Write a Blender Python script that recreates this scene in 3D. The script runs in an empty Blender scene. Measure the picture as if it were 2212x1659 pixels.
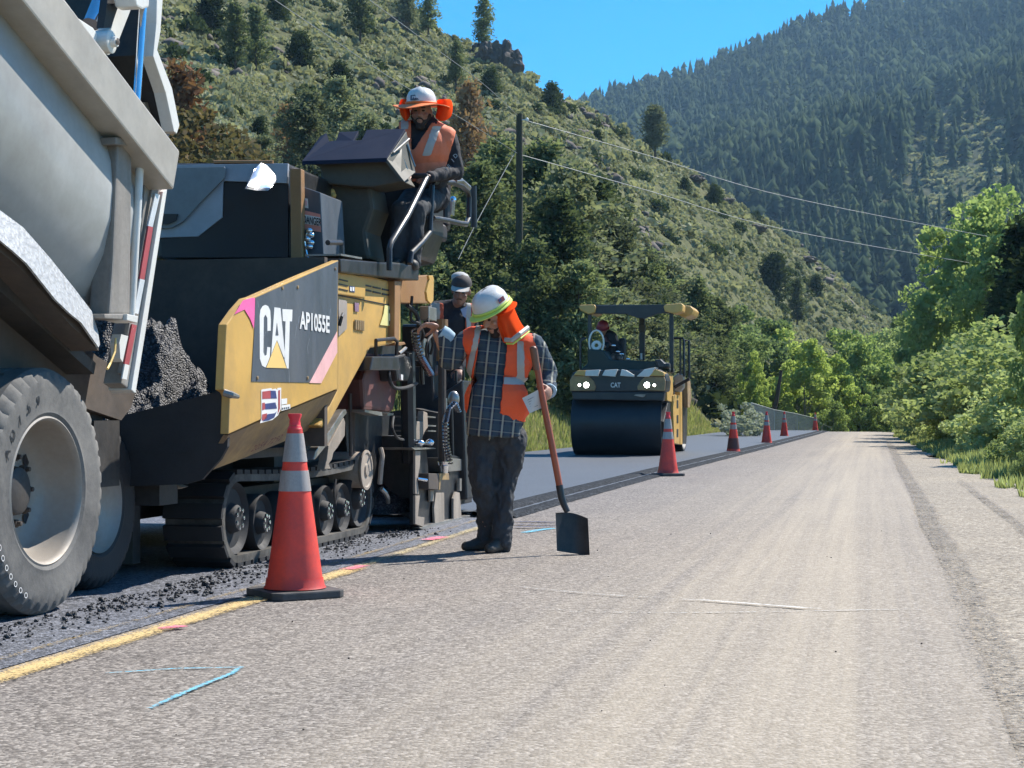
import bpy, bmesh, math, random
import numpy as np
from mathutils import Vector, Matrix, Euler
from mathutils import noise as mnoise

SC = bpy.context.scene
COL = SC.collection
random.seed(7)
RNG = np.random.default_rng(7)

# ------------------------------------------------------------------ camera, sky, sun, exposure
PW, PH, FP, CXP, HY, CAMH = 2212.0, 1659.0, 3600.0, 1106.0, 888.0, 0.95
cam_data = bpy.data.cameras.new('camera')
cam = bpy.data.objects.new('camera', cam_data)
COL.objects.link(cam)
cam.location = (0, 0, CAMH)
cam.rotation_euler = (math.radians(90), 0, 0)
cam_data.sensor_width = 36.0
cam_data.lens = 36.0 * FP / PW
cam_data.shift_y = (HY - PH / 2) / PW
cam_data.clip_start = 0.1
cam_data.clip_end = 9000
SC.camera = cam

SUN_AZ, SUN_EL = math.radians(50), math.radians(49)      # azimuth measured from +Y towards +X
world = bpy.data.worlds.new('World')
SC.world = world
world.use_nodes = True
wn = world.node_tree
bg = wn.nodes['Background']
sky = wn.nodes.new('ShaderNodeTexSky')
sky.sky_type = 'NISHITA'
sky.sun_disc = False
sky.sun_elevation = SUN_EL
sky.sun_rotation = SUN_AZ
sky.altitude = 2200
sky.air_density = 1.0
sky.dust_density = 0.35
sky.ozone_density = 1.6
hs = wn.nodes.new('ShaderNodeHueSaturation')
hs.inputs['Hue'].default_value = 0.495
hs.inputs['Saturation'].default_value = 1.95
wn.links.new(sky.outputs[0], hs.inputs['Color'])
wn.links.new(hs.outputs[0], bg.inputs[0])
bg.inputs[1].default_value = 0.115
sun_data = bpy.data.lights.new('sun', 'SUN')
sun = bpy.data.objects.new('sun', sun_data)
COL.objects.link(sun)
sun_data.energy = 4.8
sun_data.angle = math.radians(0.5)
sun_data.color = (1.0, 0.942, 0.855)
SUNDIR = Vector((math.sin(SUN_AZ) * math.cos(SUN_EL), math.cos(SUN_AZ) * math.cos(SUN_EL), math.sin(SUN_EL)))
sun.rotation_euler = SUNDIR.to_track_quat('Z', 'Y').to_euler()
SC.view_settings.view_transform = 'Standard'
SC.view_settings.look = 'None'
SC.view_settings.exposure = 0.88
SC.view_settings.gamma = 1
SC.view_settings.use_curve_mapping = False
SC.render.engine = 'CYCLES'
cy = SC.cycles
cy.max_bounces = 5
cy.diffuse_bounces = 3
cy.glossy_bounces = 3
cy.transmission_bounces = 3
cy.transparent_max_bounces = 8
cy.volume_bounces = 0
cy.use_fast_gi = False
cy.caustics_reflective = False
cy.caustics_refractive = False

# ------------------------------------------------------------------ frames of reference
TH = math.radians(12.2)                                   # the road's heading
D_ = Vector((math.sin(TH), math.cos(TH), 0))
R_ = Vector((math.cos(TH), -math.sin(TH), 0))
Z_ = Vector((0, 0, 1))

def RD(s, t, z=0.0):                                      # road frame: s along, t to the right
    return D_ * s + R_ * t + Z_ * z
def st(v):
    return v.dot(D_), v.dot(R_)
def onG(px, py, z=0.0):
    Y = FP * (CAMH - z) / (py - HY)
    return Vector(((px - CXP) / FP * Y, Y, z))
def onY(px, py, Y):
    return Vector(((px - CXP) / FP * Y, Y, CAMH + (HY - py) / FP * Y))
def onT(px, py, t):                                       # on the upright plane t = const (beside the road)
    k = (px - CXP) / FP
    Y = t / (R_.x * k + R_.y)
    return onY(px, py, Y)
def onS(px, py, s):                                       # on the upright plane s = const (across the road)
    k = (px - CXP) / FP
    Y = s / (D_.x * k + D_.y)
    return onY(px, py, Y)
def lerp(a, b, u): return a + (b - a) * u
def interp(x, xs, ys): return float(np.interp(x, xs, ys))

# ------------------------------------------------------------------ objects
def link(name, me, parent=None, origin=None, mat=None, smooth=False):
    o = bpy.data.objects.new(name, me)
    COL.objects.link(o)
    if parent is not None:
        o.parent = parent
    if mat is not None and len(me.materials) == 0:
        for m in (mat if isinstance(mat, (list, tuple)) else [mat]):
            me.materials.append(m)
    if smooth:
        me.polygons.foreach_set('use_smooth', [True] * len(me.polygons))
    return o
def tag(o, label=None, cat=None, group=None, kind=None):
    if label: o['label'] = label
    if cat: o['category'] = cat
    if group: o['group'] = group
    if kind: o['kind'] = kind
    return o
def thing(name, label, cat, loc, group=None, kind=None):
    o = bpy.data.objects.new(name, None)
    o.empty_display_size = 0.2
    COL.objects.link(o)
    o.location = loc
    return tag(o, label, cat, group, kind)
def root_loc(o):
    v = Vector((0, 0, 0))
    while o is not None:
        v = v + Vector(o.location)
        o = o.parent
    return v

class MB:
    """collects geometry in world coordinates, builds ONE mesh object"""
    def __init__(s): s.v = []; s.f = []; s.mi = []
    def add(s, vs, fs, mi=0):
        n = len(s.v)
        s.v.extend([tuple(v) for v in vs])
        s.f.extend([tuple(i + n for i in f) for f in fs])
        s.mi.extend([mi] * len(fs))
        return s
    def prism(s, pts, vec, mi=0):                          # polygon pts extruded by vec
        n = len(pts); vec = Vector(vec)
        a = [Vector(p) for p in pts]; b = [p + vec for p in a]
        fs = [tuple(range(n)), tuple(range(2 * n - 1, n - 1, -1))]
        fs += [(i, i + n, (i + 1) % n + n, (i + 1) % n) for i in range(n)]
        return s.add(a + b, fs, mi)
    def box(s, c, ax, ay, az, mi=0):                       # centre and three half-axis vectors
        c = Vector(c); ax = Vector(ax); ay = Vector(ay); az = Vector(az)
        vs = [c + ax * i + ay * j + az * k for i in (-1, 1) for j in (-1, 1) for k in (-1, 1)]
        fs = [(0, 1, 3, 2), (4, 6, 7, 5), (0, 4, 5, 1), (2, 3, 7, 6), (0, 2, 6, 4), (1, 5, 7, 3)]
        return s.add(vs, fs, mi)
    def rbox(s, s0, s1, t0, t1, z0, z1, mi=0):             # box in road frame
        c = RD((s0 + s1) / 2, (t0 + t1) / 2, (z0 + z1) / 2)
        return s.box(c, D_ * abs(s1 - s0) / 2, R_ * abs(t1 - t0) / 2, Z_ * abs(z1 - z0) / 2, mi)
    def tube(s, pts, r, n=10, mi=0, caps=True):
        pts = [Vector(p) for p in pts]
        rs = r if isinstance(r, (list, tuple)) else [r] * len(pts)
        vs = []; fs = []; up = None
        for i, p in enumerate(pts):
            d = (pts[min(i + 1, len(pts) - 1)] - pts[max(i - 1, 0)])
            if d.length < 1e-9: d = Vector((0, 0, 1))
            d.normalize()
            if up is None:
                up = Vector((0, 0, 1)) if abs(d.z) < 0.9 else Vector((1, 0, 0))
            a = d.cross(up)
            if a.length < 1e-6: a = d.cross(Vector((0, 1, 0)))
            a.normalize(); b = a.cross(d).normalized(); up = b
            for k in range(n):
                w = 2 * math.pi * k / n
                vs.append(p + (a * math.cos(w) + b * math.sin(w)) * rs[i])
        for i in range(len(pts) - 1):
            for k in range(n):
                fs.append((i * n + k, i * n + (k + 1) % n, (i + 1) * n + (k + 1) % n, (i + 1) * n + k))
        if caps:
            fs.append(tuple(range(n - 1, -1, -1)))
            fs.append(tuple((len(pts) - 1) * n + k for k in range(n)))
        return s.add(vs, fs, mi)
    def lathe(s, c, axis, prof, n=32, mi=0, ref=None):     # prof: list of (offset along axis, radius)
        c = Vector(c); ax = Vector(axis).normalized()
        ref = Vector(ref) if ref is not None else (Vector((0, 0, 1)) if abs(ax.z) < 0.9 else Vector((1, 0, 0)))
        a = ax.cross(ref).normalized(); b = ax.cross(a)
        vs = []; fs = []
        for (h, r) in prof:
            for k in range(n):
                w = 2 * math.pi * k / n
                vs.append(c + ax * h + (a * math.cos(w) + b * math.sin(w)) * max(r, 1e-4))
        for i in range(len(prof) - 1):
            for k in range(n):
                fs.append((i * n + k, i * n + (k + 1) % n, (i + 1) * n + (k + 1) % n, (i + 1) * n + k))
        return s.add(vs, fs, mi)
    def ellipsoid(s, c, rx, ry, rz, rot=None, n=14, mi=0):
        c = Vector(c); rot = rot or Matrix.Identity(3)
        vs = []; fs = []
        m = n // 2
        for i in range(m + 1):
            ph = math.pi * i / m
            for k in range(n):
                w = 2 * math.pi * k / n
                q = Vector((rx * math.sin(ph) * math.cos(w), ry * math.sin(ph) * math.sin(w), rz * math.cos(ph)))
                vs.append(c + rot @ q)
        for i in range(m):
            for k in range(n):
                fs.append((i * n + k, (i + 1) * n + k, (i + 1) * n + (k + 1) % n, i * n + (k + 1) % n))
        return s.add(vs, fs, mi)
    def build(s, name, mat, parent=None, smooth=False, bevel=0.0, seg=2, label=None, angle=35):
        org = root_loc(parent) if parent is not None else Vector((0, 0, 0))
        me = bpy.data.meshes.new(name)
        me.from_pydata([(v[0] - org.x, v[1] - org.y, v[2] - org.z) for v in s.v], [], s.f)
        mats = mat if isinstance(mat, (list, tuple)) else [mat]
        for m in mats: me.materials.append(m)
        if any(s.mi): me.polygons.foreach_set('material_index', s.mi)
        bm = bmesh.new(); bm.from_mesh(me)
        bmesh.ops.remove_doubles(bm, verts=bm.verts, dist=1e-5)
        bmesh.ops.recalc_face_normals(bm, faces=bm.faces)
        if bevel > 0:
            es = [e for e in bm.edges if len(e.link_faces) == 2 and e.calc_face_angle(0) > math.radians(40)]
            if es:
                try:
                    bmesh.ops.bevel(bm, geom=es, offset=bevel, segments=seg, affect='EDGES', clamp_overlap=True, profile=0.6)
                except Exception:
                    pass
        if smooth:
            for f in bm.faces: f.smooth = True
            for e in bm.edges:
                if len(e.link_faces) == 2 and e.calc_face_angle(0) > math.radians(angle): e.smooth = False
        bm.to_mesh(me); bm.free()
        o = link(name, me, parent)
        if label: o['label'] = label
        return o

def mesh_np(name, verts, faces, mat=None, smooth=False, mi=None):
    verts = np.asarray(verts, dtype=np.float32); faces = np.asarray(faces, dtype=np.int32)
    me = bpy.data.meshes.new(name)
    me.vertices.add(len(verts)); me.vertices.foreach_set('co', verts.ravel())
    k = faces.shape[1]
    me.loops.add(faces.size); me.loops.foreach_set('vertex_index', faces.ravel())
    me.polygons.add(len(faces))
    me.polygons.foreach_set('loop_start', np.arange(0, faces.size, k, dtype=np.int32))
    me.polygons.foreach_set('loop_total', np.full(len(faces), k, dtype=np.int32))
    for m in (mat if isinstance(mat, (list, tuple)) else [mat] if mat else []): me.materials.append(m)
    if mi is not None: me.polygons.foreach_set('material_index', np.asarray(mi, dtype=np.int32))
    if smooth: me.polygons.foreach_set('use_smooth', [True] * len(faces))
    me.update(calc_edges=True)
    return me

# ------------------------------------------------------------------ materials
def new_mat(name):
    m = bpy.data.materials.new(name); m.use_nodes = True
    nt = m.node_tree
    return m, nt, nt.nodes['Principled BSDF']
def node(nt, t, **kw):
    n = nt.nodes.new(t)
    for k, v in kw.items():
        if k in n.inputs: n.inputs[k].default_value = v
        else: setattr(n, k, v)
    return n
def noise_n(nt, co, scale, detail=4, rough=0.6, dim='3D'):
    n = nt.nodes.new('ShaderNodeTexNoise'); n.noise_dimensions = dim
    n.inputs['Scale'].default_value = scale; n.inputs['Detail'].default_value = detail; n.inputs['Roughness'].default_value = rough
    nt.links.new(co, n.inputs['Vector'])
    return n.outputs['Fac']
def ramp(nt, fac, stops, interp='LINEAR'):
    r = nt.nodes.new('ShaderNodeValToRGB'); r.color_ramp.interpolation = interp
    cr = r.color_ramp
    while len(cr.elements) < len(stops): cr.elements.new(0.5)
    for e, (p, c) in zip(cr.elements, stops):
        e.position = p; e.color = (c if len(c) == 4 else (*c, 1)) if hasattr(c, '__len__') else (c, c, c, 1)
    nt.links.new(fac, r.inputs[0])
    return r.outputs[0]
def mix(nt, fac, a, b, mode='MIX'):
    n = nt.nodes.new('ShaderNodeMix'); n.data_type = 'RGBA'; n.blend_type = mode
    for i, v in ((0, fac), (6, a), (7, b)):
        if hasattr(v, 'is_output') or isinstance(v, bpy.types.NodeSocket): nt.links.new(v, n.inputs[i])
        elif i == 0: n.inputs[0].default_value = v
        else: n.inputs[i].default_value = (*v, 1) if len(v) == 3 else v
    return n.outputs[2]
def math_n(nt, op, a, b=None, c=None):
    n = nt.nodes.new('ShaderNodeMath'); n.operation = op
    for i, v in enumerate((a, b, c)):
        if v is None: continue
        if isinstance(v, bpy.types.NodeSocket): nt.links.new(v, n.inputs[i])
        else: n.inputs[i].default_value = v
    return n.outputs[0]
def texco(nt, kind='Object'):
    return nt.nodes.new('ShaderNodeTexCoord').outputs[kind]
def bump_n(nt, h, strength=0.3, dist=0.01):
    b = nt.nodes.new('ShaderNodeBump'); b.inputs['Strength'].default_value = strength; b.inputs['Distance'].default_value = dist
    nt.links.new(h, b.inputs['Height'])
    return b.outputs[0]
def mapping(nt, co, scale=(1, 1, 1), rot=(0, 0, 0), loc=(0, 0, 0)):
    n = nt.nodes.new('ShaderNodeMapping')
    n.inputs['Scale'].default_value = scale; n.inputs['Rotation'].default_value = rot; n.inputs['Location'].default_value = loc
    nt.links.new(co, n.inputs['Vector'])
    return n.outputs[0]

_MC = {}
def M(name, c, rough=0.6, metal=0.0, var=0.25, scale=6.0, dirt=None, dirt_amt=0.5, bump=0.15, streak=False, spec=0.5, coat=0.0, dscale=2.5):
    if name in _MC: return _MC[name]
    m, nt, b = new_mat(name)
    co = texco(nt)
    if streak: co2 = mapping(nt, co, scale=(1, 1, 0.18))
    else: co2 = co
    f1 = noise_n(nt, co2, scale, 6, 0.65)
    f2 = noise_n(nt, co, scale * 7, 3, 0.6)
    lo = tuple(x * (1 - var) for x in c); hi = tuple(min(1, x * (1 + var * 0.8)) for x in c)
    colr = ramp(nt, f1, [(0.3, lo), (0.7, hi)])
    colr = mix(nt, 0.35, colr, ramp(nt, f2, [(0.3, lo), (0.7, hi)]))
    if dirt is not None:
        f3 = noise_n(nt, co2, dscale, 8, 0.72)
        msk = ramp(nt, f3, [(0.5 - 0.22 * dirt_amt, 0.0), (0.78 - 0.25 * dirt_amt, 1.0)])
        colr = mix(nt, math_n(nt, 'MULTIPLY', msk, min(1, dirt_amt * 1.2)), colr, dirt)
    nt.links.new(colr, b.inputs['Base Color'])
    rr = ramp(nt, f1, [(0.3, max(0.03, rough - 0.12)), (0.75, min(1, rough + 0.12))])
    nt.links.new(rr, b.inputs['Roughness'])
    b.inputs['Metallic'].default_value = metal
    b.inputs['Specular IOR Level'].default_value = spec
    b.inputs['Coat Weight'].default_value = coat
    if bump > 0: nt.links.new(bump_n(nt, f2, bump, 0.004), b.inputs['Normal'])
    _MC[name] = m
    return m
def emis(name, c, s):
    m, nt, b = new_mat(name)
    b.inputs['Base Color'].default_value = (*c, 1)
    b.inputs['Emission Color'].default_value = (*c, 1)
    b.inputs['Emission Strength'].default_value = s
    return m
def leaf_mat(name, c, c2, trans=0.35, scale=0.6, rough=0.6, rnd=0.35):
    """leaf surfaces: colour varies from clump to clump and from tree to tree, some light passes through"""
    m = bpy.data.materials.new(name); m.use_nodes = True
    nt = m.node_tree; nt.nodes.clear()
    out = nt.nodes.new('ShaderNodeOutputMaterial')
    co = texco(nt)
    f = noise_n(nt, co, scale, 3, 0.7)
    f2 = noise_n(nt, co, scale * 9, 2, 0.6)
    oi = nt.nodes.new('ShaderNodeObjectInfo')
    ff = math_n(nt, 'ADD', math_n(nt, 'MULTIPLY', f, 0.6), math_n(nt, 'MULTIPLY', f2, 0.4))
    ff = math_n(nt, 'ADD', ff, math_n(nt, 'MULTIPLY', math_n(nt, 'SUBTRACT', oi.outputs['Random'], 0.5), rnd))
    colr = ramp(nt, ff, [(0.28, c), (0.72, c2)])
    d = nt.nodes.new('ShaderNodeBsdfDiffuse'); t = nt.nodes.new('ShaderNodeBsdfTranslucent')
    nt.links.new(colr, d.inputs['Color'])
    tc = mix(nt, 1.0, colr, (1.15, 1.2, 0.75), 'MULTIPLY')
    nt.links.new(tc, t.inputs['Color'])
    m1 = nt.nodes.new('ShaderNodeMixShader'); m1.inputs[0].default_value = trans
    nt.links.new(d.outputs[0], m1.inputs[1]); nt.links.new(t.outputs[0], m1.inputs[2])
    nt.links.new(m1.outputs[0], out.inputs[0])
    return m
# ------------------------------------------------------------------ THE SETTING: valley floor, road, hills
def valley(s):
    if s < 76: return 0.0
    if s < 130: return -0.0012 * (s - 76) ** 2
    if s < 230: return -3.5 - 0.13 * (s - 130) + 0.00065 * (s - 130) ** 2
    return -10.0
HPX = [-3200, -1500, 0, 350, 860, 950, 1010, 1080, 1130, 1200, 1290, 1400, 1500, 1600, 1700, 1800, 1870, 1960, 2100, 2400]
HPY = [-900, -650, -420, -230, -5, 70, 95, 112, 160, 205, 243, 315, 378, 440, 520, 590, 655, 720, 800, 900]
HPD = [220, 230, 240, 245, 250, 245, 245, 240, 235, 238, 245, 255, 265, 280, 298, 315, 325, 335, 345, 350]
def hill_par(px):
    k = (px - CXP) / FP
    den = 0.2113 - 0.9774 * k
    yf = 7.7 / den if den > 0.052 else 148
    yf = max(6.0, min(yf, 148))
    return yf, interp(px, HPX, HPY), interp(px, HPX, HPD)
def fbm(x, y, sc, oc=4):
    return mnoise.fractal(Vector((x * sc, y * sc, 3.3)), 0.9, 2.1, oc)
def hill_z(X, Y):
    if Y < 5: return -50.0
    px = CXP + FP * X / Y
    yf, py, yr = hill_par(px)
    zr = CAMH + (HY - py) / FP * yr
    u = (Y - yf) / (yr - yf)
    if u < 0: return -0.3 + u * 20
    base = valley(Y) * (1 - min(1, u * 3)) if Y > 76 else 0
    n = fbm(X, Y, 0.022, 5) * 3.2 * min(1, u * 4) * min(1, 0.25 + abs(1 - u) * 2.5)
    n += fbm(X + 40, Y, 0.12, 3) * 0.7 * min(1, u * 6)
    if u <= 1:
        return base - 0.05 + zr * (0.42 * u + 0.58 * u * u) + n
    return zr - (Y - yr) * 0.55 + n
MPX = [600, 1100, 1290, 1400, 1500, 1600, 1700, 1800, 1900, 2000, 2212, 2500, 3200, 4500]
MPY = [420, 290, 240, 205, 175, 128, 92, 52, 22, -14, -90, -180, -350, -500]
def mount_z(X, Y):
    if Y < 100: return -60.0
    px = CXP + FP * X / Y
    py = interp(px, MPX, MPY)
    yr = 1500.0
    zr = CAMH + (HY - py) / FP * yr
    yf = interp(px, [1100, 2212, 2600, 3600], [420, 380, 330, 300])
    u = (Y - yf) / (yr - yf)
    if u < 0: return -14 + u * 60
    g = fbm(X, Y * 0.35, 0.0042, 5)
    n = g * 26 * min(1, u * 3) * min(1, 0.12 + abs(1 - u) * 2.5) + fbm(X, Y, 0.02, 3) * 6 * min(1, u * 3)
    if u <= 1: return -14 + (zr + 14) * (0.9 * u + 0.1 * u * u) + n
    return zr - (Y - yr) * 0.6
def ground_z(X, Y):
    s = X * D_.x + Y * D_.y
    return max(valley(s) - 0.03, hill_z(X, Y), mount_z(X, Y))

def polar_sheet(name, zf, pxs, Ys, mat, kind='structure'):
    v = []; n = len(pxs)
    for Y in Ys:
        for px in pxs:
            X = (px - CXP) / FP * Y
            v.append((X, Y, zf(X, Y)))
    i = np.arange(len(Ys) - 1)[:, None] * n + np.arange(n - 1)[None, :]
    f = np.stack([i, i + 1, i + 1 + n, i + n], -1).reshape(-1, 4)
    o = link(name, mesh_np(name, v, f, mat, True))
    o['kind'] = kind
    return o

# --- materials of the land
def land_mat(name, stops, scale=0.08, fine=3.0, bump=0.6, patch=None):
    m, nt, b = new_mat(name)
    co = texco(nt)
    f = noise_n(nt, co, scale, 8, 0.7); f2 = noise_n(nt, co, fine, 6, 0.75)
    ff = math_n(nt, 'ADD', math_n(nt, 'MULTIPLY', f, 0.5), math_n(nt, 'MULTIPLY', f2, 0.5))
    nt.links.new(ramp(nt, ff, stops), b.inputs['Base Color'])
    b.inputs['Roughness'].default_value = 0.95
    b.inputs['Specular IOR Level'].default_value = 0.1
    nt.links.new(bump_n(nt, f2, bump, 0.3), b.inputs['Normal'])
    return m
m_hill = land_mat('hill_soil', [(0.3, (0.055, 0.06, 0.03)), (0.5, (0.12, 0.125, 0.06)), (0.66, (0.2, 0.19, 0.1)), (0.8, (0.17, 0.14, 0.09))], 0.06, 1.4)
m_mount = land_mat('mountain_soil', [(0.3, (0.03, 0.045, 0.025)), (0.52, (0.075, 0.085, 0.045)), (0.7, (0.2, 0.19, 0.12))], 0.012, 0.12)
m_grass_ground = land_mat('meadow_ground', [(0.3, (0.05, 0.075, 0.02)), (0.5, (0.11, 0.14, 0.04)), (0.7, (0.2, 0.19, 0.09))], 0.4, 8)

def frange(a, b, n): return [a + (b - a) * i / (n - 1) for i in range(n)]
# valley floor: one sheet out to the horizon
def floor_z(X, Y):
    s = X * D_.x + Y * D_.y
    return valley(s) - 0.06
gv = []; xs = [-3500, -1500, -700, -300, -150, -80, -40, -20, -10, -5, 0, 5, 10, 20, 30, 45, 70, 110, 200, 400, 900, 1800, 3500]
ss = [-80, -30, -5, 0, 10, 20, 40, 60, 76] + frange(80, 230, 31) + [300, 500, 900, 1500, 2500, 4000]
gv = [tuple(RD(s, t, valley(s) - 0.06)) for s in ss for t in xs]
n = len(xs); i = np.arange(len(ss) - 1)[:, None] * n + np.arange(n - 1)[None, :]
ground = link('ground', mesh_np('ground', gv, np.stack([i, i + 1, i + 1 + n, i + n], -1).reshape(-1, 4), m_grass_ground, True))
ground['kind'] = 'structure'
hillside = polar_sheet('hillside', hill_z, frange(-3000, 2400, 200), [6 + 4 * i for i in range(20)] + frange(86, 200, 50) + frange(202, 290, 60) + [300, 330, 380, 460], m_hill)
mountain = polar_sheet('mountain', mount_z, frange(500, 4400, 150), frange(290, 700, 45) + frange(715, 1500, 70) + [1540, 1650, 1900, 2300], m_mount)

# --- road materials
def asphalt_mat(name, dark, mid, light, grain=95, tan=None, tracks=False, rough=0.85, bump=0.6, spec=0.3, blot=0.5):
    m, nt, b = new_mat(name)
    co = texco(nt)
    v = nt.nodes.new('ShaderNodeTexVoronoi'); v.feature = 'F1'; v.inputs['Scale'].default_value = grain
    nt.links.new(co, v.inputs['Vector'])
    g = noise_n(nt, co, grain * 0.9, 5, 0.75)
    rnd = nt.nodes.new('ShaderNodeSeparateColor'); nt.links.new(v.outputs['Color'], rnd.inputs[0])
    gg = math_n(nt, 'ADD', math_n(nt, 'MULTIPLY', rnd.outputs[0], 0.55), math_n(nt, 'MULTIPLY', g, 0.45))
    base = ramp(nt, gg, [(0.12, dark), (0.42, mid), (0.7, light), (0.86, tuple(min(1, x * 1.7) for x in light))])
    big = noise_n(nt, co, 0.55, 6, 0.7)
    base = mix(nt, blot, base, ramp(nt, big, [(0.3, (0.72, 0.72, 0.74)), (0.7, (1.2, 1.18, 1.14))]), 'MULTIPLY')
    if tracks:
        # dusty wheel tracks run along the road; t = across, s = along
        cr = mapping(nt, co, rot=(0, 0, TH))
        sx = nt.nodes.new('ShaderNodeSeparateXYZ'); nt.links.new(cr, sx.inputs[0])
        T = sx.outputs[0]
        st_ = mapping(nt, cr, scale=(3.2, 0.035, 1)); fs = noise_n(nt, st_, 1.0, 6, 0.65)
        st2 = mapping(nt, cr, scale=(11, 0.09, 1)); fs2 = noise_n(nt, st2, 1.0, 5, 0.7)
        wob = math_n(nt, 'ADD', T, math_n(nt, 'MULTIPLY', math_n(nt, 'SUBTRACT', noise_n(nt, mapping(nt, cr, scale=(0.3, 0.06, 1)), 1.0, 3, 0.5), 0.5), 1.6))
        dust = ramp(nt, math_n(nt, 'MULTIPLY_ADD', wob, 0.2, 0.8), [(0.28, 0.0), (0.5, 0.32), (0.62, 0.75), (0.78, 0.95), (0.9, 0.55), (0.95, 0.5), (1.0, 0.7)])
        dmix = math_n(nt, 'MULTIPLY', dust, ramp(nt, math_n(nt, 'ADD', math_n(nt, 'MULTIPLY', fs, 0.6), math_n(nt, 'MULTIPLY', fs2, 0.4)), [(0.36, 0.25), (0.62, 1.0)]))
        base = mix(nt, math_n(nt, 'MULTIPLY', dmix, 0.85), base, mix(nt, 0.5, base, tan, 'MIX'))
        base = mix(nt, math_n(nt, 'MULTIPLY', dmix, 0.4), base, tan)
    nt.links.new(base, b.inputs['Base Color'])
    b.inputs['Roughness'].default_value = rough
    b.inputs['Specular IOR Level'].default_value = spec
    h = math_n(nt, 'ADD', math_n(nt, 'MULTIPLY', v.outputs['Distance'], -1.0), g)
    nt.links.new(bump_n(nt, h, bump, 0.006), b.inputs['Normal'])
    return m
m_road = asphalt_mat('old_asphalt', (0.045, 0.04, 0.036), (0.162, 0.142, 0.128), (0.3, 0.268, 0.238), 72, (0.5, 0.42, 0.31), True)
m_tack = asphalt_mat('tack_coat', (0.012, 0.014, 0.018), (0.075, 0.08, 0.095), (0.24, 0.25, 0.29), 75, rough=0.5, spec=0.6, bump=0.9)
m_mat = asphalt_mat('fresh_asphalt', (0.045, 0.05, 0.058), (0.075, 0.083, 0.094), (0.11, 0.12, 0.135), 130, rough=0.55, bump=0.35, spec=0.5, blot=0.35)
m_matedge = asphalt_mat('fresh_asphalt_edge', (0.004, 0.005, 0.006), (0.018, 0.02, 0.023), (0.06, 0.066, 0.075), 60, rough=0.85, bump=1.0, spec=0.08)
m_gravel = asphalt_mat('shoulder_gravel', (0.12, 0.1, 0.08), (0.28, 0.24, 0.19), (0.41, 0.36, 0.29), 55, bump=1.0, spec=0.15)
m_dirt = asphalt_mat('road_edge_dirt', (0.05, 0.04, 0.032), (0.2, 0.175, 0.145), (0.32, 0.29, 0.25), 50, bump=1.0, spec=0.1)

def te_mat(s): return interp(s, [0, 17, 26, 45, 70, 130], [-3.5, -3.5, -3.4, -2.98, -2.55, -1.9])
def te_left(s): return interp(s, [0, 36, 60, 130], [-7.6, -7.45, -6.5, -5.6])
def strip(name, ss, tl, tr, z, mat, nt_=2, kind='structure'):
    v = []
    for s in ss:
        a, b_ = tl(s), tr(s)
        for k in range(nt_): v.append(tuple(RD(s, lerp(a, b_, k / (nt_ - 1)), (z(s, k) if callable(z) else z) + valley(s))))
    i = np.arange(len(ss) - 1)[:, None] * nt_ + np.arange(nt_ - 1)[None, :]
    f = np.stack([i, i + nt_, i + 1 + nt_, i + 1], -1).reshape(-1, 4)
    me = mesh_np(name, v, f[:, ::-1], mat)
    o = link(name, me); o['kind'] = kind
    return o
SS = frange(-8, 30, 60) + frange(31, 76, 46) + frange(78, 170, 47)
def wob(s, a, f_, ph=0): return a * mnoise.noise(Vector((s * f_, ph, 0.5))) + a * 0.4 * mnoise.noise(Vector((s * f_ * 5, ph, 4.5)))
strip('gravel_shoulder', SS, lambda s: 0.1, lambda s: interp(s, [0, 17, 30, 66, 120], [2.6, 1.9, 1.45, 1.3, 2.5]) + wob(s, 0.45, 0.5), -0.012, m_gravel)
road = strip('road', SS, lambda s: te_left(s) , lambda s: 0.42 + wob(s, 0.07, 0.2, 2), 0.0, m_road, 12)
strip('tack_coat_lane', [s for s in SS if s < 22], lambda s: te_left(s), lambda s: -3.13 + wob(s, 0.05, 1.2, 5), 0.004, m_tack)
# the fresh mat: a real 5 cm lift with a stepped, ragged edge
MS = frange(14.45, 30, 100) + frange(30.3, 76, 110) + frange(78, 170, 47)
strip('fresh_mat', MS, te_left, te_mat, 0.055, m_mat, 3)
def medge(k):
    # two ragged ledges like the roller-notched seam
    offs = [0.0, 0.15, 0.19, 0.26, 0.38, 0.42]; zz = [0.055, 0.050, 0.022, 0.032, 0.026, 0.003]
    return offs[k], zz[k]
v = []
for s in MS:
    for k in range(6):
        o_, z_ = medge(k)
        j = 0.014 * mnoise.noise(Vector((s * 6, k * 3.1, 1.0))) if 0 < k else 0
        v.append(tuple(RD(s, te_mat(s) + o_ + j, z_ + (0.006 * mnoise.noise(Vector((s * 9, k, 7))) if 0 < k < 5 else 0) + valley(s))))
i = np.arange(len(MS) - 1)[:, None] * 6 + np.arange(5)[None, :]
link('fresh_mat_edge', mesh_np('fresh_mat_edge', v, np.stack([i, i + 1, i + 7, i + 6], -1).reshape(-1, 4), [m_matedge, m_mat], mi=np.tile([0, 0, 1, 0, 0], len(MS) - 1)))['kind'] = 'structure'
mb = MB(); mb.rbox(14.45, 14.5, -7.6, -3.5, 0.0, 0.054); mb.build('fresh_mat_front', m_matedge)['kind'] = 'structure'

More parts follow.
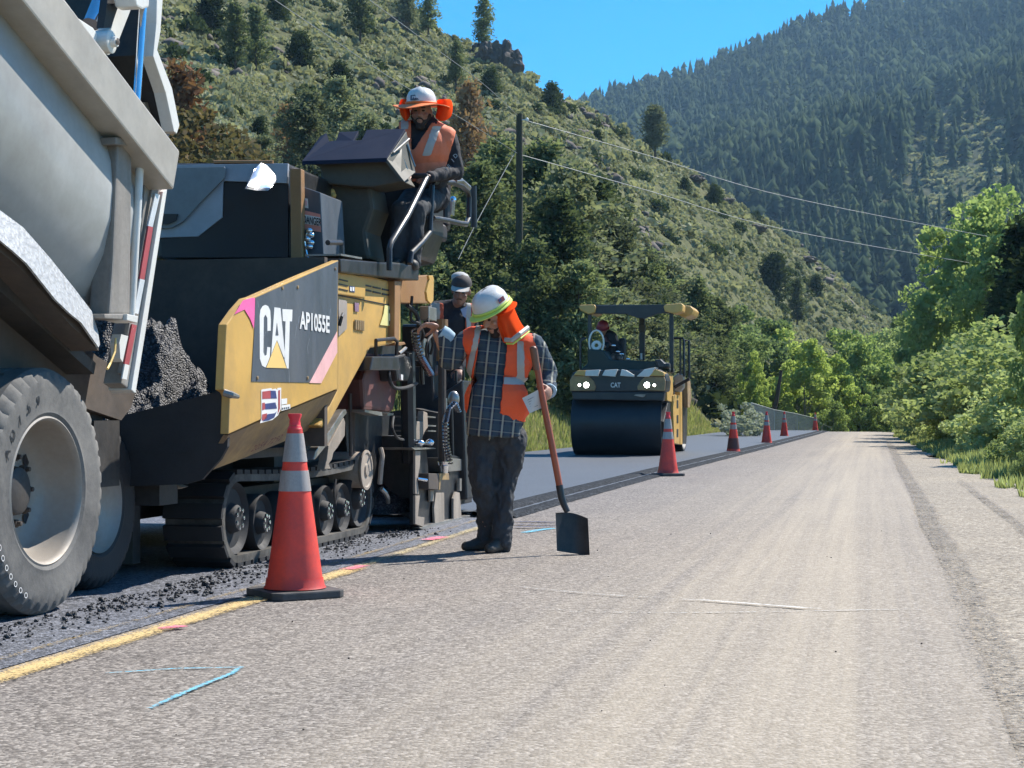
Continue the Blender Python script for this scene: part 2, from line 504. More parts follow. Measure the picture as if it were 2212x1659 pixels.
# --- painted markings (worn paint: holes let the road show)
def paint_mat(name, c, wear=0.5, sc=30, endfade=0.5, edgefade=0.55):
    m = bpy.data.materials.new(name); m.use_nodes = True
    nt = m.node_tree; b = nt.nodes['Principled BSDF']; out = nt.nodes['Material Output']
    co = texco(nt)
    f = noise_n(nt, co, sc, 5, 0.8); fb = noise_n(nt, co, 2.2, 3, 0.6)
    ff = math_n(nt, 'ADD', math_n(nt, 'MULTIPLY_ADD', f, 1.7, -0.5), math_n(nt, 'MULTIPLY', fb, 0.35))
    uv = nt.nodes.new('ShaderNodeUVMap')
    sx = nt.nodes.new('ShaderNodeSeparateXYZ'); nt.links.new(uv.outputs[0], sx.inputs[0])
    edge = math_n(nt, 'ABSOLUTE', math_n(nt, 'SUBTRACT', sx.outputs[1], 0.5))
    edge = ramp(nt, edge, [(0.1, 0.0), (0.5, edgefade)])
    ee = math_n(nt, 'ABSOLUTE', math_n(nt, 'SUBTRACT', sx.outputs[0], 0.5))
    edge = math_n(nt, 'ADD', edge, ramp(nt, ee, [(0.3, 0.0), (0.5, endfade)]))
    a = ramp(nt, math_n(nt, 'SUBTRACT', ff, edge), [(wear - 0.16, 0.0), (wear + 0.06, 1.0)])
    b.inputs['Base Color'].default_value = (*c, 1); b.inputs['Roughness'].default_value = 0.75
    nt.links.new(a, b.inputs['Alpha'])
    nt.links.new(bump_n(nt, noise_n(nt, co, 90, 3, 0.7), 0.6, 0.004), b.inputs['Normal'])
    return m
def ribbon(name, pts, widths, z, mat, label, kind='structure'):
    n = len(pts); v = []; uv = []
    for i, p in enumerate(pts):
        d = (pts[min(i + 1, n - 1)] - pts[max(i - 1, 0)]).normalized(); w = widths[i] if hasattr(widths, '__len__') else widths
        nrm = Vector((-d.y, d.x, 0)) * w / 2
        v += [tuple(p + nrm + Z_ * z), tuple(p - nrm + Z_ * z)]
    f = [(2 * i, 2 * i + 1, 2 * i + 3, 2 * i + 2) for i in range(n - 1)]
    me = mesh_np(name, v, f, mat)
    ul = me.uv_layers.new(name='UVMap')
    for p in me.polygons:
        for li in p.loop_indices:
            vi = me.loops[li].vertex_index
            ul.data[li].uv = (vi // 2 / max(1, n - 1), float(vi % 2))
    o = link(name, me); o['kind'] = kind; o['label'] = label
    return o
def gline(pp, z=0.0, n=14):
    ps = [onG(x, y, 0) for x, y in pp]; out = []
    for a, b_ in zip(ps[:-1], ps[1:]):
        for i in range(n): out.append(a.lerp(b_, i / n))
    out.append(ps[-1]); return out
m_yel = paint_mat('yellow_paint', (0.64, 0.46, 0.2), 0.47, 70, 0, 0.22)
m_yel2 = paint_mat('yellow_paint_faded', (0.4, 0.29, 0.13), 0.66, 70, 0, 0.3)
m_yel3 = paint_mat('yellow_paint_ghost', (0.55, 0.45, 0.25), 0.58, 70, 0, 0.3)
m_pink = paint_mat('pink_spray', (0.8, 0.2, 0.28), 0.48, 38, 0.8, 0.8)
m_blue = paint_mat('blue_spray', (0.16, 0.5, 0.66), 0.47, 50, 0.12, 0.5)
m_white = paint_mat('pale_scrape', (0.62, 0.6, 0.55), 0.40, 30, .6, .5)
m_white2 = paint_mat('pale_scrape_faint', (0.5, 0.48, 0.44), 0.54, 30, .4, .4)
ribbon('yellow_line', [RD(s, -3.02 - max(0, s - 9) * 0.02) for s in frange(-2, 9.6, 40)], 0.15, 0.010, m_yel, 'solid yellow centre line on the old asphalt')
ribbon('yellow_line', [RD(s, -3.03 - (s - 9) * 0.02) for s in frange(9.6, 14.2, 20)], 0.15, 0.010, m_yel3, 'faded end of the centre line beside the worker')
ribbon('yellow_line', [RD(s, -3.24 - max(0, s - 9) * 0.02) for s in frange(-2, 14, 50)], 0.10, 0.010, m_yel2, 'worn second yellow line half buried under the tack coat')
for (x0, y0, x1, y1, w, lb) in [(330, 1366, 412, 1357, 0.19, 'pink spray mark on the yellow line nearest the big wheel'),
                                (738, 1237, 795, 1224, 0.24, 'pink spray mark just right of the big cone'),
                                (915, 1172, 962, 1162, 0.28, 'pink spray mark left of the worker in plaid'),
                                ]:
    ribbon('pink_spray_mark', gline([(x0, y0), (x1, y1)]), w, 0.015, m_pink, lb)
ribbon('blue_spray_mark', gline([(228, 1457), (380, 1447), (528, 1444)]), 0.028, 0.006, m_blue, 'upper stroke of the blue spray arrowhead')
ribbon('blue_spray_mark', gline([(322, 1536), (420, 1492), (500, 1460), (520, 1445)]), 0.05, 0.010, m_blue, 'lower stroke of the blue spray arrowhead')
ribbon('blue_spray_mark', gline([(1130, 1152), (1165, 1146), (1196, 1142)]), 0.16, 0.006, m_blue, 'small pale blue spray mark below the drain patch')
m_mud = paint_mat('dark_mud', (0.19, 0.16, 0.13), 0.62, 45, 0.1, 1.3)
ribbon('mud_track', [RD(s, 0.5 + wob(s, 0.05, 0.12, 9)) for s in frange(3, 55, 90)], 0.75, 0.012, m_mud, 'dark muddy tyre track along the right edge of the old asphalt')
ribbon('mud_track', [RD(s, 1.2 + wob(s, 0.06, 0.1, 12)) for s in frange(3, 24, 60)], 0.45, 0.008, m_mud, 'second faint tyre track on the gravel shoulder')
scr = [([(1040, 1262), (1180, 1277), (1330, 1290), (1480, 1297)], 0.04, m_white2, 'faint left end of the long pale scrape'),
       ([(1400, 1295), (1520, 1300), (1640, 1309), (1740, 1317), (1800, 1319)], [0.02] * 14 + [0.05] * 14 + [0.05] * 14 + [0.04] * 14 + [0.01], m_white, 'bright middle of the long pale scrape'),
       ([(1090, 1300), (1240, 1324), (1480, 1326), (1740, 1322), (1960, 1318), (2100, 1324)], 0.028, m_white2, 'thin pale scrape curving under the long one'),
       ([(1640, 1075), (1760, 1079), (1860, 1083)], 0.06, m_white2, 'short pale scrape in the middle distance'),
       ([(1540, 1243), (1300, 1240), (1100, 1245)], 0.012, m_white2, 'hair thin scratch'),
       ]
for pp, w, mt_, lb in scr:
    if lb.startswith('hair'): continue
    ribbon('pale_scrape', gline(pp), w, 0.006 if 'thin' in lb else 0.010, mt_, lb)
# ------------------------------------------------------------------ VEGETATION
def quads(cen, ax, ay):
    cen = np.asarray(cen); n = len(cen)
    v = np.stack([cen - ax - ay, cen + ax - ay, cen + ax + ay, cen - ax + ay], 1).reshape(-1, 3)
    return v, np.arange(n * 4).reshape(n, 4)
def rand_dirs(n, rng):
    d = rng.normal(size=(n, 3)); return d / np.linalg.norm(d, axis=1, keepdims=True)
def rand_quads(cen, size, rng, asp=0.6, flat=0.0):
    n = len(cen); a = rand_dirs(n, rng)
    if flat: a[:, 2] *= (1 - flat); a /= np.linalg.norm(a, axis=1, keepdims=True)
    b = np.cross(a, rand_dirs(n, rng)); b /= np.linalg.norm(b, axis=1, keepdims=True) + 1e-9
    s = size * rng.uniform(0.6, 1.3, (n, 1))
    return quads(cen, a * s * 0.5, b * s * 0.5 * asp)
def tri_leaves(cen, size, rng, asp=0.6):
    v, f = rand_quads(cen, size, rng, asp)
    return v, f

def conifer_crown(rng, H=1.0, start=0.2, rmax=0.2, nb=90, clumps=7, per=7, leaf=0.02, power=0.75, droop=0.25, rough=0.35, top_round=0.0, gaps=0.0):
    """needle clumps along real branches; returns leaf verts and branch segments (unit height)"""
    C = []; A = []; br = []
    for i in range(nb):
        h = start + (0.985 - start) * (i + rng.uniform(0, 1)) / nb
        u = (h - start) / (1 - start)
        prof = (1 - u) ** power * (0.55 + 0.45 * min(1, u * 5)) if top_round == 0 else math.sqrt(max(0.0, 1 - (2 * u - 0.85) ** 2 / 1.35)) * (1 - 0.35 * u)
        R = rmax * prof * rng.uniform(1 - rough, 1 + rough * 0.6)
        if rng.random() < gaps: continue
        w = rng.uniform(0, 2 * math.pi)
        p0 = np.array([0, 0, h]); dirv = np.array([math.cos(w), math.sin(w), 0])
        p1 = p0 + dirv * R + np.array([0, 0, R * (0.25 - droop - 0.5 * (1 - u) * droop + rng.uniform(-.1, .1))])
        br.append((p0, p1, R))
        for c in range(clumps):
            t = 0.25 + 0.8 * (c + rng.uniform(0, 1)) / clumps
            q = p0 + (p1 - p0) * t + rng.normal(size=3) * R * 0.10 * np.array([1, 1, 0.6])
            side = np.array([-dirv[1], dirv[0], 0]) * rng.normal() * R * 0.28 * t
            q = q + side
            m = per
            cc = q + rng.normal(size=(m, 3)) * leaf * 0.8
            aa = rng.normal(size=(m, 3)) + dirv * 1.1 + np.array([0, 0, 0.35]); aa /= np.linalg.norm(aa, axis=1, keepdims=True)
            C.append(cc); A.append(aa)
    C = np.concatenate(C); A = np.concatenate(A)
    B = np.cross(A, rand_dirs(len(C), rng)); B /= np.linalg.norm(B, axis=1, keepdims=True) + 1e-9
    s = leaf * rng.uniform(0.6, 1.3, (len(C), 1))
    return quads(C, A * s * 0.5, B * s * 0.5 * 0.42), br
def wood_mesh(name, br, H, r0, mat, lean=0.0, nseg=7, minR=0.05, every=1):
    mb = MB()
    mb.tube([(0.02 * math.sin(i * 1.3) * H * lean, 0.02 * math.cos(i * 1.7) * H * lean, H * i / nseg) for i in range(nseg + 1)], [r0 * (1 - 0.92 * i / nseg) for i in range(nseg + 1)], 7)
    for j, (p0, p1, R) in enumerate(br):
        if R < minR or j % every: continue
        a = p0 * H; b = (p0 + (p1 - p0) * 0.85) * H
        mb.tube([a, (a + b) / 2, b], [r0 * 0.22, r0 * 0.14, r0 * 0.05], 4, caps=False)
    me = bpy.data.meshes.new(name)
    me.from_pydata(mb.v, [], mb.f); me.materials.append(mat)
    return me
m_bark = M('pine_bark', (0.085, 0.06, 0.045), 0.9, var=0.4, scale=5, bump=0.6, streak=True)
m_bark2 = M('pale_bark', (0.2, 0.185, 0.16), 0.9, var=0.35, scale=5, bump=0.5, streak=True)
lm_pine = leaf_mat('pine_needles', (0.06, 0.08, 0.045), (0.25, 0.285, 0.16), 0.42, 0.7)
lm_pine2 = leaf_mat('pine_needles_grey', (0.085, 0.1, 0.07), (0.29, 0.31, 0.21), 0.4, 0.7)
lm_jun = leaf_mat('juniper_leaves', (0.03, 0.045, 0.024), (0.085, 0.11, 0.05), 0.3, 0.9)
lm_rust = leaf_mat('rusty_needles', (0.2, 0.1, 0.06), (0.36, 0.24, 0.15), 0.25, 0.5)
lm_mix = leaf_mat('browning_leaves', (0.1, 0.11, 0.06), (0.33, 0.2, 0.12), 0.3, 0.35)
lm_cot = leaf_mat('cottonwood_leaves', (0.14, 0.2, 0.08), (0.42, 0.5, 0.22), 0.5, 0.45)
lm_bright = leaf_mat('bright_leaves', (0.2, 0.27, 0.07), (0.5, 0.57, 0.22), 0.5, 0.6)
lm_dec = leaf_mat('willow_leaves', (0.13, 0.18, 0.09), (0.34, 0.41, 0.22), 0.5, 0.5)
lm_bush = leaf_mat('roadside_bush_leaves', (0.16, 0.21, 0.08), (0.48, 0.53, 0.28), 0.42, 1.2)
lm_sage = leaf_mat('sagebrush_leaves', (0.12, 0.13, 0.07), (0.5, 0.49, 0.34), 0.3, 0.14, rnd=0.0)
lm_sil = leaf_mat('silver_leaves', (0.25, 0.28, 0.24), (0.6, 0.63, 0.57), 0.3, 2.0)
lm_mt = leaf_mat('mountain_pine_needles', (0.022, 0.038, 0.024), (0.1, 0.135, 0.07), 0.3, 0.02, rnd=0.3)
lm_grass = leaf_mat('grass_blades', (0.13, 0.16, 0.05), (0.36, 0.38, 0.17), 0.4, 0.6)
lm_straw = leaf_mat('straw_blades', (0.26, 0.23, 0.12), (0.45, 0.4, 0.25), 0.4, 0.8)

VAR = {}
def variant(kind, i, H, crown_args, crown_mat, r0, wood=m_bark, every=1, minR=0.03):
    rng = np.random.default_rng(hash((len(kind), i, int(H))) % 9999)
    (v, f), br = conifer_crown(rng, **crown_args)
    cm = mesh_np('crown', v * H, f, crown_mat)
    wm = wood_mesh('trunk', br, H, r0, wood, nseg=8, minR=minR, every=every)
    VAR.setdefault(kind, []).append((cm, wm, H))
for i in range(3):
    variant('pine_near', i, 13.0, dict(start=0.12, rmax=0.27, nb=95, clumps=8, per=14, leaf=0.024, power=0.45, droop=0.1, rough=0.65, gaps=0.12), lm_pine, 0.2, minR=0.1)
for i in range(3):
    variant('pine_hill', i, 9.0, dict(start=0.22, rmax=0.21, nb=70, clumps=6, per=7, leaf=0.042, power=0.5, droop=0.15, rough=0.5, gaps=0.12), lm_pine, 0.17, every=2, minR=0.1)
for i in range(2):
    variant('pine_round', i, 9.0, dict(start=0.28, rmax=0.26, nb=80, clumps=7, per=7, leaf=0.045, top_round=1, droop=0.1, rough=0.4, gaps=0.1), lm_pine2, 0.2, every=2, minR=0.1)
variant('spruce', 0, 12.0, dict(start=0.06, rmax=0.2, nb=110, clumps=8, per=9, leaf=0.03, power=0.9, droop=0.4, rough=0.25), lm_jun, 0.18, every=3)
variant('juniper', 0, 4.0, dict(start=0.02, rmax=0.42, nb=70, clumps=6, per=8, leaf=0.07, top_round=1, droop=0.0, rough=0.3), lm_jun, 0.12, every=4, minR=0.3)
variant('rust', 0, 9.0, dict(start=0.1, rmax=0.26, nb=100, clumps=6, per=6, leaf=0.035, power=0.6, droop=0.2, rough=0.5, gaps=0.15), lm_rust, 0.15, minR=0.08)

def broad_crown(rng, H=8.0, R=2.6, nsub=70, per=170, leaf=0.16, base=0.12, tall=1.0, asp=0.7):
    """leaf clusters gathered round branch tips: an uneven outline with holes"""
    tips = []; 
    for i in range(nsub):
        d = rand_dirs(1, rng)[0]; r = rng.uniform(0.25, 1.0) ** 0.5 * rng.uniform(0.75, 1.1)
        c = np.array([d[0] * R * r, d[1] * R * r, H * (base + (1 - base) * (0.5 + 0.5 * d[2] * r * tall))])
        k = (c[2] / H); c[:2] *= (0.55 + 0.9 * math.sin(min(1, max(0, k)) * math.pi * 0.88 + 0.25)) * 0.8
        tips.append(c)
    C = []
    for c in tips:
        sr = R * rng.uniform(0.14, 0.27)
        q = rng.normal(size=(per, 3)); q /= np.linalg.norm(q, axis=1, keepdims=True); q *= rng.uniform(0.3, 1.0, (per, 1)) ** 0.5 * sr * np.array([1.15, 1.15, 0.8])
        C.append(c + q)
    C = np.concatenate(C)
    v, f = rand_quads(C, leaf, rng, asp)
    br = []
    for c in tips[::2]:
        z0 = H * rng.uniform(0.1, 0.45)
        br.append((np.array([0, 0, min(z0, c[2] * 0.7)]) / H, c / H / 0.85 * np.array([0.85, 0.85, 0.85]), 1.0))
    return (v, f), br
def bvariant(kind, seed, H, R, mat, nsub, per, leaf, r0, base=0.12, wood=m_bark2, asp=0.7):
    rng = np.random.default_rng(seed)
    (v, f), br = broad_crown(rng, H, R, nsub, per, leaf, base, asp=asp)
    VAR.setdefault(kind, []).append((mesh_np('crown', v, f, mat), wood_mesh('trunk', br, H * 0.82, r0, wood, nseg=6, minR=0), H))
for i in range(2): bvariant('cottonwood', 20 + i, 11.0, 3.2, lm_cot, 95, 150, 0.2, 0.16)
for i in range(3): bvariant('bright', 30 + i, 6.0, 1.9, lm_bright, 60, 120, 0.15, 0.08)
for i in range(2): bvariant('green', 36 + i, 7.0, 2.4, lm_cot, 70, 130, 0.16, 0.1)
for i in range(2): bvariant('willow', 40 + i, 8.0, 3.0, lm_dec, 90, 150, 0.16, 0.12, base=0.02)
for i in range(3): bvariant('bush', 50 + i, 2.6, 1.5, lm_bush, 70, 150, 0.085, 0.03, base=0.0)
bvariant('mixbrown', 60, 6.5, 2.4, lm_mix, 80, 90, 0.15, 0.1, base=0.0, wood=m_bark)
bvariant('silver', 61, 1.6, 0.9, lm_sil, 30, 60, 0.09, 0.02, base=0.0)

def plant(kind, i, X, Y, h, label, cat='tree', name='pine_tree', group=None, z=None, wscale=1.0, sink=0.1, crown_mat=None, rz=None):
    cm, wm, H = VAR[kind][i % len(VAR[kind])]
    z = ground_z(X, Y) if z is None else z
    o = thing(name, label, cat, (X, Y, z - sink), group)
    sc_ = h / H; w = sc_ * wscale
    rot = random.uniform(0, 6.28) if rz is None else rz
    for nm, me in (('trunk', wm), ('crown', cm)):
        c = bpy.data.objects.new(nm, me); COL.objects.link(c); c.parent = o
        c.scale = (w, w, sc_); c.rotation_euler = (0, 0, rot)
        if crown_mat is not None and nm == 'crown':
            c.material_slots[0].link = 'OBJECT'; c.material_slots[0].material = crown_mat
        if len(me.vertices) == 0: pass
    return o
def hill_at(px, py, Ymin=None):
    """the spot on the hillside seen at a picture position (march along the ray)"""
    k = (px - CXP) / FP; e = (HY - py) / FP
    Y = Ymin or 20.0
    while Y < 460:
        if hill_z(k * Y, Y) >= CAMH + e * Y: return k * Y, Y
        Y += 1.0
    Yr = hill_par(px)[2] - 4; return k * Yr, Yr
def plantpx(kind, i, px, pbase, ptop, label, **kw):
    X, Y = hill_at(px, pbase)
    h = CAMH + (HY - ptop) / FP * Y - ground_z(X, Y) if pbase < 130 else (pbase - ptop) / FP * Y * 1.02
    return plant(kind, i, X, Y, h, label, **kw)
def planty(kind, i, px, ptop, Y, label, **kw):
    X = (px - CXP) / FP * Y; z = ground_z(X, Y)
    h = CAMH + (HY - ptop) / FP * Y - z
    return plant(kind, i, X, Y, h, label, **kw)

# --- pines seen one by one on the near hillside
HP = [  # kind, px, base, top, label
 ('pine_hill', 1045, 95, -6, 'lone dark pine standing against the sky on the rocky crest'),
 ('pine_round', 1092, 118, 88, 'low wind bent pine on the lip of the rocky crest'),
 ('pine_hill', 985, 205, 98, 'dark pine below the crest, above the operator helmet'),
 ('pine_hill', 508, 165, 8, 'taller of the two pines standing together high on the slope'),
 ('pine_hill', 553, 172, 22, 'slimmer pine of the pair high on the slope'),
 ('pine_hill', 778, 105, -60, 'dark pine cut by the top of the picture, on the upper slope'),
 ('pine_hill', 925, 85, -30, 'bushy dark pine on the skyline left of the blue sky'),
 ('pine_round', 880, 80, -25, 'broad dark pine on the skyline behind the bushy one'),
 ('juniper', 648, 160, 80, 'dark round juniper bush in the middle of the upper slope'),
 ('juniper', 735, 215, 140, 'dark juniper on the slope above the paver console'),
 ('juniper', 455, 70, -20, 'dark juniper near the tailgate edge at the top'),
 ('juniper', 600, 55, -15, 'dark juniper clump right of the two tall pines'),
 ('juniper', 1193, 246, 185, 'dark juniper just below the skyline notch'),
 ('juniper', 1060, 205, 150, 'grey green juniper under the rock outcrop'),
 ('pine_round', 1415, 350, 232, 'spreading pine standing alone on the right flank of the slope'),
 ('juniper', 1545, 450, 405, 'dark low juniper on the right flank below the wires'),
 ('juniper', 1670, 650, 555, 'broad dark shrub halfway down the right flank'),
 ('juniper', 1762, 640, 598, 'small oval juniper near the lower edge of the slope'),
 ('pine_hill', 1722, 715, 605, 'thin pine on the lowest part of the slope'),
 ('juniper', 1480, 420, 385, 'small dark shrub among rocks on the right flank'),
 ('juniper', 1290, 310, 280, 'small dark shrub on the slope right of the pole'),
 ('juniper', 1350, 560, 505, 'dark shrub below the lower wire'),
 ('juniper', 560, 300, 255, 'dark shrub on the slope behind the paver hood'),
 ('pine_hill', 610, 330, 235, 'short pine on the slope behind the paver hood'),
]
for j, (k_, px, pb, pt, lb) in enumerate(HP):
    plantpx(k_, j, px, pb, pt, lb, name={'juniper': 'juniper_bush'}.get(k_, 'pine_tree'), cat='bush' if k_ == 'juniper' else 'tree')
# --- rusty and browning trees
planty('rust', 0, 388, 140, 58, 'rusty brown dying conifer behind the raised tailgate', name='dead_conifer')
planty('mixbrown', 0, 448, 215, 52, 'wide bush turning rusty brown behind the truck tailgate', name='browning_tree', wscale=1.15)
planty('rust', 0, 1012, 180, 95, 'rusty brown pine right of the operator helmet', name='dead_conifer', wscale=0.9)
planty('rust', 0, 620, 225, 90, 'faintly rusty pine behind the paver hood', name='dead_conifer', crown_mat=lm_mix)
# --- the dark stand behind the machines
NS = [ # kind, px, top, Y
 ('pine_near', 560, 290, 66), ('pine_near', 668, 195, 84), ('pine_near', 725, 170, 92), ('pine_near', 790, 240, 80), ('pine_near', 840, 300, 70),
 ('pine_near', 1075, 300, 64), ('pine_near', 1110, 335, 72), ('pine_near', 1030, 350, 58), ('pine_near', 1165, 310, 66), ('pine_near', 1225, 345, 60),
 ('pine_near', 1280, 380, 72), ('pine_near', 1200, 420, 54), ('pine_near', 1330, 470, 66), ('pine_near', 960, 420, 56), ('pine_near', 1390, 540, 74),
 ('pine_near', 1440, 560, 80), ('pine_near', 1250, 560, 50), ('pine_near', 1500, 600, 90), ('pine_near', 1345, 620, 60), ('pine_near', 1545, 640, 98), ('pine_near', 1140, 520, 50), ('pine_near', 1420, 690, 66), ('pine_near', 900, 500, 50)]
places = ['behind the paver hood', 'tallest behind the console', 'behind the console left corner', 'between console and operator', 'behind the operator shoulder', 'left of the power pole', 'just behind the power pole', 'behind the capped worker', 'right of the power pole', 'above the space between worker and roller',
 'above the left canopy post of the roller', 'behind the plaid worker shoulder', 'above the roller canopy', 'behind the operator seat rail', 'above the right end of the roller canopy', 'behind the right canopy post', 'low one behind the roller drum', 'right of the roller canopy', 'behind the roller cab opening', 'beside the pale willow', 'low one at the foot of the power pole', 'behind the roller grab rails', 'behind the paver platform']
for j, (k_, px, pt, Y) in enumerate(NS):
    planty(k_, j, px, pt, Y, 'dark shaggy pine ' + places[j], group='dark pines behind the machines', wscale=1.15, crown_mat=lm_pine2 if (j % 3 == 0 or j < 5) else None)
# --- broadleaf trees down the road
DS = [('willow', 1560, 655, 105, 'soft grey green willow above the fence start', 1.2), ('willow', 1625, 650, 118, 'wide willow at the foot of the slope', 1.1),
 ('bright', 1628, 745, 92, 'slim yellow green sapling left of the leaning trunk', 0.6), ('bright', 1640, 815, 88, 'small bright sapling by the fence start', 0.6),
 ('bright', 1738, 725, 108, 'bright yellow green tree with a pointed top', 0.9), ('bright', 1705, 700, 116, 'tallest of the bright green trees beyond the fence', 0.9),
 ('bright', 1785, 735, 114, 'bright green tree right of the pointed one', 0.9), ('green', 1830, 690, 122, 'dark green broadleaf above the far cones', 1.0),
 ('green', 1870, 720, 118, 'rounded green tree hanging over the fence end', 0.9), ('green', 1895, 845, 108, 'low round green tree where the road disappears', 0.9), ('green', 1800, 850, 104, 'low leafy tree behind the fence middle', 0.9),
 ('willow', 1935, 675, 150, 'pale green willow in the notch of the valley', 1.0), ('willow', 1975, 660, 140, 'grey green willow right of the valley notch', 0.9), ('willow', 1950, 775, 120, 'dim green willow straight above the road end', 1.1), ('green', 2010, 790, 110, 'green tree just right of the road end', 1.0),
 ('cottonwood', 2075, 500, 100, 'mid green cottonwood left of the tallest one', 0.9), ('cottonwood', 2130, 385, 92, 'tallest cottonwood with pale feathery top', 1.0), ('cottonwood', 2180, 440, 84, 'cottonwood at the right picture edge', 0.9), ('cottonwood', 2040, 610, 104, 'lower cottonwood facing the valley notch', 0.9),
 ('spruce', 2205, 470, 62, 'dark conifer at the right picture edge', 1.3), ('spruce', 2240, 520, 50, 'dark conifer partly outside the right picture edge', 1.4), ('spruce', 2165, 600, 72, 'dark conifer behind the roadside bushes', 1.2),
 ('green', 2110, 690, 78, 'green tree behind the right hand bushes', 1.0), ('willow', 2060, 740, 86, 'grey green willow behind the right hand bushes', 1.0)]
for j, (k_, px, pt, Y, lb, ws) in enumerate(DS):
    planty(k_, j, px, pt, Y, lb, name={'spruce': 'spruce_tree', 'cottonwood': 'cottonwood_tree', 'willow': 'willow_tree'}.get(k_, 'broadleaf_tree'), wscale=ws, sink=0.3)
# leaning bare trunk by the bright saplings
mb = MB(); a = onY(1650, 870, 95); b_ = onY(1688, 800, 95); a.z = -1.2
mb.tube([a, a.lerp(b_, 0.6) + Vector((0.1, 0, 0)), b_], [0.16, 0.13, 0.08], 8)
tag(mb.build('leaning_trunk', m_bark), 'dark leaning bare trunk among the bright green saplings', 'tree trunk')
# --- roadside bushes on the right
BS = [(2030, 800, 66, 1.5), (2075, 745, 58, 1.4), (2125, 700, 52, 1.4), (2190, 700, 44, 1.5), (2085, 830, 46, 1.3), (2150, 800, 40, 1.35), (2215, 790, 34, 1.4), (2250, 720, 38, 1.5), (2045, 880, 52, 1.2), (2120, 895, 38, 1.1), (2175, 920, 31, 1.0), (2225, 880, 27, 1.2), (1995, 855, 74, 1.4), (2290, 850, 24, 1.2), (2160, 985, 26.5, 0.8), (2205, 960, 22.5, 0.8)]
planty('green', 1, 2262, 520, 30.5, 'slim green tree just outside the right picture edge whose shadow crosses the gravel', name='broadleaf_tree', wscale=.45)
pl2 = ['farthest left, by the verge grass', 'tall, with pale tips, under the cottonwoods', 'tallest of the middle, pale leafed', 'tall at the right edge', 'round and dark bottomed', 'wide, in front of the tall ones', 'right edge, half cut off', 'behind at the right edge', 'low, at the far verge', 'low, in the middle of the verge', 'low, close to the gravel', 'right edge, near the gravel', 'far one beside the road end', 'mostly outside the right edge', 'small and weedy by the tree shadow', 'small, nearest to the camera']
for j, (px, pt, Y, ws) in enumerate(BS):
    planty('bush', j, px + 12, pt, Y, 'green roadside bush, ' + pl2[j], cat='bush', name='roadside_bush', group='bushes along the right verge', wscale=ws)
planty('silver', 0, 1590, 862, 62, 'silvery white leaved shrub behind the third cone', cat='bush', name='silver_shrub')
planty('silver', 0, 1602, 878, 60, 'small silvery shrub at the foot of the fence', cat='bush', name='silver_shrub', wscale=1.3)

# --- sagebrush over the hillside: one mass nobody could count
def bush_template(rng, n, leaf):
    d = rand_dirs(n, rng); d[:, 2] = np.abs(d[:, 2]); r = rng.uniform(0.55, 1, (n, 1))
    return rand_quads(d * r * np.array([0.6, 0.6, 0.55]), leaf, rng, 0.75)
def scatter(name, templates, pos, scale, mat, rng, squash=1.0, kind='stuff'):
    V = []; F = []; off = 0; hv = rng.uniform(0.65, 1.15, len(pos))
    for i, p in enumerate(pos):
        v, f = templates[i % len(templates)]
        w = rng.uniform(0, 6.28); c, s = math.cos(w), math.sin(w)
        q = v * scale[i] * np.array([hv[i], hv[i], 1.0]); x = q[:, 0] * c - q[:, 1] * s; y = q[:, 0] * s + q[:, 1] * c
        V.append(np.stack([x + p[0], y + p[1], q[:, 2] * squash + p[2]], 1)); F.append(f + off); off += len(v)
    o = link(name, mesh_np(name, np.concatenate(V), np.concatenate(F), mat))
    if kind: o['kind'] = kind
    return o
rng = np.random.default_rng(11)
T1 = [bush_template(rng, 84, 0.19) for _ in range(5)]
T2 = [bush_template(rng, 42, 0.27) for _ in range(5)]
pos = []; scl = []; pos2 = []; scl2 = []
while len(pos) + len(pos2) < 12500:
    px = rng.uniform(300, 2050); yf, py, yr = hill_par(px)
    Y = yf + 1 + (yr + 6 - yf) * rng.uniform(0, 1) ** 0.85
    X = (px - CXP) / FP * Y
    s_ = X * D_.x + Y * D_.y; t_ = X * R_.x + Y * R_.y
    if s_ < 120 and t_ > te_left(s_) - 3.5 - (3 if s_ < 70 else 0): continue
    dens = mnoise.noise(Vector((X * 0.05, Y * 0.035, 0))) + 0.5 * mnoise.noise(Vector((X * 0.2, Y * 0.2, 5)))
    if dens < rng.uniform(-1.0, 0.1): continue
    z = hill_z(X, Y)
    sc_ = rng.uniform(0.6, 1.5) * (1.15 if Y > 150 else 1.0)
    if rng.random() < 0.07: sc_ *= 1.7
    (pos if Y < 150 else pos2).append((X, Y, z - 0.1)); (scl if Y < 150 else scl2).append(sc_)
o = scatter('sagebrush', T1, pos, scl, lm_sage, rng); o['label'] = 'grey green sagebrush covering the lower slope'
o = scatter('sagebrush', T2, pos2, scl2, lm_sage, rng); o['label'] = 'grey green sagebrush covering the upper slope'
# darker shrubs between
pos = []; scl = []
for _ in range(620):
    px = rng.uniform(330, 1960); yf, py, yr = hill_par(px)
    Y = yf + 8 + (yr - yf - 8) * rng.uniform(0, 1); X = (px - CXP) / FP * Y
    if mnoise.noise(Vector((X * 0.03, Y * 0.03, 9))) < rng.uniform(-0.5, 0.3): continue
    pos.append((X, Y, hill_z(X, Y) - 0.1)); scl.append(rng.uniform(1.2, 3.0))
T3 = [bush_template(rng, 150, 0.16) for _ in range(4)]
o = scatter('dark_shrubs', T3, pos, scl, lm_jun, rng); o['label'] = 'darker shrubs scattered through the sagebrush'

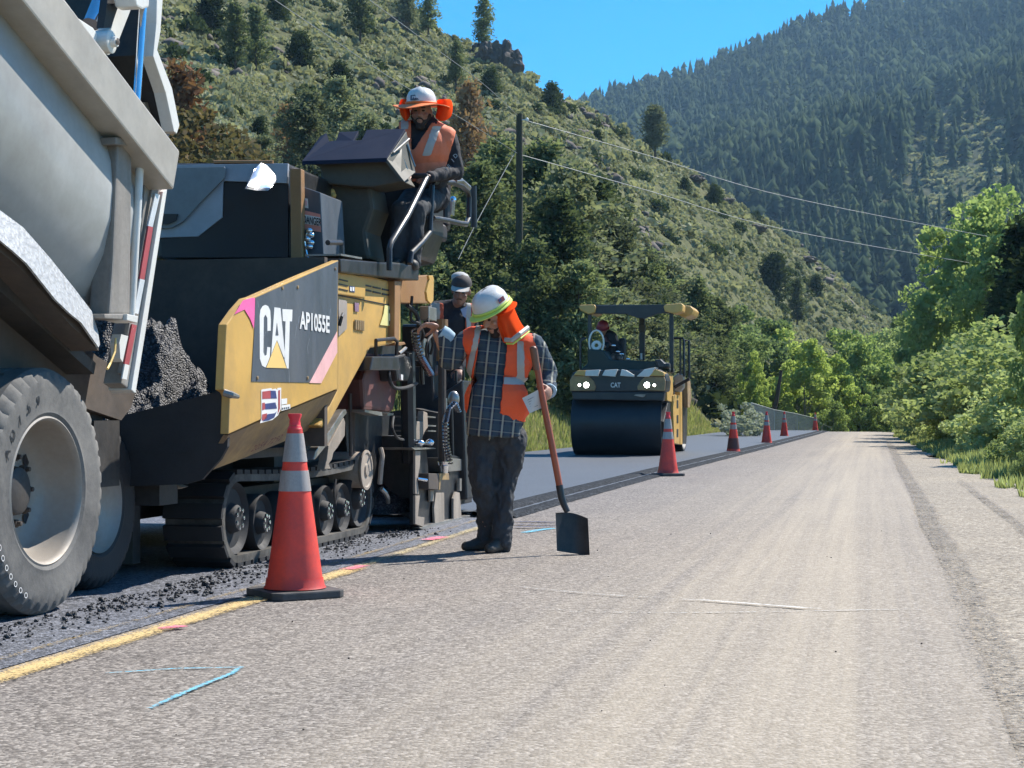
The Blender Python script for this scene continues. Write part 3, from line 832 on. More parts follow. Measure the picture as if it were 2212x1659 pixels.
# --- rocks
m_rock = M('dark_rock', (0.15, 0.12, 0.10), 0.9, var=0.45, scale=0.6, bump=0.8, dirt=(0.05, 0.045, 0.04), dirt_amt=0.6, dscale=0.5)
def rock(px, py, w, h, label, seed):
    X, Y = hill_at(px, py); w = w / FP * Y; h = h / FP * Y
    bm = bmesh.new(); bmesh.ops.create_icosphere(bm, subdivisions=4, radius=1)
    for v in bm.verts:
        p = v.co.copy()
        q = Vector((round(p.x * 2.2 + seed), round(p.y * 2.2), round(p.z * 2.2)))
        d = 0.35 * mnoise.fractal(p * 1.6 + Vector((seed, 0, 0)), 0.8, 2.2, 5) + 0.12 * mnoise.cell(p * 3 + Vector((seed, 1, 2)))
        v.co = Vector((p.x * w / 2, p.y * w / 2.5, p.z * h / 2)) * (1 + d)
    me = bpy.data.meshes.new('rock_outcrop'); bm.to_mesh(me); bm.free(); me.materials.append(m_rock)
    o = link('rock_outcrop', me); o.location = (X, Y, hill_z(X, Y) + h * 0.1)
    tag(o, label, 'rock')
rock(1095, 150, 62, 85, 'tall dark rock outcrop on the crest under the lone pine', 1)
rock(1058, 135, 60, 70, 'jagged dark rock left of the crest outcrop', 5)
rock(1035, 120, 40, 40, 'small dark rock at the left end of the crest outcrop', 9)
rock(855, 62, 60, 34, 'pale fringed dark rock ledge on the upper slope', 14)
rock(1565, 395, 40, 16, 'low rock rib on the right flank skyline', 19)
rock(1625, 500, 60, 18, 'rock rib below the right flank skyline', 23)
rock(1740, 565, 50, 16, 'low rock rib near the lower right flank', 27)
rock(1500, 360, 44, 18, 'low rock rib beside the spreading pine', 31)

rng = np.random.default_rng(5)
def rock_t(rng):
    bm = bmesh.new(); bmesh.ops.create_icosphere(bm, subdivisions=1, radius=1)
    v = np.array([x.co[:] for x in bm.verts]) * rng.uniform(.6, 1.3, (12 + 30, 1))[:len(bm.verts)] * np.array([1, .8, .6]); f = np.array([[y.index for y in x.verts] for x in bm.faces]); bm.free(); return v, f
pos = []; scl = []
while len(pos) < 900:
    px = rng.uniform(330, 1960); yf, py, yr = hill_par(px); Y = yf + 12 + (yr - yf - 10) * rng.uniform(0, 1) ** .7; X = (px - CXP) / FP * Y
    if mnoise.noise(Vector((X * 0.06, Y * 0.02, 19))) < 0.12: continue
    pos.append((X, Y, hill_z(X, Y) + .1)); scl.append(rng.uniform(.3, 1.0) * (1.6 if rng.random() < .1 else 1))
o = scatter('slope_rocks', [rock_t(rng) for _ in range(6)], pos, scl, m_rock, rng); o['label'] = 'brown rocks showing between the sagebrush on the slope'
# --- the forest on the mountain across the valley
def mtree(rng, kind):
    """small tree: ragged layered crown, 40 to 60 faces"""
    C = []; n = 26
    V = []; F = []; off = 0
    L = 5
    for l in range(L):
        h0 = 0.12 + 0.8 * l / L; k = 6
        if kind == 0: R = 0.19 * (1 - l / L) ** 0.8 + 0.02; hh = 0.26
        else: R = 0.25 * math.sqrt(max(0.05, 1 - ((l + 0.6) / L * 1.5 - 0.75) ** 2)); hh = 0.22
        vs = [[0, 0, h0 + hh]]
        for j in range(2 * k):
            w = 2 * math.pi * j / (2 * k) + rng.uniform(-0.2, 0.2)
            rr = R * (rng.uniform(0.75, 1.3) if j % 2 == 0 else rng.uniform(0.3, 0.6))
            vs.append([rr * math.cos(w), rr * math.sin(w), h0 + rng.uniform(-0.05, 0.03)])
        V += vs
        for j in range(2 * k): F.append([off, off + 1 + j, off + 1 + (j + 1) % (2 * k)])
        off += len(vs)
    return np.array(V), np.array(F)
MT = [mtree(rng, i % 3 == 2) for i in range(9)]
cand = []
def open_patch(px, py, X, Y):
    # clearings low on the right and a scatter of gaps
    c = math.exp(-((px - 2060) / 150) ** 2 - ((py - 400) / 130) ** 2) * 1.0 + math.exp(-((px - 2150) / 170) ** 2 - ((py - 300) / 70) ** 2) * 0.8
    return c + 0.45 * mnoise.noise(Vector((X * 0.012, Y * 0.006, 2))) 
while len(cand) < 6600:
    px = rng.uniform(1230, 2330); yf = interp(px, [1100, 2212, 2600, 3600], [420, 380, 330, 300])
    Y = yf + (1506 - yf) * rng.uniform(0.0, 1.0) ** 0.8; X = (px - CXP) / FP * Y
    z = mount_z(X, Y); py = HY - (z - CAMH) / Y * FP
    if py < -60 or py > 760: continue
    if open_patch(px, py, X, Y) > rng.uniform(0.32, 0.75) and rng.random() > 0.1: continue
    cand.append((X, Y, z, rng.uniform(12, 23) * (0.7 if Y < 700 else 1.0)))
cand.sort(key=lambda c: -c[3] / c[1])
big = cand[:300]; rest = cand[300:]
mm = [mesh_np('conifer', v, f, lm_mt) for v, f in MT]
for j, (X, Y, z, h) in enumerate(big):
    o = bpy.data.objects.new('mountain_conifer', mm[j % len(mm)]); COL.objects.link(o)
    o.location = (X, Y, z - 0.5); hx = h * rng.uniform(.65, 1.1); o.scale = (hx, hx, h); o.rotation_euler = (0, 0, rng.uniform(0, 6.28))
    tag(o, 'conifer of the forest on the lower mountainside across the valley', 'tree', 'conifers on the lower mountainside')
p = [(c[0], c[1], c[2] - 0.5) for c in rest]; s_ = [c[3] for c in rest]
o = scatter('mountain_forest', MT, p, s_, lm_mt, rng); o['label'] = 'dense conifer forest covering the far mountain'
# pale brush in the clearings
pos = []; scl = []
for _ in range(9000):
    if len(pos) > 1500: break
    px = rng.uniform(1700, 2330); Y = rng.uniform(420, 1100); X = (px - CXP) / FP * Y
    z = mount_z(X, Y); py = HY - (z - CAMH) / Y * FP
    if open_patch(px, py, X, Y) < 0.4: continue
    pos.append((X, Y, z - 0.3)); scl.append(rng.uniform(1.5, 4.5))
o = scatter('mountain_brush', [bush_template(rng, 16, 0.7) for _ in range(4)], pos, scl, lm_sage, rng, 0.7); o['label'] = 'pale brush in the clearings of the mountainside'
# forest filling the valley mouth behind the willows
for _ in range(0): pass

# --- grass verges
def grass(name, label, region, n, hmin, hmax, mats, rng, zf, wd=0.012):
    C = []
    V = np.zeros((n, 3, 3)); k = 0
    while k < n:
        X, Y, hs = region()
        if X is None: continue
        z = zf(X, Y); h = rng.uniform(hmin, hmax) * hs; w = rng.uniform(0, 6.28)
        lx, ly = rng.normal() * h * 0.25, rng.normal() * h * 0.25
        dx, dy = math.cos(w) * wd * (1 + Y / 30), math.sin(w) * wd * (1 + Y / 30)
        V[k] = [[X - dx, Y - dy, z - 0.02], [X + dx, Y + dy, z - 0.02], [X + lx, Y + ly, z + h]]; k += 1
    mi = (rng.random(n) < 0.3).astype(int)
    o = link(name, mesh_np(name, V.reshape(-1, 3), np.arange(3 * n).reshape(n, 3), mats, mi=mi)); o['kind'] = 'stuff'; o['label'] = label
    return o
def reg_left():
    s = rng.uniform(30, 84); d = rng.uniform(0, 1) ** 1.5 * 11
    t = te_left(s) - 0.05 - d + 0.25 * mnoise.noise(Vector((s, 0, 0)))
    v = RD(s, t)
    return v.x, v.y, (0.45 + min(1, d / 2.5) * 1.0) * (0.7 + 0.6 * mnoise.noise(Vector((s * 0.7, t * 0.7, 1))))
grass('verge_grass', 'tall green and straw coloured grass on the left verge beyond the fresh mat', reg_left, 52000, 0.25, 0.6, [lm_grass, lm_straw], rng, ground_z)
def r_edge(s): return interp(s, [0, 17, 21, 30, 45, 66, 120], [2.6, 1.75, 1.7, 1.4, 1.2, 0.95, 1.2])
def reg_right():
    s = 14 + 70 * rng.uniform(0, 1) ** 1.1; d = rng.uniform(0, 1) ** 1.7 * 4.5
    t = r_edge(s) + 0.35 * mnoise.noise(Vector((s * 0.8, 0, 3))) + d
    if d < 0.5 and mnoise.noise(Vector((s * 1.3, t * 2, 8))) < 0: return None, None, None
    v = RD(s, t); return v.x, v.y, (0.35 + min(1, d / 2) * 0.9)
grass('verge_grass', 'green grass and weeds along the right gravel shoulder', reg_right, 42000, 0.15, 0.5, [lm_grass, lm_bush], rng, lambda X, Y: ground_z(X, Y))
# ------------------------------------------------------------------ MACHINE MATERIALS
m_tub = M('truck_grey_paint', (0.42, 0.42, 0.4), 0.42, var=0.12, scale=1.2, dirt=(0.2, 0.175, 0.15), dirt_amt=0.5, bump=0.05, coat=0.15, dscale=1.0)
m_rail = M('truck_rail_paint', (0.4, 0.37, 0.32), 0.5, var=0.15, scale=3, dirt=(0.2, 0.16, 0.12), dirt_amt=0.3, bump=0.06)
m_post = M('truck_post_paint', (0.3, 0.28, 0.25), 0.6, var=0.3, scale=6, dirt=(0.13, 0.1, 0.08), dirt_amt=0.4, streak=True)
m_white = M('worn_white_paint', (0.74, 0.73, 0.68), 0.45, var=0.12, scale=5, dirt=(0.36, 0.3, 0.24), dirt_amt=0.3)
m_alu = M('bright_aluminium', (0.8, 0.8, 0.8), 0.38, metal=0.35, var=0.1, scale=8)
m_chrome = M('chrome', (0.75, 0.78, 0.83), 0.12, metal=1.0, var=0.08, scale=4, bump=0.0)
m_steel = M('bare_steel', (0.42, 0.4, 0.37), 0.38, metal=0.7, var=0.25, scale=7, dirt=(0.12, 0.1, 0.08), dirt_amt=0.4)
m_tarry = M('tar_stained_steel', (0.035, 0.033, 0.032), 0.65, var=0.5, scale=4, dirt=(0.09, 0.075, 0.06), dirt_amt=0.45, bump=0.4)
m_black = M('black_paint', (0.022, 0.024, 0.028), 0.42, var=0.35, scale=7, dirt=(0.08, 0.07, 0.06), dirt_amt=0.35)
m_rubber = M('black_rubber', (0.02, 0.02, 0.022), 0.75, var=0.35, scale=10, dirt=(0.06, 0.055, 0.05), dirt_amt=0.35, bump=0.3)
m_tyre = M('dusty_tyre_rubber', (0.1, 0.098, 0.094), 0.8, var=0.3, scale=7, dirt=(0.26, 0.245, 0.22), dirt_amt=0.5, bump=0.3)
m_rim = M('dusty_alloy_rim', (0.36, 0.33, 0.29), 0.55, metal=0.2, var=0.2, scale=5, dirt=(0.26, 0.22, 0.18), dirt_amt=0.55, bump=0.05)
m_brown = M('brown_grimy_steel', (0.1, 0.078, 0.062), 0.75, var=0.35, scale=3, dirt=(0.045, 0.04, 0.038), dirt_amt=0.5, bump=0.3)
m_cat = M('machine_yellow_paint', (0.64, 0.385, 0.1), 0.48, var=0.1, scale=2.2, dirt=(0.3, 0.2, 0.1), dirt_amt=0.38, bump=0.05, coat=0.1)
m_catd = M('machine_yellow_dirty_shaded', (0.42, 0.28, 0.12), 0.65, var=0.3, scale=3, dirt=(0.16, 0.11, 0.08), dirt_amt=0.6)
m_catrust = M('machine_orange_brown', (0.36, 0.19, 0.075), 0.55, var=0.15, scale=4, dirt=(0.2, 0.12, 0.07), dirt_amt=0.3)
m_decal = M('decal_dark_grey', (0.085, 0.1, 0.12), 0.45, var=0.25, scale=6, dirt=(0.2, 0.2, 0.2), dirt_amt=0.25, streak=True, bump=0.05)
m_dwhite = M('decal_white', (0.78, 0.77, 0.75), 0.5, var=0.06, scale=9, dirt=(0.5, 0.48, 0.46), dirt_amt=0.25, bump=0)
m_dred = M('decal_red', (0.42, 0.08, 0.085), 0.4, var=0.15, scale=9, bump=0)
m_dblue = M('decal_blue', (0.05, 0.07, 0.2), 0.4, var=0.2, scale=9, bump=0)
m_dyel = M('decal_yellow', (0.85, 0.58, 0.2), 0.5, var=0.06, scale=9, bump=0)
m_dpink = M('decal_pink', (0.85, 0.48, 0.47), 0.5, var=0.14, scale=5, bump=0)
m_dhot = M('pink_spray_paint', (0.85, 0.13, 0.36), 0.6, var=0.2, scale=8, bump=0)
m_dblack = M('decal_black', (0.02, 0.02, 0.024), 0.45, var=0.2, scale=9, bump=0)
m_dlem = M('label_pale_yellow', (0.8, 0.72, 0.3), 0.5, var=0.1, scale=9, bump=0)
m_navy = M('navy_plastic', (0.012, 0.02, 0.045), 0.7, var=0.2, scale=5, bump=0.05, spec=0.2)
m_khaki = M('khaki_plastic', (0.085, 0.08, 0.062), 0.6, var=0.25, scale=4)
m_tail = M('red_lens', (0.5, 0.02, 0.03), 0.15, var=0.2, scale=14, coat=0.6)
m_tank = M('dark_red_tank', (0.16, 0.06, 0.055), 0.55, var=0.3, scale=3, dirt=(0.07, 0.05, 0.05), dirt_amt=0.4)
m_tan = M('tan_streaked_steel', (0.42, 0.35, 0.28), 0.7, var=0.3, scale=6, dirt=(0.1, 0.085, 0.07), dirt_amt=0.5, streak=True)
m_hot = None
def hot_mat():
    m, nt, b = new_mat('hot_mix')
    co = texco(nt)
    v = nt.nodes.new('ShaderNodeTexVoronoi'); v.inputs['Scale'].default_value = 85; nt.links.new(co, v.inputs['Vector'])
    sp = nt.nodes.new('ShaderNodeSeparateColor'); nt.links.new(v.outputs['Color'], sp.inputs[0])
    nt.links.new(ramp(nt, sp.outputs[0], [(0.1, (0.01, 0.01, 0.012)), (0.6, (0.035, 0.036, 0.042)), (0.95, (0.12, 0.12, 0.13))]), b.inputs['Base Color'])
    b.inputs['Roughness'].default_value = 0.6; b.inputs['Specular IOR Level'].default_value = 0.5
    nt.links.new(bump_n(nt, math_n(nt, 'MULTIPLY', v.outputs['Distance'], -1.0), 0.9, 0.012), b.inputs['Normal'])
    return m
m_hot = hot_mat()

def slabT(pts, t, thick, mb=None, mi=0):                  # outline seen on the plane t, thickness away from us
    mb = mb or MB(); mb.prism([onT(x, y, t) for x, y in pts], -R_ * thick, mi); return mb
def slabS(pts, s, thick, mb=None, mi=0):
    mb = mb or MB(); mb.prism([onS(x, y, s) for x, y in pts], D_ * thick, mi); return mb
def tubeT(pts, r, n=8, mb=None, mi=0):
    mb = mb or MB(); mb.tube([onT(*p) for p in pts], r, n, mi); return mb
def text_part(name, s, center, right, up, height, mat, parent, width=None, bold=0.0, depth=0.002, label=None):
    """lettering as real flat geometry; right/up are unit vectors"""
    cu = bpy.data.curves.new('lettering', 'FONT'); cu.body = s; cu.align_x = 'CENTER'; cu.align_y = 'CENTER'; cu.size = 1.0; cu.offset = bold; cu.resolution_u = 3
    o = bpy.data.objects.new('tmp', cu); COL.objects.link(o)
    dg = bpy.context.evaluated_depsgraph_get(); dg.update()
    me = bpy.data.meshes.new_from_object(o.evaluated_get(dg)); me.name = name
    bpy.data.objects.remove(o)
    xs = [v.co.x for v in me.vertices]; ys = [v.co.y for v in me.vertices]
    if not xs: return None
    cx, cy_, wx, hy = (max(xs) + min(xs)) / 2, (max(ys) + min(ys)) / 2, max(xs) - min(xs), max(ys) - min(ys)
    sy = height / hy; sx = (width / wx) if width else sy
    n = right.cross(up).normalized(); org = root_loc(parent) if parent else Vector((0, 0, 0))
    for v in me.vertices:
        v.co = center + right * (v.co.x - cx) * sx + up * (v.co.y - cy_) * sy + n * depth - org
    me.materials.clear(); me.materials.append(mat)
    o = link(name, me, parent)
    if label: o['label'] = label
    return o

# ------------------------------------------------------------------ DUMP TRUCK (rear end, bed raised)
truck = thing('dump_truck', 'grey dump truck backed against the paver with its bed raised and tailgate open', 'dump truck', RD(7.1, -4.9, 0))
# bed tub: rounded section swept along the tilted floor
bt = math.radians(21)
pR = onT(286, 249, -3.68)                                  # a point on the rail's top edge
sR, _ = st(pR); zR = pR.z
def BED(a, t, h):                                          # a along the bed (rearwards), h up from the rail top
    return RD(sR + a * math.cos(bt) + h * math.sin(bt), t, zR - a * math.sin(bt) + h * math.cos(bt))
aend = 0.30
sec = [(-3.74, -0.2), (-3.70, -0.32), (-3.685, -0.45), (-3.69, -0.6), (-3.72, -0.76), (-3.79, -0.93), (-3.9, -1.08), (-4.06, -1.2), (-4.3, -1.28), (-4.9, -1.31)]
mb = MB(); n = len(sec); AA = [-5.0 + (aend + 5.0) * i / 24 for i in range(25)]
vs = [BED(a, t, h) for a in AA for t, h in sec]
mb.add(vs, [(i * n + k, i * n + k + 1, (i + 1) * n + k + 1, (i + 1) * n + k) for i in range(24) for k in range(n - 1)])
mb.add([v - R_ * 0.02 for v in vs], [(i * n + k, (i + 1) * n + k, (i + 1) * n + k + 1, i * n + k + 1) for i in range(24) for k in range(n - 1)])
mb.build('bed_side', m_tub, truck, smooth=True, angle=60)
mb = MB(); mb.box((BED(-2.3, -3.67, -0.1)), (BED(0, 0, 0) - BED(-1, 0, 0)) * 2.70, R_ * 0.085, (BED(0, 0, 1) - BED(0, 0, 0)) * 0.115)
mb.build('top_rail', m_rail, truck, bevel=0.012)
mb = MB(); mb.box(BED(-2.3, -6.0, -0.5), (BED(1, 0, 0) - BED(0, 0, 0)) * 2.6, R_ * 0.03, (BED(0, 0, 1) - BED(0, 0, 0)) * 0.5)
mb.box(BED(-2.3, -4.9, -1.27), (BED(1, 0, 0) - BED(0, 0, 0)) * 2.6, R_ * 1.1, (BED(0, 0, 1) - BED(0, 0, 0)) * 0.03)
mb.build('bed_inside', m_tarry, truck)
# rear corner post and its fittings
slabT([(318, 318), (344, 319), (372, 354), (361, 410), (318, 690), (292, 850), (262, 828), (278, 740), (288, 680), (300, 560), (312, 420)], -3.72, 0.1).build('corner_post', m_post, truck, bevel=0.006)
slabT([(352, 414), (362, 406), (319, 690), (293, 850), (284, 842), (308, 690)], -3.70, 0.13).build('post_edge', m_white, truck, bevel=0.004)
slabT([(254, 300), (286, 300), (281, 680), (236, 680), (244, 560)], -3.67, 0.11).build('ram_housing', m_post, truck, bevel=0.012)
mb = MB(); slabT([(250, 296), (302, 300), (302, 318), (250, 312)], -3.64, 0.16, mb); slabT([(226, 678), (280, 678), (279, 692), (226, 688)], -3.64, 0.14, mb)
mb.build('ram_collar', m_post, truck, bevel=0.006)
slabT([(302, 296), (324, 311), (323, 334), (302, 316)], -3.63, 0.1).build('ram_cap', m_white, truck, bevel=0.005)
tubeT([(304, 330, -3.68), (283, 682, -3.68)], 0.021, 12).build('slide_rod', m_white, truck, smooth=True)
slabT([(275, 678), (299, 683), (297, 698), (274, 692)], -3.62, 0.12).build('slide_bracket', m_white, truck, bevel=0.004)
slabT([(330, 402), (344, 404), (270, 812), (262, 806)], -3.705, 0.02).build('tape_backing', m_post, truck)
for a, b_, mt_, lb in [((337, 418), (322, 488), m_alu, 'silver strip of the reflective tape'), ((322, 488), (304, 602), m_dred, 'red strip of the reflective tape, upper'), ((304, 602), (291, 676), m_alu, 'silver strip of the reflective tape, lower'), ((287, 700), (271, 786), m_dred, 'red strip of the reflective tape, lower'), ((271, 786), (266, 818), m_white, 'white end of the reflective tape')]:
    slabT([(a[0] - 1, a[1]), (a[0] + 9, a[1] + 3), (b_[0] + 8, b_[1] + 2), (b_[0] - 2, b_[1])], -3.695, 0.008).build('reflective_tape', mt_, truck, label=lb)
slabT([(262, 722), (277, 726), (265, 782), (260, 774), (258, 740)], -3.69, 0.05).build('mud_bracket', m_white, truck)
slabT([(328, 350), (345, 353), (364, 373), (361, 408), (345, 381), (326, 373)], -3.66, 0.07).build('marker_light', m_tail, truck, bevel=0.006)
tubeT([(250, 731, -3.69), (248, 760, -3.68), (238, 785, -3.68), (232, 797, -3.66)], 0.006, 6).build('cable', m_dyel, truck)
# tailgate, swung open above the hopper: bent side frame and dark inner skin
gate_prof = [(352, -4), (347, 68), (340, 108), (372, 191), (388, 271), (382, 289), (376, 284), (358, 200), (331, 121), (338, 50), (339, -4)]
slabT(gate_prof, -3.74, 0.07).build('tailgate_frame', m_white, truck, bevel=0.004)
mb = MB(); slabT([(345, -40), (342, 50), (334, 110), (362, 195), (378, 282), (372, 284), (350, 196), (322, 118), (329, 50), (332, -40)], -3.80, 2.3, mb)
slabT([(345, -40), (342, -40), (352, -360), (356, -360)], -3.80, 2.3, mb); mb.build('tailgate', m_tarry, truck)
mb = MB(); slabT([(312, 221), (331, 222), (344, 268), (331, 279)], -3.9, 0.03, mb); slabT([(331, 262), (361, 264), (361, 276), (331, 274)], -3.9, 0.06, mb); mb.build('tailgate_bracket', m_rail, truck)
mb = MB(); slabT([(335, 274), (378, 276), (378, 284), (350, 300), (345, 318), (335, 308)], -3.85, 0.4, mb); mb.build('tailgate_latch', m_black, truck)
# inner plate that closes the view behind the rail
mb = MB(); slabT([(190, 116), (215, 76), (262, 70), (296, -10), (345, -10), (334, 110), (366, 200), (374, 280), (340, 330), (255, 250)], -4.25, 0.05, mb); mb.build('bed_end_plate', m_tarry, truck)
slabT([(100, -6), (201, 60), (210, 73), (205, 100), (186, 116), (140, 54)], -3.80, 0.05).build('hinge_gusset', m_white, truck, bevel=0.004)
slabT([(262, -20), (290, -20), (289, 6), (250, 106), (236, 119), (222, 116), (216, 96), (226, 66), (238, 62), (250, 20)], -3.83, 0.07).build('gate_arm', m_white, truck, bevel=0.006)
slabT([(233, -6), (262, -6), (240, 60), (224, 60)], -3.80, 0.04).build('gate_arm_groove', m_tarry, truck)
c = onT(229, 91, -3.80); mb = MB(); mb.lathe(c, R_, [(-0.05, 0.0), (-0.05, 0.058), (0.03, 0.058), (0.035, 0.05), (0.035, 0.028), (0.06, 0.026), (0.06, 0.0)], 24)
pv_ = mb.build('pivot_pin', m_white, truck, smooth=True)
mb = MB(); mb.lathe(c, R_, [(0.06, 0.0), (0.066, 0.02), (0.07, 0.0)], 6); mb.build('pin_bolt', m_brown, pv_)
tubeT([(196, 55, -3.95), (228, -25, -3.95)], 0.05, 14).build('gate_cylinder', m_chrome, truck, smooth=True)
tubeT([(313, -30, -3.70), (309, 20, -3.70), (289, 300, -3.70)], 0.021, 14).build('ram_rod', m_chrome, truck, smooth=True)
slabT([(290, -12), (324, -10), (322, 16), (308, 20), (296, 14)], -3.66, 0.12).build('ram_head', m_white, truck, bevel=0.01)
# diamond plate mud guard
def plate_mat():
    m, nt, b = new_mat('diamond_plate')
    co = mapping(nt, texco(nt), scale=(1, 1, 1))
    v = nt.nodes.new('ShaderNodeTexVoronoi'); v.inputs['Scale'].default_value = 36; v.distance = 'CHEBYCHEV'; nt.links.new(co, v.inputs['Vector'])
    nt.links.new(ramp(nt, v.outputs['Distance'], [(0.2, (0.52, 0.52, 0.51)), (0.6, (0.4, 0.4, 0.4))]), b.inputs['Base Color'])
    b.inputs['Roughness'].default_value = 0.42; b.inputs['Metallic'].default_value = 0.2
    nt.links.new(bump_n(nt, v.outputs['Distance'], 0.5, 0.01), b.inputs['Normal'])
    return m
m_plate = plate_mat()
top_ = [(-30, 428), (0, 454), (50, 491), (108, 557), (160, 622), (198, 672), (212, 715), (216, 744)]
bot_ = [(-30, 492), (0, 519), (30, 544), (58, 569), (90, 607), (120, 647), (150, 676), (176, 697), (213, 750)]
mb = MB(); T_ = [onT(x, y, -3.70) for x, y in top_]; B_ = [onT(*bot_[min(int(i * 8 / 7 + 0.5), 8)], -3.62) for i in range(8)]
vs = T_ + B_ + [p - R_ * 0.012 for p in T_] + [p - R_ * 0.012 for p in B_]
fs = [(i, i + 1, i + 9, i + 8) for i in range(7)] + [(i + 16, i + 24, i + 25, i + 17) for i in range(7)] + [(i, i + 16, i + 17, i + 1) for i in range(7)] + [(i + 8, i + 9, i + 25, i + 24) for i in range(7)]
mb.add(vs, fs).build('mud_guard', m_plate, truck, smooth=True)
mb = MB(); slabT(bot_ + [(213, 758), (150, 700), (100, 640), (40, 575), (-30, 520)], -3.66, 0.25, mb).build('mud_guard_underside', m_brown, truck)
# dark underside: hoist rails, chassis, suspension
mb = MB()
slabT([(-60, 560), (30, 590), (110, 680), (210, 770), (262, 800), (292, 852), (283, 880), (262, 908), (180, 880), (60, 850), (-60, 850)], -3.95, 0.06, mb)
mb.build('chassis_side', m_brown, truck)
mb = MB(); mb.rbox(4.5, 8.3, -4.75, -4.55, 0.75, 1.05); mb.rbox(4.5, 8.3, -5.55, -5.35, 0.75, 1.05); mb.rbox(6.6, 8.2, -6.0, -4.0, 0.55, 0.95); mb.rbox(8.0, 8.3, -5.9, -3.95, 0.55, 0.9)
mb.rbox(6.9, 7.3, -5.9, -4.3, 0.42, 0.7); mb.build('chassis_frame', m_tarry, truck)
def wheel(s, t, R, rr, w, parent, label=None, outer=True, mt=None):
    """t is the outer face; lug blocks round the shoulder are real geometry"""
    c = RD(s, t, R + 0.002); N = 168
    prof = [(-w, rr), (-w, rr + 0.03), (-w * 1.02, (R + rr) / 2), (-w, R * 0.965), (-w + 0.03, R), (-w * 0.5 - 0.012, R), (-w * 0.5, R - 0.016), (-w * 0.5 + 0.012, R), (-0.035, R), (-0.004, R * 0.965), (0.008, R * 0.9), (0.012, (R + rr) / 2 + 0.02), (0.0, rr + 0.05), (0.004, rr + 0.022), (-0.006, rr + 0.004), (-0.03, rr)]
    ax = R_; a = D_; b = Z_
    vs = []; fs = []; np_ = len(prof)
    for i, (h, r) in enumerate(prof):
        for k in range(N):
            ww = 2 * math.pi * k / N; q = r; hh = h
            if i in (3, 4, 5) and (k + (2 if i == 5 else 0)) % 4 == 0: q = r - 0.006
            if i == 9 and k % 4 == 0: hh = h - 0.014; q = r - 0.003
            if i in (6, 7): hh = h + 0.012 * (1 if (k // 3) % 2 else -1)
            vs.append(c + ax * hh + (a * math.cos(ww) + b * math.sin(ww)) * q)
    for i in range(np_ - 1):
        for k in range(N): fs.append((i * N + k, i * N + (k + 1) % N, (i + 1) * N + (k + 1) % N, (i + 1) * N + k))
    wh = bpy.data.objects.new('wheel', None); COL.objects.link(wh); wh.parent = parent
    wh.location = c - root_loc(parent)
    if label: wh['label'] = label
    mb = MB(); mb.add(vs, fs); mb.build('tyre', mt or m_tyre, wh, smooth=True, angle=28)
    mb = MB()
    if outer:   # deep dish: the disc sits far inside
        mb.lathe(c, R_, [(-0.028, rr + 0.004), (-0.006, rr + 0.006), (-0.001, rr - 0.004), (-0.012, rr - 0.016), (-0.035, rr - 0.018), (-0.09, rr - 0.03), (-0.17, rr - 0.04), (-0.21, rr - 0.075), (-0.225, rr - 0.12), (-0.215, rr - 0.2), (-0.21, 0.0)], 72)
    else:
        mb.lathe(c, R_, [(-0.03, rr), (0.0, rr), (-0.04, rr - 0.03), (-0.06, 0.0)], 48)
    mb.build('rim', m_rim, wh, smooth=True, angle=50)
    if outer:
        mb = MB(); mb.lathe(c, R_, [(-0.2, 0.12), (-0.15, 0.11), (-0.14, 0.09), (-0.14, 0.0)], 28); mb.build('hub', m_tarry, wh, smooth=True)
        for k in range(10):
            w_ = 2 * math.pi * k / 10; q = c + (D_ * math.cos(w_) + Z_ * math.sin(w_)) * 0.165 - R_ * 0.215
            mb = MB(); mb.lathe(q, R_, [(0, 0.019), (0.03, 0.019), (0.03, 0.012), (0.05, 0.011), (0.052, 0)], 8); mb.build('wheel_nut', m_brown, wh)
        for k in range(5):
            w_ = 2 * math.pi * (k + 0.5) / 5; q = c + (D_ * math.cos(w_) + Z_ * math.sin(w_)) * 0.235 - R_ * 0.217
            mb = MB(); mb.lathe(q, R_, [(0, 0.0), (0.001, 0.03)], 16); mb.build('hand_hole', m_dblack, wh)
    return wh, c
w1, wc = wheel(7.13, -3.75, 0.575, 0.345, 0.28, truck, 'outer rear wheel with dusty sidewall and deep dished rim')
wheel(7.13, -4.1, 0.56, 0.345, 0.26, truck, 'inner twin of the rear wheel', outer=False)
wheel(8.22, -4.02, 0.45, 0.26, 0.26, truck, 'small dark wheel at the very back of the truck', outer=False, mt=m_rubber)
wheel(5.6, -3.75, 0.575, 0.345, 0.28, truck, 'forward rear wheel outside the picture')
# sidewall lettering
for i, ch in enumerate('AD759'):
    w_ = math.radians(196 - 180 - 0) ; ang = math.radians(155 - i * 12.5)
    rad = (-D_ * -math.cos(ang) + Z_ * math.sin(ang))
    tang = (D_ * math.sin(ang) - Z_ * math.cos(ang))
    text_part('sidewall_letter', ch, wc + rad * 0.437 + R_ * 0.0065, tang.normalized(), rad.normalized(), 0.052, m_dblack, w1, bold=0.03)
for i in range(7):
    ang = math.radians(206 + i * 6.2); rad = (D_ * math.cos(ang) + Z_ * math.sin(ang)); tang = (D_ * math.sin(ang) - Z_ * math.cos(ang))
    text_part('sidewall_letter', 'O', wc + rad * 0.515 + R_ * 0.0095, tang.normalized(), rad.normalized(), 0.026, m_dwhite, w1, width=0.03)

# welded ribs on the bed side
for a_ in (-3.4, -1.35):
    mb = MB(); pts = [BED(a_, t + .004, h) for t, h in sec[:8]]; mb.tube(pts, .006, 5); mb.build('weld_seam', m_tub, truck, smooth=True)
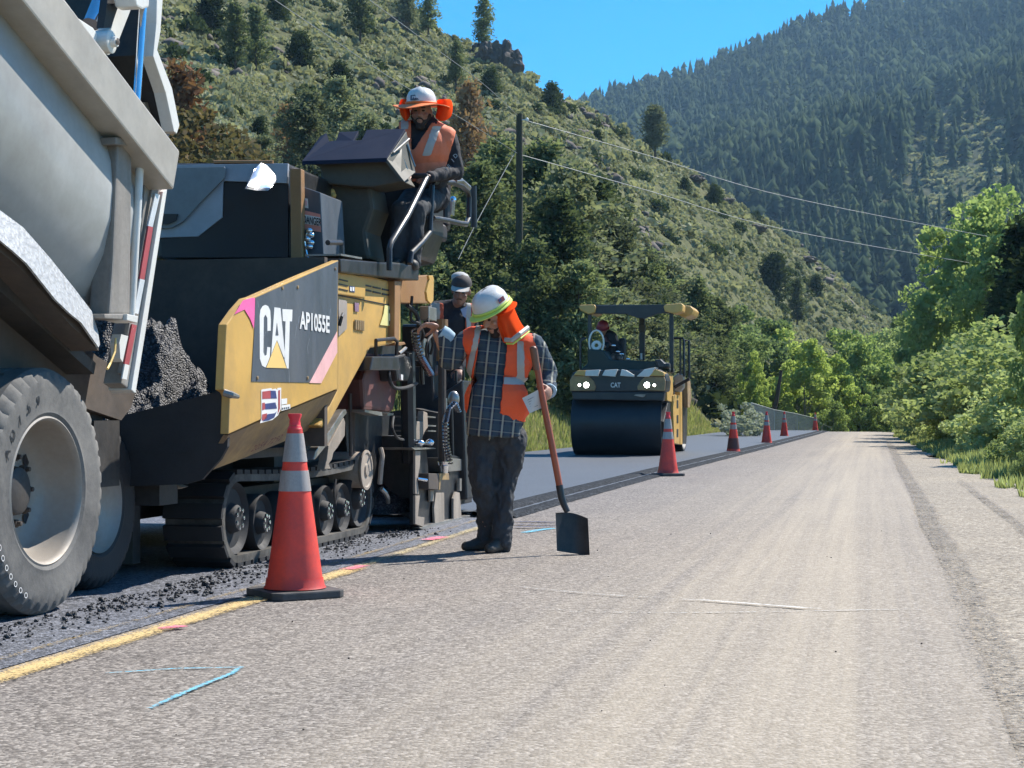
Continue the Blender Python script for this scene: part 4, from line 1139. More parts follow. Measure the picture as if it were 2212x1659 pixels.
# ------------------------------------------------------------------ ASPHALT PAVER
paver = thing('asphalt_paver', 'yellow tracked asphalt paver with dark side decal and raised hopper wing', 'paver', RD(11.5, -4.7, 0))
TW = -3.42
def z5(x, y): return (340.4 + x * .2309, 553 + y * .2309)
def z8(x, y): return (681 + x * .2052, 553 + y * .2052)
def z9(x, y): return (638.3 + x * .2052, 851 + y * .2052)
def z7(x, y): return (638 + x * .2052, 340 + y * .2052)
def z6(x, y): return (638.3 + x * .2052, 127.7 + y * .2052)
def z4(x, y): return (340.4 + x * .2052, 255 + y * .2052)
# --- hopper wing: flat upper side and the folded-in lower face
wing = slabT([(731, 562), (640, 600), (546, 642), (534, 645), (512, 670), (490, 701), (489, 715), (483, 842), (493, 848), (497, 856), (494, 938), (560, 908), (640, 877), (729, 840)], TW, 0.05).build('hopper_wing', m_cat, paver, bevel=0.006)
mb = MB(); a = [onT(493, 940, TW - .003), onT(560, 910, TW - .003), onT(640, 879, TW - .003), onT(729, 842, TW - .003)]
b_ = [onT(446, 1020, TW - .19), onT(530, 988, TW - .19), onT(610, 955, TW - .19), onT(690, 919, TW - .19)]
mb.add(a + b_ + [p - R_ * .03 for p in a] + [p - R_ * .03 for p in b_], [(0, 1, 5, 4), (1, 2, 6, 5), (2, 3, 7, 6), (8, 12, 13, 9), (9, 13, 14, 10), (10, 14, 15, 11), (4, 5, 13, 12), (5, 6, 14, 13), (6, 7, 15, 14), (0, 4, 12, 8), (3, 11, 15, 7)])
lower = mb.build('hopper_lower_face', m_catd, paver)  # browner yellow puts the shade of this downward face into the colour
o_ = TW
def decal(name, pts, lay, mat, parent=wing, label=None):
    mb = MB(); mb.prism([onT(x, y, TW + 0.0015 + 0.0016 * lay) for x, y in pts], -R_ * 0.001); return mb.build(name, mat, parent, label=label)
decal('decal_panel', [z5(915, 392), z5(1690, 48), z5(1680, 700), z5(1425, 1185), z5(877, 1175), z5(902, 760)], 1, m_decal, label='scratched dark grey decal panel')
decal('decal_stripe', [z5(1680, 705), z5(1682, 900), z5(1532, 1190), z5(1422, 1187)], 2, m_dpink, label='faded pink diagonal stripe')
decal('spray_patch', [z5(800, 415), z5(888, 388), z5(912, 394), z5(908, 560), z5(902, 680), z5(868, 590), z5(815, 500), z5(720, 545)], 2, m_dhot, label='hot pink sprayed corner')
decal('logo_letter', [z5(x, y) for x, y in [(955, 560), (962, 505), (985, 468), (1010, 457), (1036, 470), (1054, 510), (1060, 600), (1058, 700), (1028, 700), (1027, 580), (1010, 548), (994, 575), (990, 900), (1003, 935), (1020, 925), (1026, 850), (1055, 855), (1050, 945), (1030, 1000), (1010, 1043), (978, 1025), (957, 960)]], 2, m_dwhite)
decal('logo_letter', [z5(x, y) for x, y in [(1093, 480), (1150, 487), (1196, 960), (1180, 945), (1117, 785), (1070, 905), (1062, 950)]], 2, m_dwhite)
decal('logo_letter_hole', [z5(x, y) for x, y in [(1118, 625), (1132, 742), (1105, 742)]], 3, m_decal)
decal('logo_letter', [z5(x, y) for x, y in [(1167, 496), (1262, 502), (1258, 612), (1237, 612), (1227, 1053), (1211, 1050), (1188, 970), (1197, 612), (1172, 608)]], 2, m_dwhite)
decal('logo_triangle', [z5(x, y) for x, y in [(1117, 795), (1208, 1050), (1018, 1045)]], 3, m_dyel)
c_ = (onT(*z5(1320, 610), TW) + onT(*z5(1600, 640), TW)) / 2
wdt = (onT(*z5(1600, 640), TW) - onT(*z5(1320, 610), TW)).length
text_part('model_lettering', 'AP1055E', Vector((c_.x, c_.y, onT(*z5(1460, 620), TW).z)) + R_ * 0.005, D_, Z_, 0.112, m_dwhite, wing, width=wdt * 1.0, bold=0.03)
def z10(x, y): return (510.5 + x * .1026, 816.7 + y * .1026)
decal('badge_backing', [z10(*p) for p in [(525, 250), (560, 235), (740, 210), (745, 240), (830, 222), (860, 245), (865, 210), (945, 200), (940, 640), (880, 780), (760, 880), (500, 950), (530, 850)]], 1, m_dwhite, label='white edged red and blue striped badge')
for pts, m_ in [([(550, 285), (720, 262), (725, 430), (550, 440)], m_dred), ([(725, 262), (830, 268), (855, 430), (725, 430)], m_dblue), ([(548, 525), (600, 515), (610, 650), (548, 680)], m_dred), ([(610, 540), (825, 512), (858, 640), (610, 660)], m_dblue),
                ([(548, 765), (650, 740), (640, 850), (540, 900)], m_dred), ([(660, 760), (810, 740), (855, 700), (800, 830), (680, 890), (560, 910)], m_dblue), ([(885, 262), (925, 250), (920, 640), (870, 770), (885, 640)], m_dred)]:
    decal('badge_block', [z10(*p) for p in pts], 2, m_)
decal('badge_tag', [z10(*p) for p in [(950, 440), (1070, 425), (1068, 540), (950, 560)]], 2, m_dwhite)
decal('badge_tag', [z10(*p) for p in [(950, 575), (1135, 550), (1140, 640), (950, 690)]], 2, m_dwhite)
for i in range(4): decal('badge_mark', [z10(965 + i * 42, 625 - i * 6), z10(990 + i * 42, 621 - i * 6), z10(990 + i * 42, 660 - i * 8), z10(965 + i * 42, 664 - i * 8)], 3, m_decal)
# hand-scrawled digits on the lower face
q0, q1 = onT(536, 966, TW - .10), onT(606, 938, TW - .10); dd = (q1 - q0).normalized(); upv = (onT(560, 910, TW) - onT(530, 988, TW - .19)); upv = (upv - dd * upv.dot(dd)).normalized()
nn = dd.cross(upv).normalized(); nn = nn if nn.dot(R_) > 0 else -nn
text_part('scrawled_digits', '2054 7292', (q0 + q1) / 2 + nn * 0.02, dd, upv, 0.05, M('scrawl_red', (0.16, 0.05, 0.045), 0.7, var=0.4), lower, width=0.5)
for k in range(16):
    x = 935 + (k * 97) % 700; y = 420 + (k * 211) % 700
    if y < 1180 - 0.62 * 0 and (x - 1400 < (1185 - y) * .5): decal('scratch', [z5(x, y), z5(x + 3, y - 2), z5(x + 10 - (k % 3) * 14, y + 60 + (k % 4) * 25), z5(x + 7 - (k % 3) * 14, y + 60 + (k % 4) * 25)], 1.5, M('scratch_grey', (0.24, 0.26, 0.28), 0.5))
for (x, y) in [(1308, 292), (1165, 300), (930, 1140), (1400, 1140), (1660, 120)]:
    mb = MB(); mb.lathe(onT(*z5(x, y), TW + .003), R_, [(0, .011), (.006, .011), (.008, .006), (.008, 0)], 10); mb.build('panel_bolt', m_catd, wing)
# little wing stop at the front corner
mb = MB(); mb.tube([onT(484, 848, TW + .01), onT(500, 853, TW + .05), onT(514, 857, TW + .06)], [0.02, 0.02, 0.012], 8); mb.build('wing_stop', m_steel, paver)
# --- hopper interior: front apron, back wall, far wing, floor
sA = st(onT(496, 900, TW))[0] + 0.02
mb = MB(); slabS([(236, 905), (470, 846), (488, 850), (496, 862), (491, 965), (476, 992), (436, 1036), (400, 1046), (300, 1050), (236, 1050)], sA, 0.03, mb); mb.build('hopper_apron', m_rubber, paver)
mb = MB(); mb.rbox(10.36, 10.42, -6.3, TW - .07, 0.72, 1.955); mb.build('hopper_back_wall', m_brown, paver)
mb = MB(); mb.rbox(sA + .05, 10.4, -6.35, -6.3, 0.7, 1.9); mb.build('far_hopper_wing', m_brown, paver)
mb = MB(); mb.rbox(sA + .05, 10.4, -6.3, TW - .3, 0.66, 0.72); mb.build('hopper_floor', m_tarry, paver)
mb = MB(); mb.rbox(8.7, 8.95, -5.9, -3.9, 0.42, 0.62); mb.build('push_beam', m_tarry, paver)
mb = MB(); mb.rbox(9.0, 9.1, -5.95, -4.2, 0.06, 0.64); mb.build('gap_shade_plate', m_tarry, paver)  # plate added to block the sunlit ground behind, so the gap stays dark
mb = MB(); slabS([(404, 1062), (420, 1052), (428, 1060), (428, 1076), (404, 1088)], 9.3, 0.05, mb); mb.build('tow_lug', m_catrust, paver)
mb = MB(); slabS([(308, 1045), (350, 1038), (395, 1052), (380, 1057), (312, 1057)], 8.95, 0.08, mb); mb.build('bumper_lip', m_tan, paver)
# --- engine deck behind the hopper
SH = 11.12
TH1 = -3.95
hood = MB(); slabS([(346, 352), (622, 352), (630, 558), (340, 558)], SH, 1.5, hood); hood = hood.build('engine_housing', m_black, paver, bevel=0.02)
m_hood = M('faded_blue_grey_hood', (0.42, 0.45, 0.5), 0.4, var=0.2, scale=2.0, dirt=(0.32, 0.34, 0.36), dirt_amt=0.4, bump=0.15)
m_hoodd = M('dull_grey_canvas', (0.27, 0.29, 0.3), 0.55, var=0.25, scale=2.5, dirt=(0.2, 0.22, 0.22), dirt_amt=0.3, bump=0.3)
slabS([(340, 356), (622, 353), (620, 396), (482, 391), (480, 470), (428, 511), (336, 514)], SH - 0.04, 0.03).build('hood_panel', m_hood, paver, bevel=0.004)
slabS([(340, 363), (484, 360), (489, 366), (484, 386), (430, 440), (396, 478), (372, 492), (338, 494)], SH - 0.06, 0.012).build('hood_cover', m_hoodd, paver, bevel=0.003)
slabS([(340, 462), (384, 462), (380, 476), (362, 484), (340, 484)], SH - 0.075, 0.01).build('hood_slot', m_black, paver)
slabS([(422, 508), (470, 462), (482, 395), (482, 393), (610, 398), (622, 400), (622, 556), (350, 556), (350, 516)], SH - 0.03, 0.02).build('radiator_screen', m_dblack, paver)
mb = MB(); p0, p1 = onS(462, 350, SH), onS(590, 350, SH); mb.tube([p0, p1], 0.012, 8); mb.build('hood_rail', m_catrust, paver)
# curved bright plate added in the shape of the hood's glint, turned to mirror the sun
gp = onS(570, 374, SH - 0.22); view = (Vector((0, 0, CAMH)) - gp).normalized(); hn_ = (view + SUNDIR).normalized()
m_glare = M('polished_glint_plate', (0.95, 0.95, 0.95), 0.36, metal=1.0, var=0.02, scale=5, bump=0.0)
def onPl(px, py, p0, n):
    dv = Vector(((px - CXP) / FP, 1, (HY - py) / FP)); o = Vector((0, 0, CAMH)); return o + dv * ((p0 - o).dot(n) / dv.dot(n))
cpts = [(538, 397), (546, 380), (558, 356), (568, 347), (580, 353), (594, 368), (602, 377), (598, 390), (588, 401), (566, 401)]
cc = [onPl(x, y, gp, hn_) for x, y in cpts]; cen = sum(cc, Vector()) / len(cc); rings = [1.0, .85, .65, .4, .15]
vs = [cen + (p - cen) * r - hn_ * (0.022 * r * r) for r in rings for p in cc] + [cen]; n_ = len(cc)
fs = [(a * n_ + k, a * n_ + (k + 1) % n_, (a + 1) * n_ + (k + 1) % n_, (a + 1) * n_ + k) for a in range(4) for k in range(n_)] + [(4 * n_ + k, 4 * n_ + (k + 1) % n_, 5 * n_) for k in range(n_)]
mb = MB(); mb.add(vs, fs); mb.add([v - hn_ * .03 for v in vs[:n_]] , [tuple(range(n_))]); mb.build('glint_plate', m_glare, paver, smooth=True, angle=80)
slabS([(626, 364), (650, 364), (652, 558), (628, 558)], SH - 0.06, 0.08).build('corner_post', m_catrust, paver, bevel=0.008)
# --- control cabinet with warning labels (faces the road side and forwards)
cab = slabS([(650, 402), (692, 416), (700, 563), (650, 560)], SH + 0.05, 0.5).build('side_cabinet', m_decal, paver, bevel=0.008)
def labelS(name, pts, lay, mat): 
    mb = MB(); mb.prism([onS(x, y, SH + 0.05 - 0.003 * lay) for x, y in pts], D_ * 0.002); return mb.build(name, mat, cab)
def z11(x, y): return (629.6 + x * .05641, 408.4 + y * .05641)
labelS('notice_plate', [z11(*p) for p in [(340, 290), (620, 370), (650, 740), (350, 670)]], 1, m_dwhite)
labelS('notice_mark', [z11(*p) for p in [(370, 370), (500, 400), (510, 640), (370, 600)]], 2, M('notice_green', (0.2, 0.35, 0.25), 0.5))
labelS('notice_mark', [z11(*p) for p in [(520, 430), (590, 450), (600, 640), (520, 610)]], 2, m_dpink)
labelS('danger_plate', [z11(*p) for p in [(340, 780), (1100, 960), (1130, 1650), (350, 1510)]], 1, M('warning_salmon', (0.75, 0.3, 0.24), 0.5, var=0.1))
labelS('danger_band', [z11(*p) for p in [(345, 940), (1100, 1090), (1105, 1430), (350, 1300)]], 2, m_dwhite)
a_, b2 = onS(*z11(390, 1120), SH), onS(*z11(1080, 1260), SH)
text_part('danger_lettering', 'DANGER', (a_ + b2) / 2 + D_ * 0.036, (b2 - a_).normalized(), Z_, 0.055, m_dblack, cab, width=(b2 - a_).length, bold=0.02, depth=0.0)
mb = MB()
for (x, y) in [(668, 498), (672, 508), (664, 516), (672, 524), (669, 533)]:
    mb.ellipsoid(onS(x, y, SH + 0.0), 0.025, 0.02, 0.022)
mb.tube([onS(664, 500, SH), onS(658, 520, SH), onS(662, 545, SH), onS(666, 560, SH)], 0.008, 6)
mb.build('valve_cluster', m_chrome, paver, smooth=True)
# --- engine side body
TB = -3.50
body = slabT([(731, 586), (775, 590), (862, 612), (866, 640), (866, 735), (842, 745), (800, 752), (704, 928), (690, 919), (720, 860), (729, 840)], TB, 1.2).build('engine_body', m_cat, paver, bevel=0.015)
def bodyd(name, pts, lay, mat, label=None, th=0.004, parent=body):
    mb = MB(); mb.prism([onT(x, y, TB + 0.002 + 0.004 * lay) for x, y in pts], -R_ * th); return mb.build(name, mat, parent, label=label)
def z12(x, y): return (731.7 + x * .0821, 587 + y * .0821)
cover = slabT([z12(*p) for p in [(-20, 10), (350, 60), (640, 130), (690, 150), (715, 210), (700, 690), (380, 640), (-20, 590)]], TB + 0.03, 0.03).build('engine_cover', m_cat, paver, bevel=0.008)
for row in range(3):
    y = 195 + row * 125
    mb = MB(); mb.prism([onT(*z12(*p), TB + 0.034) for p in [(10, y - 15), (250, y + 40), (245, y + 75), (10, y + 20)]], -R_ * 0.003); mb.build('vent_slot', m_dblack, cover)
for col_ in range(3):
    for row in range(2):
        x = 660 + col_ * 245; y = 345 + row * 125 + col_ * 55
        bodyd('vent_slot', [z12(x, y - 20), z12(x + 205, y + 22), z12(x + 205, y + 62), z12(x, y + 25)], 1, m_dblack)
mb = MB(); mb.prism([onT(*z12(*p), TB + 0.034) for p in [(285, 375), (425, 395), (425, 545), (290, 520)]], -R_ * 0.003); sk = mb.build('round_sticker', m_dblue, cover)
for x in (300, 365): 
    mb = MB(); mb.prism([onT(*z12(*p), TB + 0.037) for p in [(x, 400), (x + 45, 405), (x + 45, 510), (x, 500)]], -R_ * 0.002); mb.build('round_sticker_mark', m_dwhite, cover)
bodyd('body_seam', [z12(-10, 600), z12(1440, 885), z12(1440, 915), z12(-10, 630)], 1, m_dblack)
door = bodyd('inspection_door', [z12(0, 720), z12(200, 760), z12(220, 800), z12(215, 1500), z12(0, 1700)], 2, M('inspection_door_grey', (0.36, 0.31, 0.27), 0.5, var=0.2, scale=5), th=0.008)
tubeT([(733, 704, TB + .03), (738, 685, TB + .045), (741, 678, TB + .03)], 0.012, 6).build('door_handle', m_dblack, door)
bodyd('purple_sticker', [z12(425, 810), z12(535, 825), z12(530, 1055), z12(430, 1045)], 2, M('purple_sticker', (0.28, 0.17, 0.25), 0.5))
gr = bodyd('air_grille', [z12(430, 1255), z12(680, 1290), z12(675, 1560), z12(425, 1510)], 2, M('grille_backing', (0.3, 0.22, 0.11), 0.6))
for i in range(5):
    bodyd('grille_slat', [z12(455 + i * 48, 1275 + i * 5), z12(475 + i * 48, 1278 + i * 5), z12(475 + i * 48, 1525 + i * 8), z12(455 + i * 48, 1520 + i * 8)], 3, m_catd, parent=gr)
bodyd('white_notice', [z12(1215, 875), z12(1455, 935), z12(1455, 1440), z12(1095, 1400), z12(1180, 1120)], 2, m_dlem, label='pale yellow safety notice')
bodyd('notice_block', [z12(1340, 1000), z12(1430, 1000), z12(1430, 1085), z12(1340, 1085)], 3, m_dblack)
bodyd('notice_block', [z12(1345, 1100), z12(1425, 1105), z12(1420, 1290), z12(1345, 1290)], 3, m_dwhite)
bodyd('notice_block', [z12(1340, 1300), z12(1430, 1310), z12(1430, 1400), z12(1340, 1390)], 3, m_dblack)
slabT([z12(1480, 240), z12(1640, 250), z12(1590, 1830), z12(1470, 1800)], TB + 0.05, 0.1).build('body_post', m_catrust, paver, bevel=0.008)
tubeT([(812, 770, TB + .04), (812, 735, TB + .05), (850, 731, TB + .05), (858, 738, TB + .05), (856, 768, TB + .04)], 0.013, 8).build('grab_handle', m_dblack, paver, smooth=True)
slabT([(806, 770), (862, 770), (866, 800), (800, 800)], TB + 0.06, 0.3).build('step', m_black, paver, bevel=0.01)
# rear beam of the tractor with its lit end plate
slabT([(862, 598), (925, 594), (925, 656), (866, 655)], TB - 0.05, 0.5).build('rear_beam', m_catrust, paver, bevel=0.01)
slabT([z8(*p) for p in [(1195, 205), (1240, 205), (1250, 240), (1245, 470), (1220, 505), (1185, 470), (1172, 380), (1205, 250)]], TB + 0.12, 0.02).build('beam_end_plate', m_cat, paver, bevel=0.004)
# --- operator platform
slabT([(736, 559), (842, 568), (905, 574), (905, 606), (842, 600), (737, 588)], TB + 0.08, 1.7).build('platform', m_black, paver, bevel=0.01)
mb = MB(); slabT([(737, 552), (782, 560), (782, 556), (737, 548)], TB + 0.07, 0.25, mb); slabT([(845, 570), (874, 575), (874, 570), (845, 566)], TB + 0.07, 0.25, mb); mb.build('platform_edge', m_steel, paver)
tubeT([(708, 524, TB), (736, 524, TB), (738, 530, TB), (738, 585, TB)], 0.018, 8).build('platform_stanchion', m_black, paver)
SC_ = 12.1
ped = MB(); slabS([(690, 346), (764, 340), (766, 402), (800, 400), (808, 450), (790, 500), (800, 560), (702, 562), (694, 460)], SC_, 0.42, ped); ped.build('console_pedestal', m_khaki, paver, bevel=0.03)
con = bpy.data.objects.new('console', None); COL.objects.link(con); con.parent = paver; con.location = onS(770, 370, SC_) - root_loc(paver)
slabS([(658, 347), (838, 340), (872, 392), (806, 404), (764, 402), (700, 396), (690, 360)], SC_ - 0.1, 0.34).build('console_body', m_khaki, con, bevel=0.012)
# navy lid: tilted plane from the lower front edge to the upper rear edge
def zz(x, y, s): return onS(x, y, s)
sf, sb = SC_ - 0.22, SC_ + 0.18
lid = [zz(652, 348, sf), zz(693, 293, sb), zz(706, 287, sb), zz(711, 305, sb - 0.1), zz(726, 303, sb - 0.1), zz(732, 285, sb), zz(775, 283, sb), zz(764, 303, sb - 0.14), zz(781, 302, sb - 0.14), zz(792, 280, sb), zz(876, 278, sb), zz(836, 341, sf)]
mb = MB(); mb.prism(lid, Vector((0, 0, -0.03))); mb.build('console_lid', m_navy, con, bevel=0.004)
mb = MB(); mb.prism([zz(836, 344, sf), zz(878, 284, sb), zz(898, 372, sb), zz(874, 392, sf)], -R_ * 0.03 + D_ * 0.001); ce = mb.build('console_end', m_khaki, con, bevel=0.004)
for (x0, y0, x1, y1) in [(852, 348, 870, 392), (864, 334, 880, 376), (876, 312, 893, 360), (846, 330, 880, 300)]:
    mb = MB(); u0 = (x0 - 836) / 45; u1 = (x1 - 836) / 62
    mb.tube([zz(x0, y0, lerp(sf, sb, u0)) + R_ * 0.012, zz(x1, y1, lerp(sf, sb, u1)) + R_ * 0.012], 0.009, 6); mb.build('console_rib', m_steel, con)
mb = MB(); mb.ellipsoid(onS(718, 420, SC_ - .02), 0.025, 0.02, 0.045); mb.ellipsoid(onS(721, 422, SC_ - .03), 0.02, 0.02, 0.02); mb.build('brass_fitting', m_dyel, paver)
# seat module
seat = bpy.data.objects.new('seat', None); COL.objects.link(seat); seat.parent = paver; seat.location = RD(13.1, -3.75, 2.1) - root_loc(paver)
m_seat = M('worn_black_vinyl', (0.03, 0.028, 0.034), 0.55, var=0.4, scale=5, bump=0.3)
mb = MB(); mb.rbox(12.85, 13.45, -4.0, -3.45, 2.35, 2.5); mb.build('seat_cushion', m_seat, seat, bevel=0.05, seg=3, smooth=True)
mb = MB(); mb.rbox(13.42, 13.56, -4.0, -3.45, 2.45, 2.95); mb.build('seat_backrest', m_seat, seat, bevel=0.05, seg=3, smooth=True)
mb = MB(); slabS([(806, 402), (880, 390), (925, 420), (925, 500), (905, 560), (800, 575), (800, 480)], 12.75, 0.5, mb); mb.build('seat_base', m_black, seat, bevel=0.03)
def rail(pts, r=0.02, mat=m_black, name='guard_rail'):
    mb = MB(); mb.tube(pts, r, 10); return mb.build(name, mat, paver, smooth=True)
tr = -3.36
rail([onT(*z7(1060, 195), tr - .25)] + [onT(*z7(x, y), tr) for x, y in [(1375, 195), (1450, 240), (1440, 300), (1425, 600), (1415, 790), (1330, 900), (1220, 1010), (1205, 1120)]], 0.022)
rail([onT(*z7(x, y), tr) for x, y in [(1380, 215), (1330, 320), (1180, 620), (1010, 890), (990, 960), (990, 1190)]], 0.022)
rail([onT(*z7(x, y), tr) for x, y in [(1450, 262), (1650, 262), (1750, 300), (1815, 360), (1830, 420), (1825, 640), (1800, 700), (1740, 695), (1600, 665), (1450, 640)]], 0.022)
rail([onT(*z7(1450, 640), tr + .0), onT(*z7(1800, 706), tr)], 0.02, m_steel, 'lower_guard_bar')
rail([onT(*z7(1875, 300), tr - .1), onT(*z7(1880, 735), tr - .1)], 0.03)
rail([onT(*z7(1670, 250), tr), onT(*z7(1740, 250), tr), onT(*z7(1820, 320), tr)], 0.028, m_steel, 'arm_rest')
mb = MB(); mb.ellipsoid(onT(*z7(1660, 445), tr - .15), 0.03, 0.03, 0.03); mb.box(onT(*z7(1640, 540), tr - .15), D_ * .05, R_ * .02, Z_ * .06 + D_ * .02); mb.build('side_lamp', m_chrome, paver)
mb = MB(); mb.ellipsoid(onT(*z7(1500, 297), tr - .02), 0.04, 0.02, 0.02); mb.build('red_reflector', m_tail, paver)
# --- dark machinery behind the side body: auger drive, conveyors, tractor rear wall
mb = MB(); mb.rbox(10.8, 12.6, -5.8, -4.0, 0.35, 1.75); mb.rbox(12.6, 13.1, -5.8, -3.9, 0.5, 1.5); mb.rbox(9.2, 12.2, -4.7, -4.3, 0.3, 0.7); mb.rbox(12.9, 13.25, -6.1, -3.62, 0.25, 0.75)
mb.build('chassis', m_tarry, paver)
slabT([(770, 740), (868, 740), (868, 770), (842, 900), (838, 960), (832, 1080), (800, 1120), (752, 1000), (745, 880)], -3.86, 0.2).build('rear_side_plate', m_black, paver, bevel=0.01)
slabT([z8(*p) for p in [(560, 1080), (660, 1030), (850, 1040), (868, 1400), (830, 1610), (810, 1640), (520, 1620), (500, 1300)]], -3.66, 0.4).build('spray_tank', m_tank, paver, bevel=0.03)
mb = MB(); slabT([z9(*p) for p in [(730, 165), (910, 190), (915, 230), (880, 228), (730, 190)]], -3.62, 0.1, mb); slabT([z9(*p) for p in [(965, 205), (1035, 200), (1030, 225), (970, 228)]], -3.62, 0.06, mb); mb.build('tank_bracket', m_steel, paver)
# slanted lift arm with its lit edge
slabT([z9(*p) for p in [(190, 690), (215, 600), (300, 480), (500, 175), (530, 160), (545, 200), (510, 240), (330, 540), (210, 690)]], -3.55, 0.06).build('lift_arm', m_steel, paver, bevel=0.006)
slabT([z9(*p) for p in [(350, 545), (510, 250), (525, 300), (520, 440), (440, 570), (400, 620), (385, 690), (350, 740), (375, 790), (310, 795), (330, 700)]], -3.62, 0.06).build('lift_bracket', m_tan, paver, bevel=0.006)
# round drive drum
c = onT(*z9(740, 800), -3.70)
mb = MB(); mb.lathe(c, R_, [(-0.28, 0.135), (-0.02, 0.135), (0.0, 0.15), (0.01, 0.15), (0.012, 0.13), (0.004, 0.12), (0.004, 0.05), (0.015, 0.045), (0.018, 0.0)], 40); mb.build('drive_drum', m_tan, paver, smooth=True)
mb = MB(); tubeT([(822, 968, -3.72), (826, 985, -3.7), (823, 1010, -3.7), (820, 1045, -3.72)], 0.02, 8, mb); mb.build('drive_hose', m_tan, paver, smooth=True)
mb = MB(); tubeT([(824, 1056, -3.7), (832, 1064, -3.68), (838, 1075, -3.68), (838, 1085, -3.7)], 0.018, 8, mb); mb.build('drive_pipe', m_steel, paver, smooth=True)
mb = MB(); tubeT([(725, 1035, -3.7), (722, 1062, -3.7), (724, 1088, -3.7)], 0.01, 6, mb); tubeT([(760, 740, -3.8), (762, 990, -3.8)], 0.02, 6, mb); tubeT([(787, 850, -3.7), (788, 890, -3.7)], 0.012, 6, mb); tubeT([(756, 850, -3.75), (758, 985, -3.75)], 0.015, 6, mb); mb.build('side_pipes', m_brown, paver)
# --- rubber track
TT = -3.75; track = bpy.data.objects.new('track', None); COL.objects.link(track); track.parent = paver; track.location = RD(10.8, TT, 0) - root_loc(paver)
s0, s1 = 9.52, 12.0; rf, rb_ = 0.27, 0.27
zc0, zc1 = 0.30, 0.30
loop = []; 
def arc(cs, cz, r, a0, a1, n): return [(cs + r * math.cos(lerp(a0, a1, i / n)), cz + r * math.sin(lerp(a0, a1, i / n))) for i in range(n)]
loop += arc(s1, zc1, rb_, -math.pi / 2, math.pi / 2, 16)
loop += [(lerp(s1, s0, i / 30), zc0 + rf - 0.03 * math.sin(math.pi * i / 30)) for i in range(30)]
loop += arc(s0, zc0, rf, math.pi / 2, 3 * math.pi / 2, 16)
loop += [(lerp(s0, s1, i / 30), zc0 - rf) for i in range(30)]
mb = MB(); n = len(loop)
o2 = []
for i in range(n):
    a = Vector(loop[i - 1]); b = Vector(loop[(i + 1) % n]); d = (b - a).normalized(); nr = Vector((d.y, -d.x)); o2.append((loop[i][0] - nr.x * 0.045, loop[i][1] - nr.y * 0.045))
vs = [RD(s, TT, z) for s, z in loop] + [RD(s, TT - .36, z) for s, z in loop] + [RD(s, TT, z) for s, z in o2] + [RD(s, TT - .36, z) for s, z in o2]
fs = []
for i in range(n):
    j = (i + 1) % n
    fs += [(i, j, n + j, n + i), (2 * n + i, 3 * n + i, 3 * n + j, 2 * n + j), (i, 2 * n + i, 2 * n + j, j), (n + i, n + j, 3 * n + j, 3 * n + i)]
mb.add(vs, fs).build('track_belt', M('dusty_track_rubber', (0.05, 0.046, 0.04), 0.8, var=0.35, scale=8, dirt=(0.25, 0.23, 0.2), dirt_amt=0.5, bump=0.3), track)
# shoes
acc = 0; last = None; shoe_me = None
tot = []
for i in range(n):
    a = Vector(loop[i]); b = Vector(loop[(i + 1) % n]); L = (b - a).length; k = max(1, int(round(L / 0.12)))
    tot.append(L)
per = sum(tot); NSH = 54; i = 0; dist = 0; 
for q in range(NSH):
    target = per * q / NSH
    while dist + tot[i] < target: dist += tot[i]; i += 1
    a = Vector(loop[i]); b = Vector(loop[(i + 1) % n]); p = a.lerp(b, (target - dist) / tot[i]); d = (b - a).normalized(); nr = Vector((d.y, -d.x))
    if shoe_me is None:
        m_ = MB(); m_.box((0, 0, 0), (0.045, 0, 0), (0, 0.185, 0), (0, 0, 0.014)); 
        shoe_me = bpy.data.meshes.new('track_shoe'); shoe_me.from_pydata(m_.v, [], m_.f); shoe_me.materials.append(m_rubber)
    o = bpy.data.objects.new('track_shoe', shoe_me); COL.objects.link(o); o.parent = track
    pos_ = RD(p.x + nr.x * 0.012, TT - .18, p.y + nr.y * 0.012) - root_loc(track)
    X_ = (D_ * d.x + Z_ * d.y).normalized(); Nn = (D_ * nr.x + Z_ * nr.y).normalized(); Y_ = Nn.cross(X_)
    o.matrix_local = Matrix.Translation(pos_) @ Matrix((X_, Y_, Nn)).transposed().to_4x4()
def twheel(s, z, r, t, label=None):
    mb = MB(); c = RD(s, t, z); mb.lathe(c, R_, [(-0.12, 0.0), (-0.12, r * 0.97), (-0.1, r), (-0.02, r), (0, r * 0.96), (-0.012, r * 0.88), (-0.03, r * 0.8), (-0.03, r * 0.42), (0.01, r * 0.36), (0.02, r * 0.3), (0.02, 0)], 40)
    w = mb.build('track_wheel', m_rubber, track, smooth=True, label=label)
    for k in range(7):
        a = 2 * math.pi * k / 7; m2 = MB(); m2.lathe(c + (D_ * math.cos(a) + Z_ * math.sin(a)) * r * 0.25 + R_ * 0.02, R_, [(0, 0.014), (0.012, 0.014), (0.014, 0)], 6); m2.build('hub_bolt', m_chrome, w)
twheel(s0, zc0, 0.225, TT - .02, 'front idler wheel of the track'); twheel(s1, zc1, 0.225, TT - .02, 'rear drive wheel of the track')
for s_w in (9.98, 10.4, 10.82, 11.24, 11.62): twheel(s_w, 0.055 + 0.19, 0.18, TT - .02)
mb = MB(); mb.rbox(9.6, 11.95, TT - .30, TT - .2, 0.16, 0.46); mb.build('track_frame', m_tarry, track)
# far track, seen only as a dark mass
mb = MB(); mb.rbox(9.3, 12.2, -6.1, -5.7, 0.03, 0.55); mb.build('far_track', m_rubber, paver)
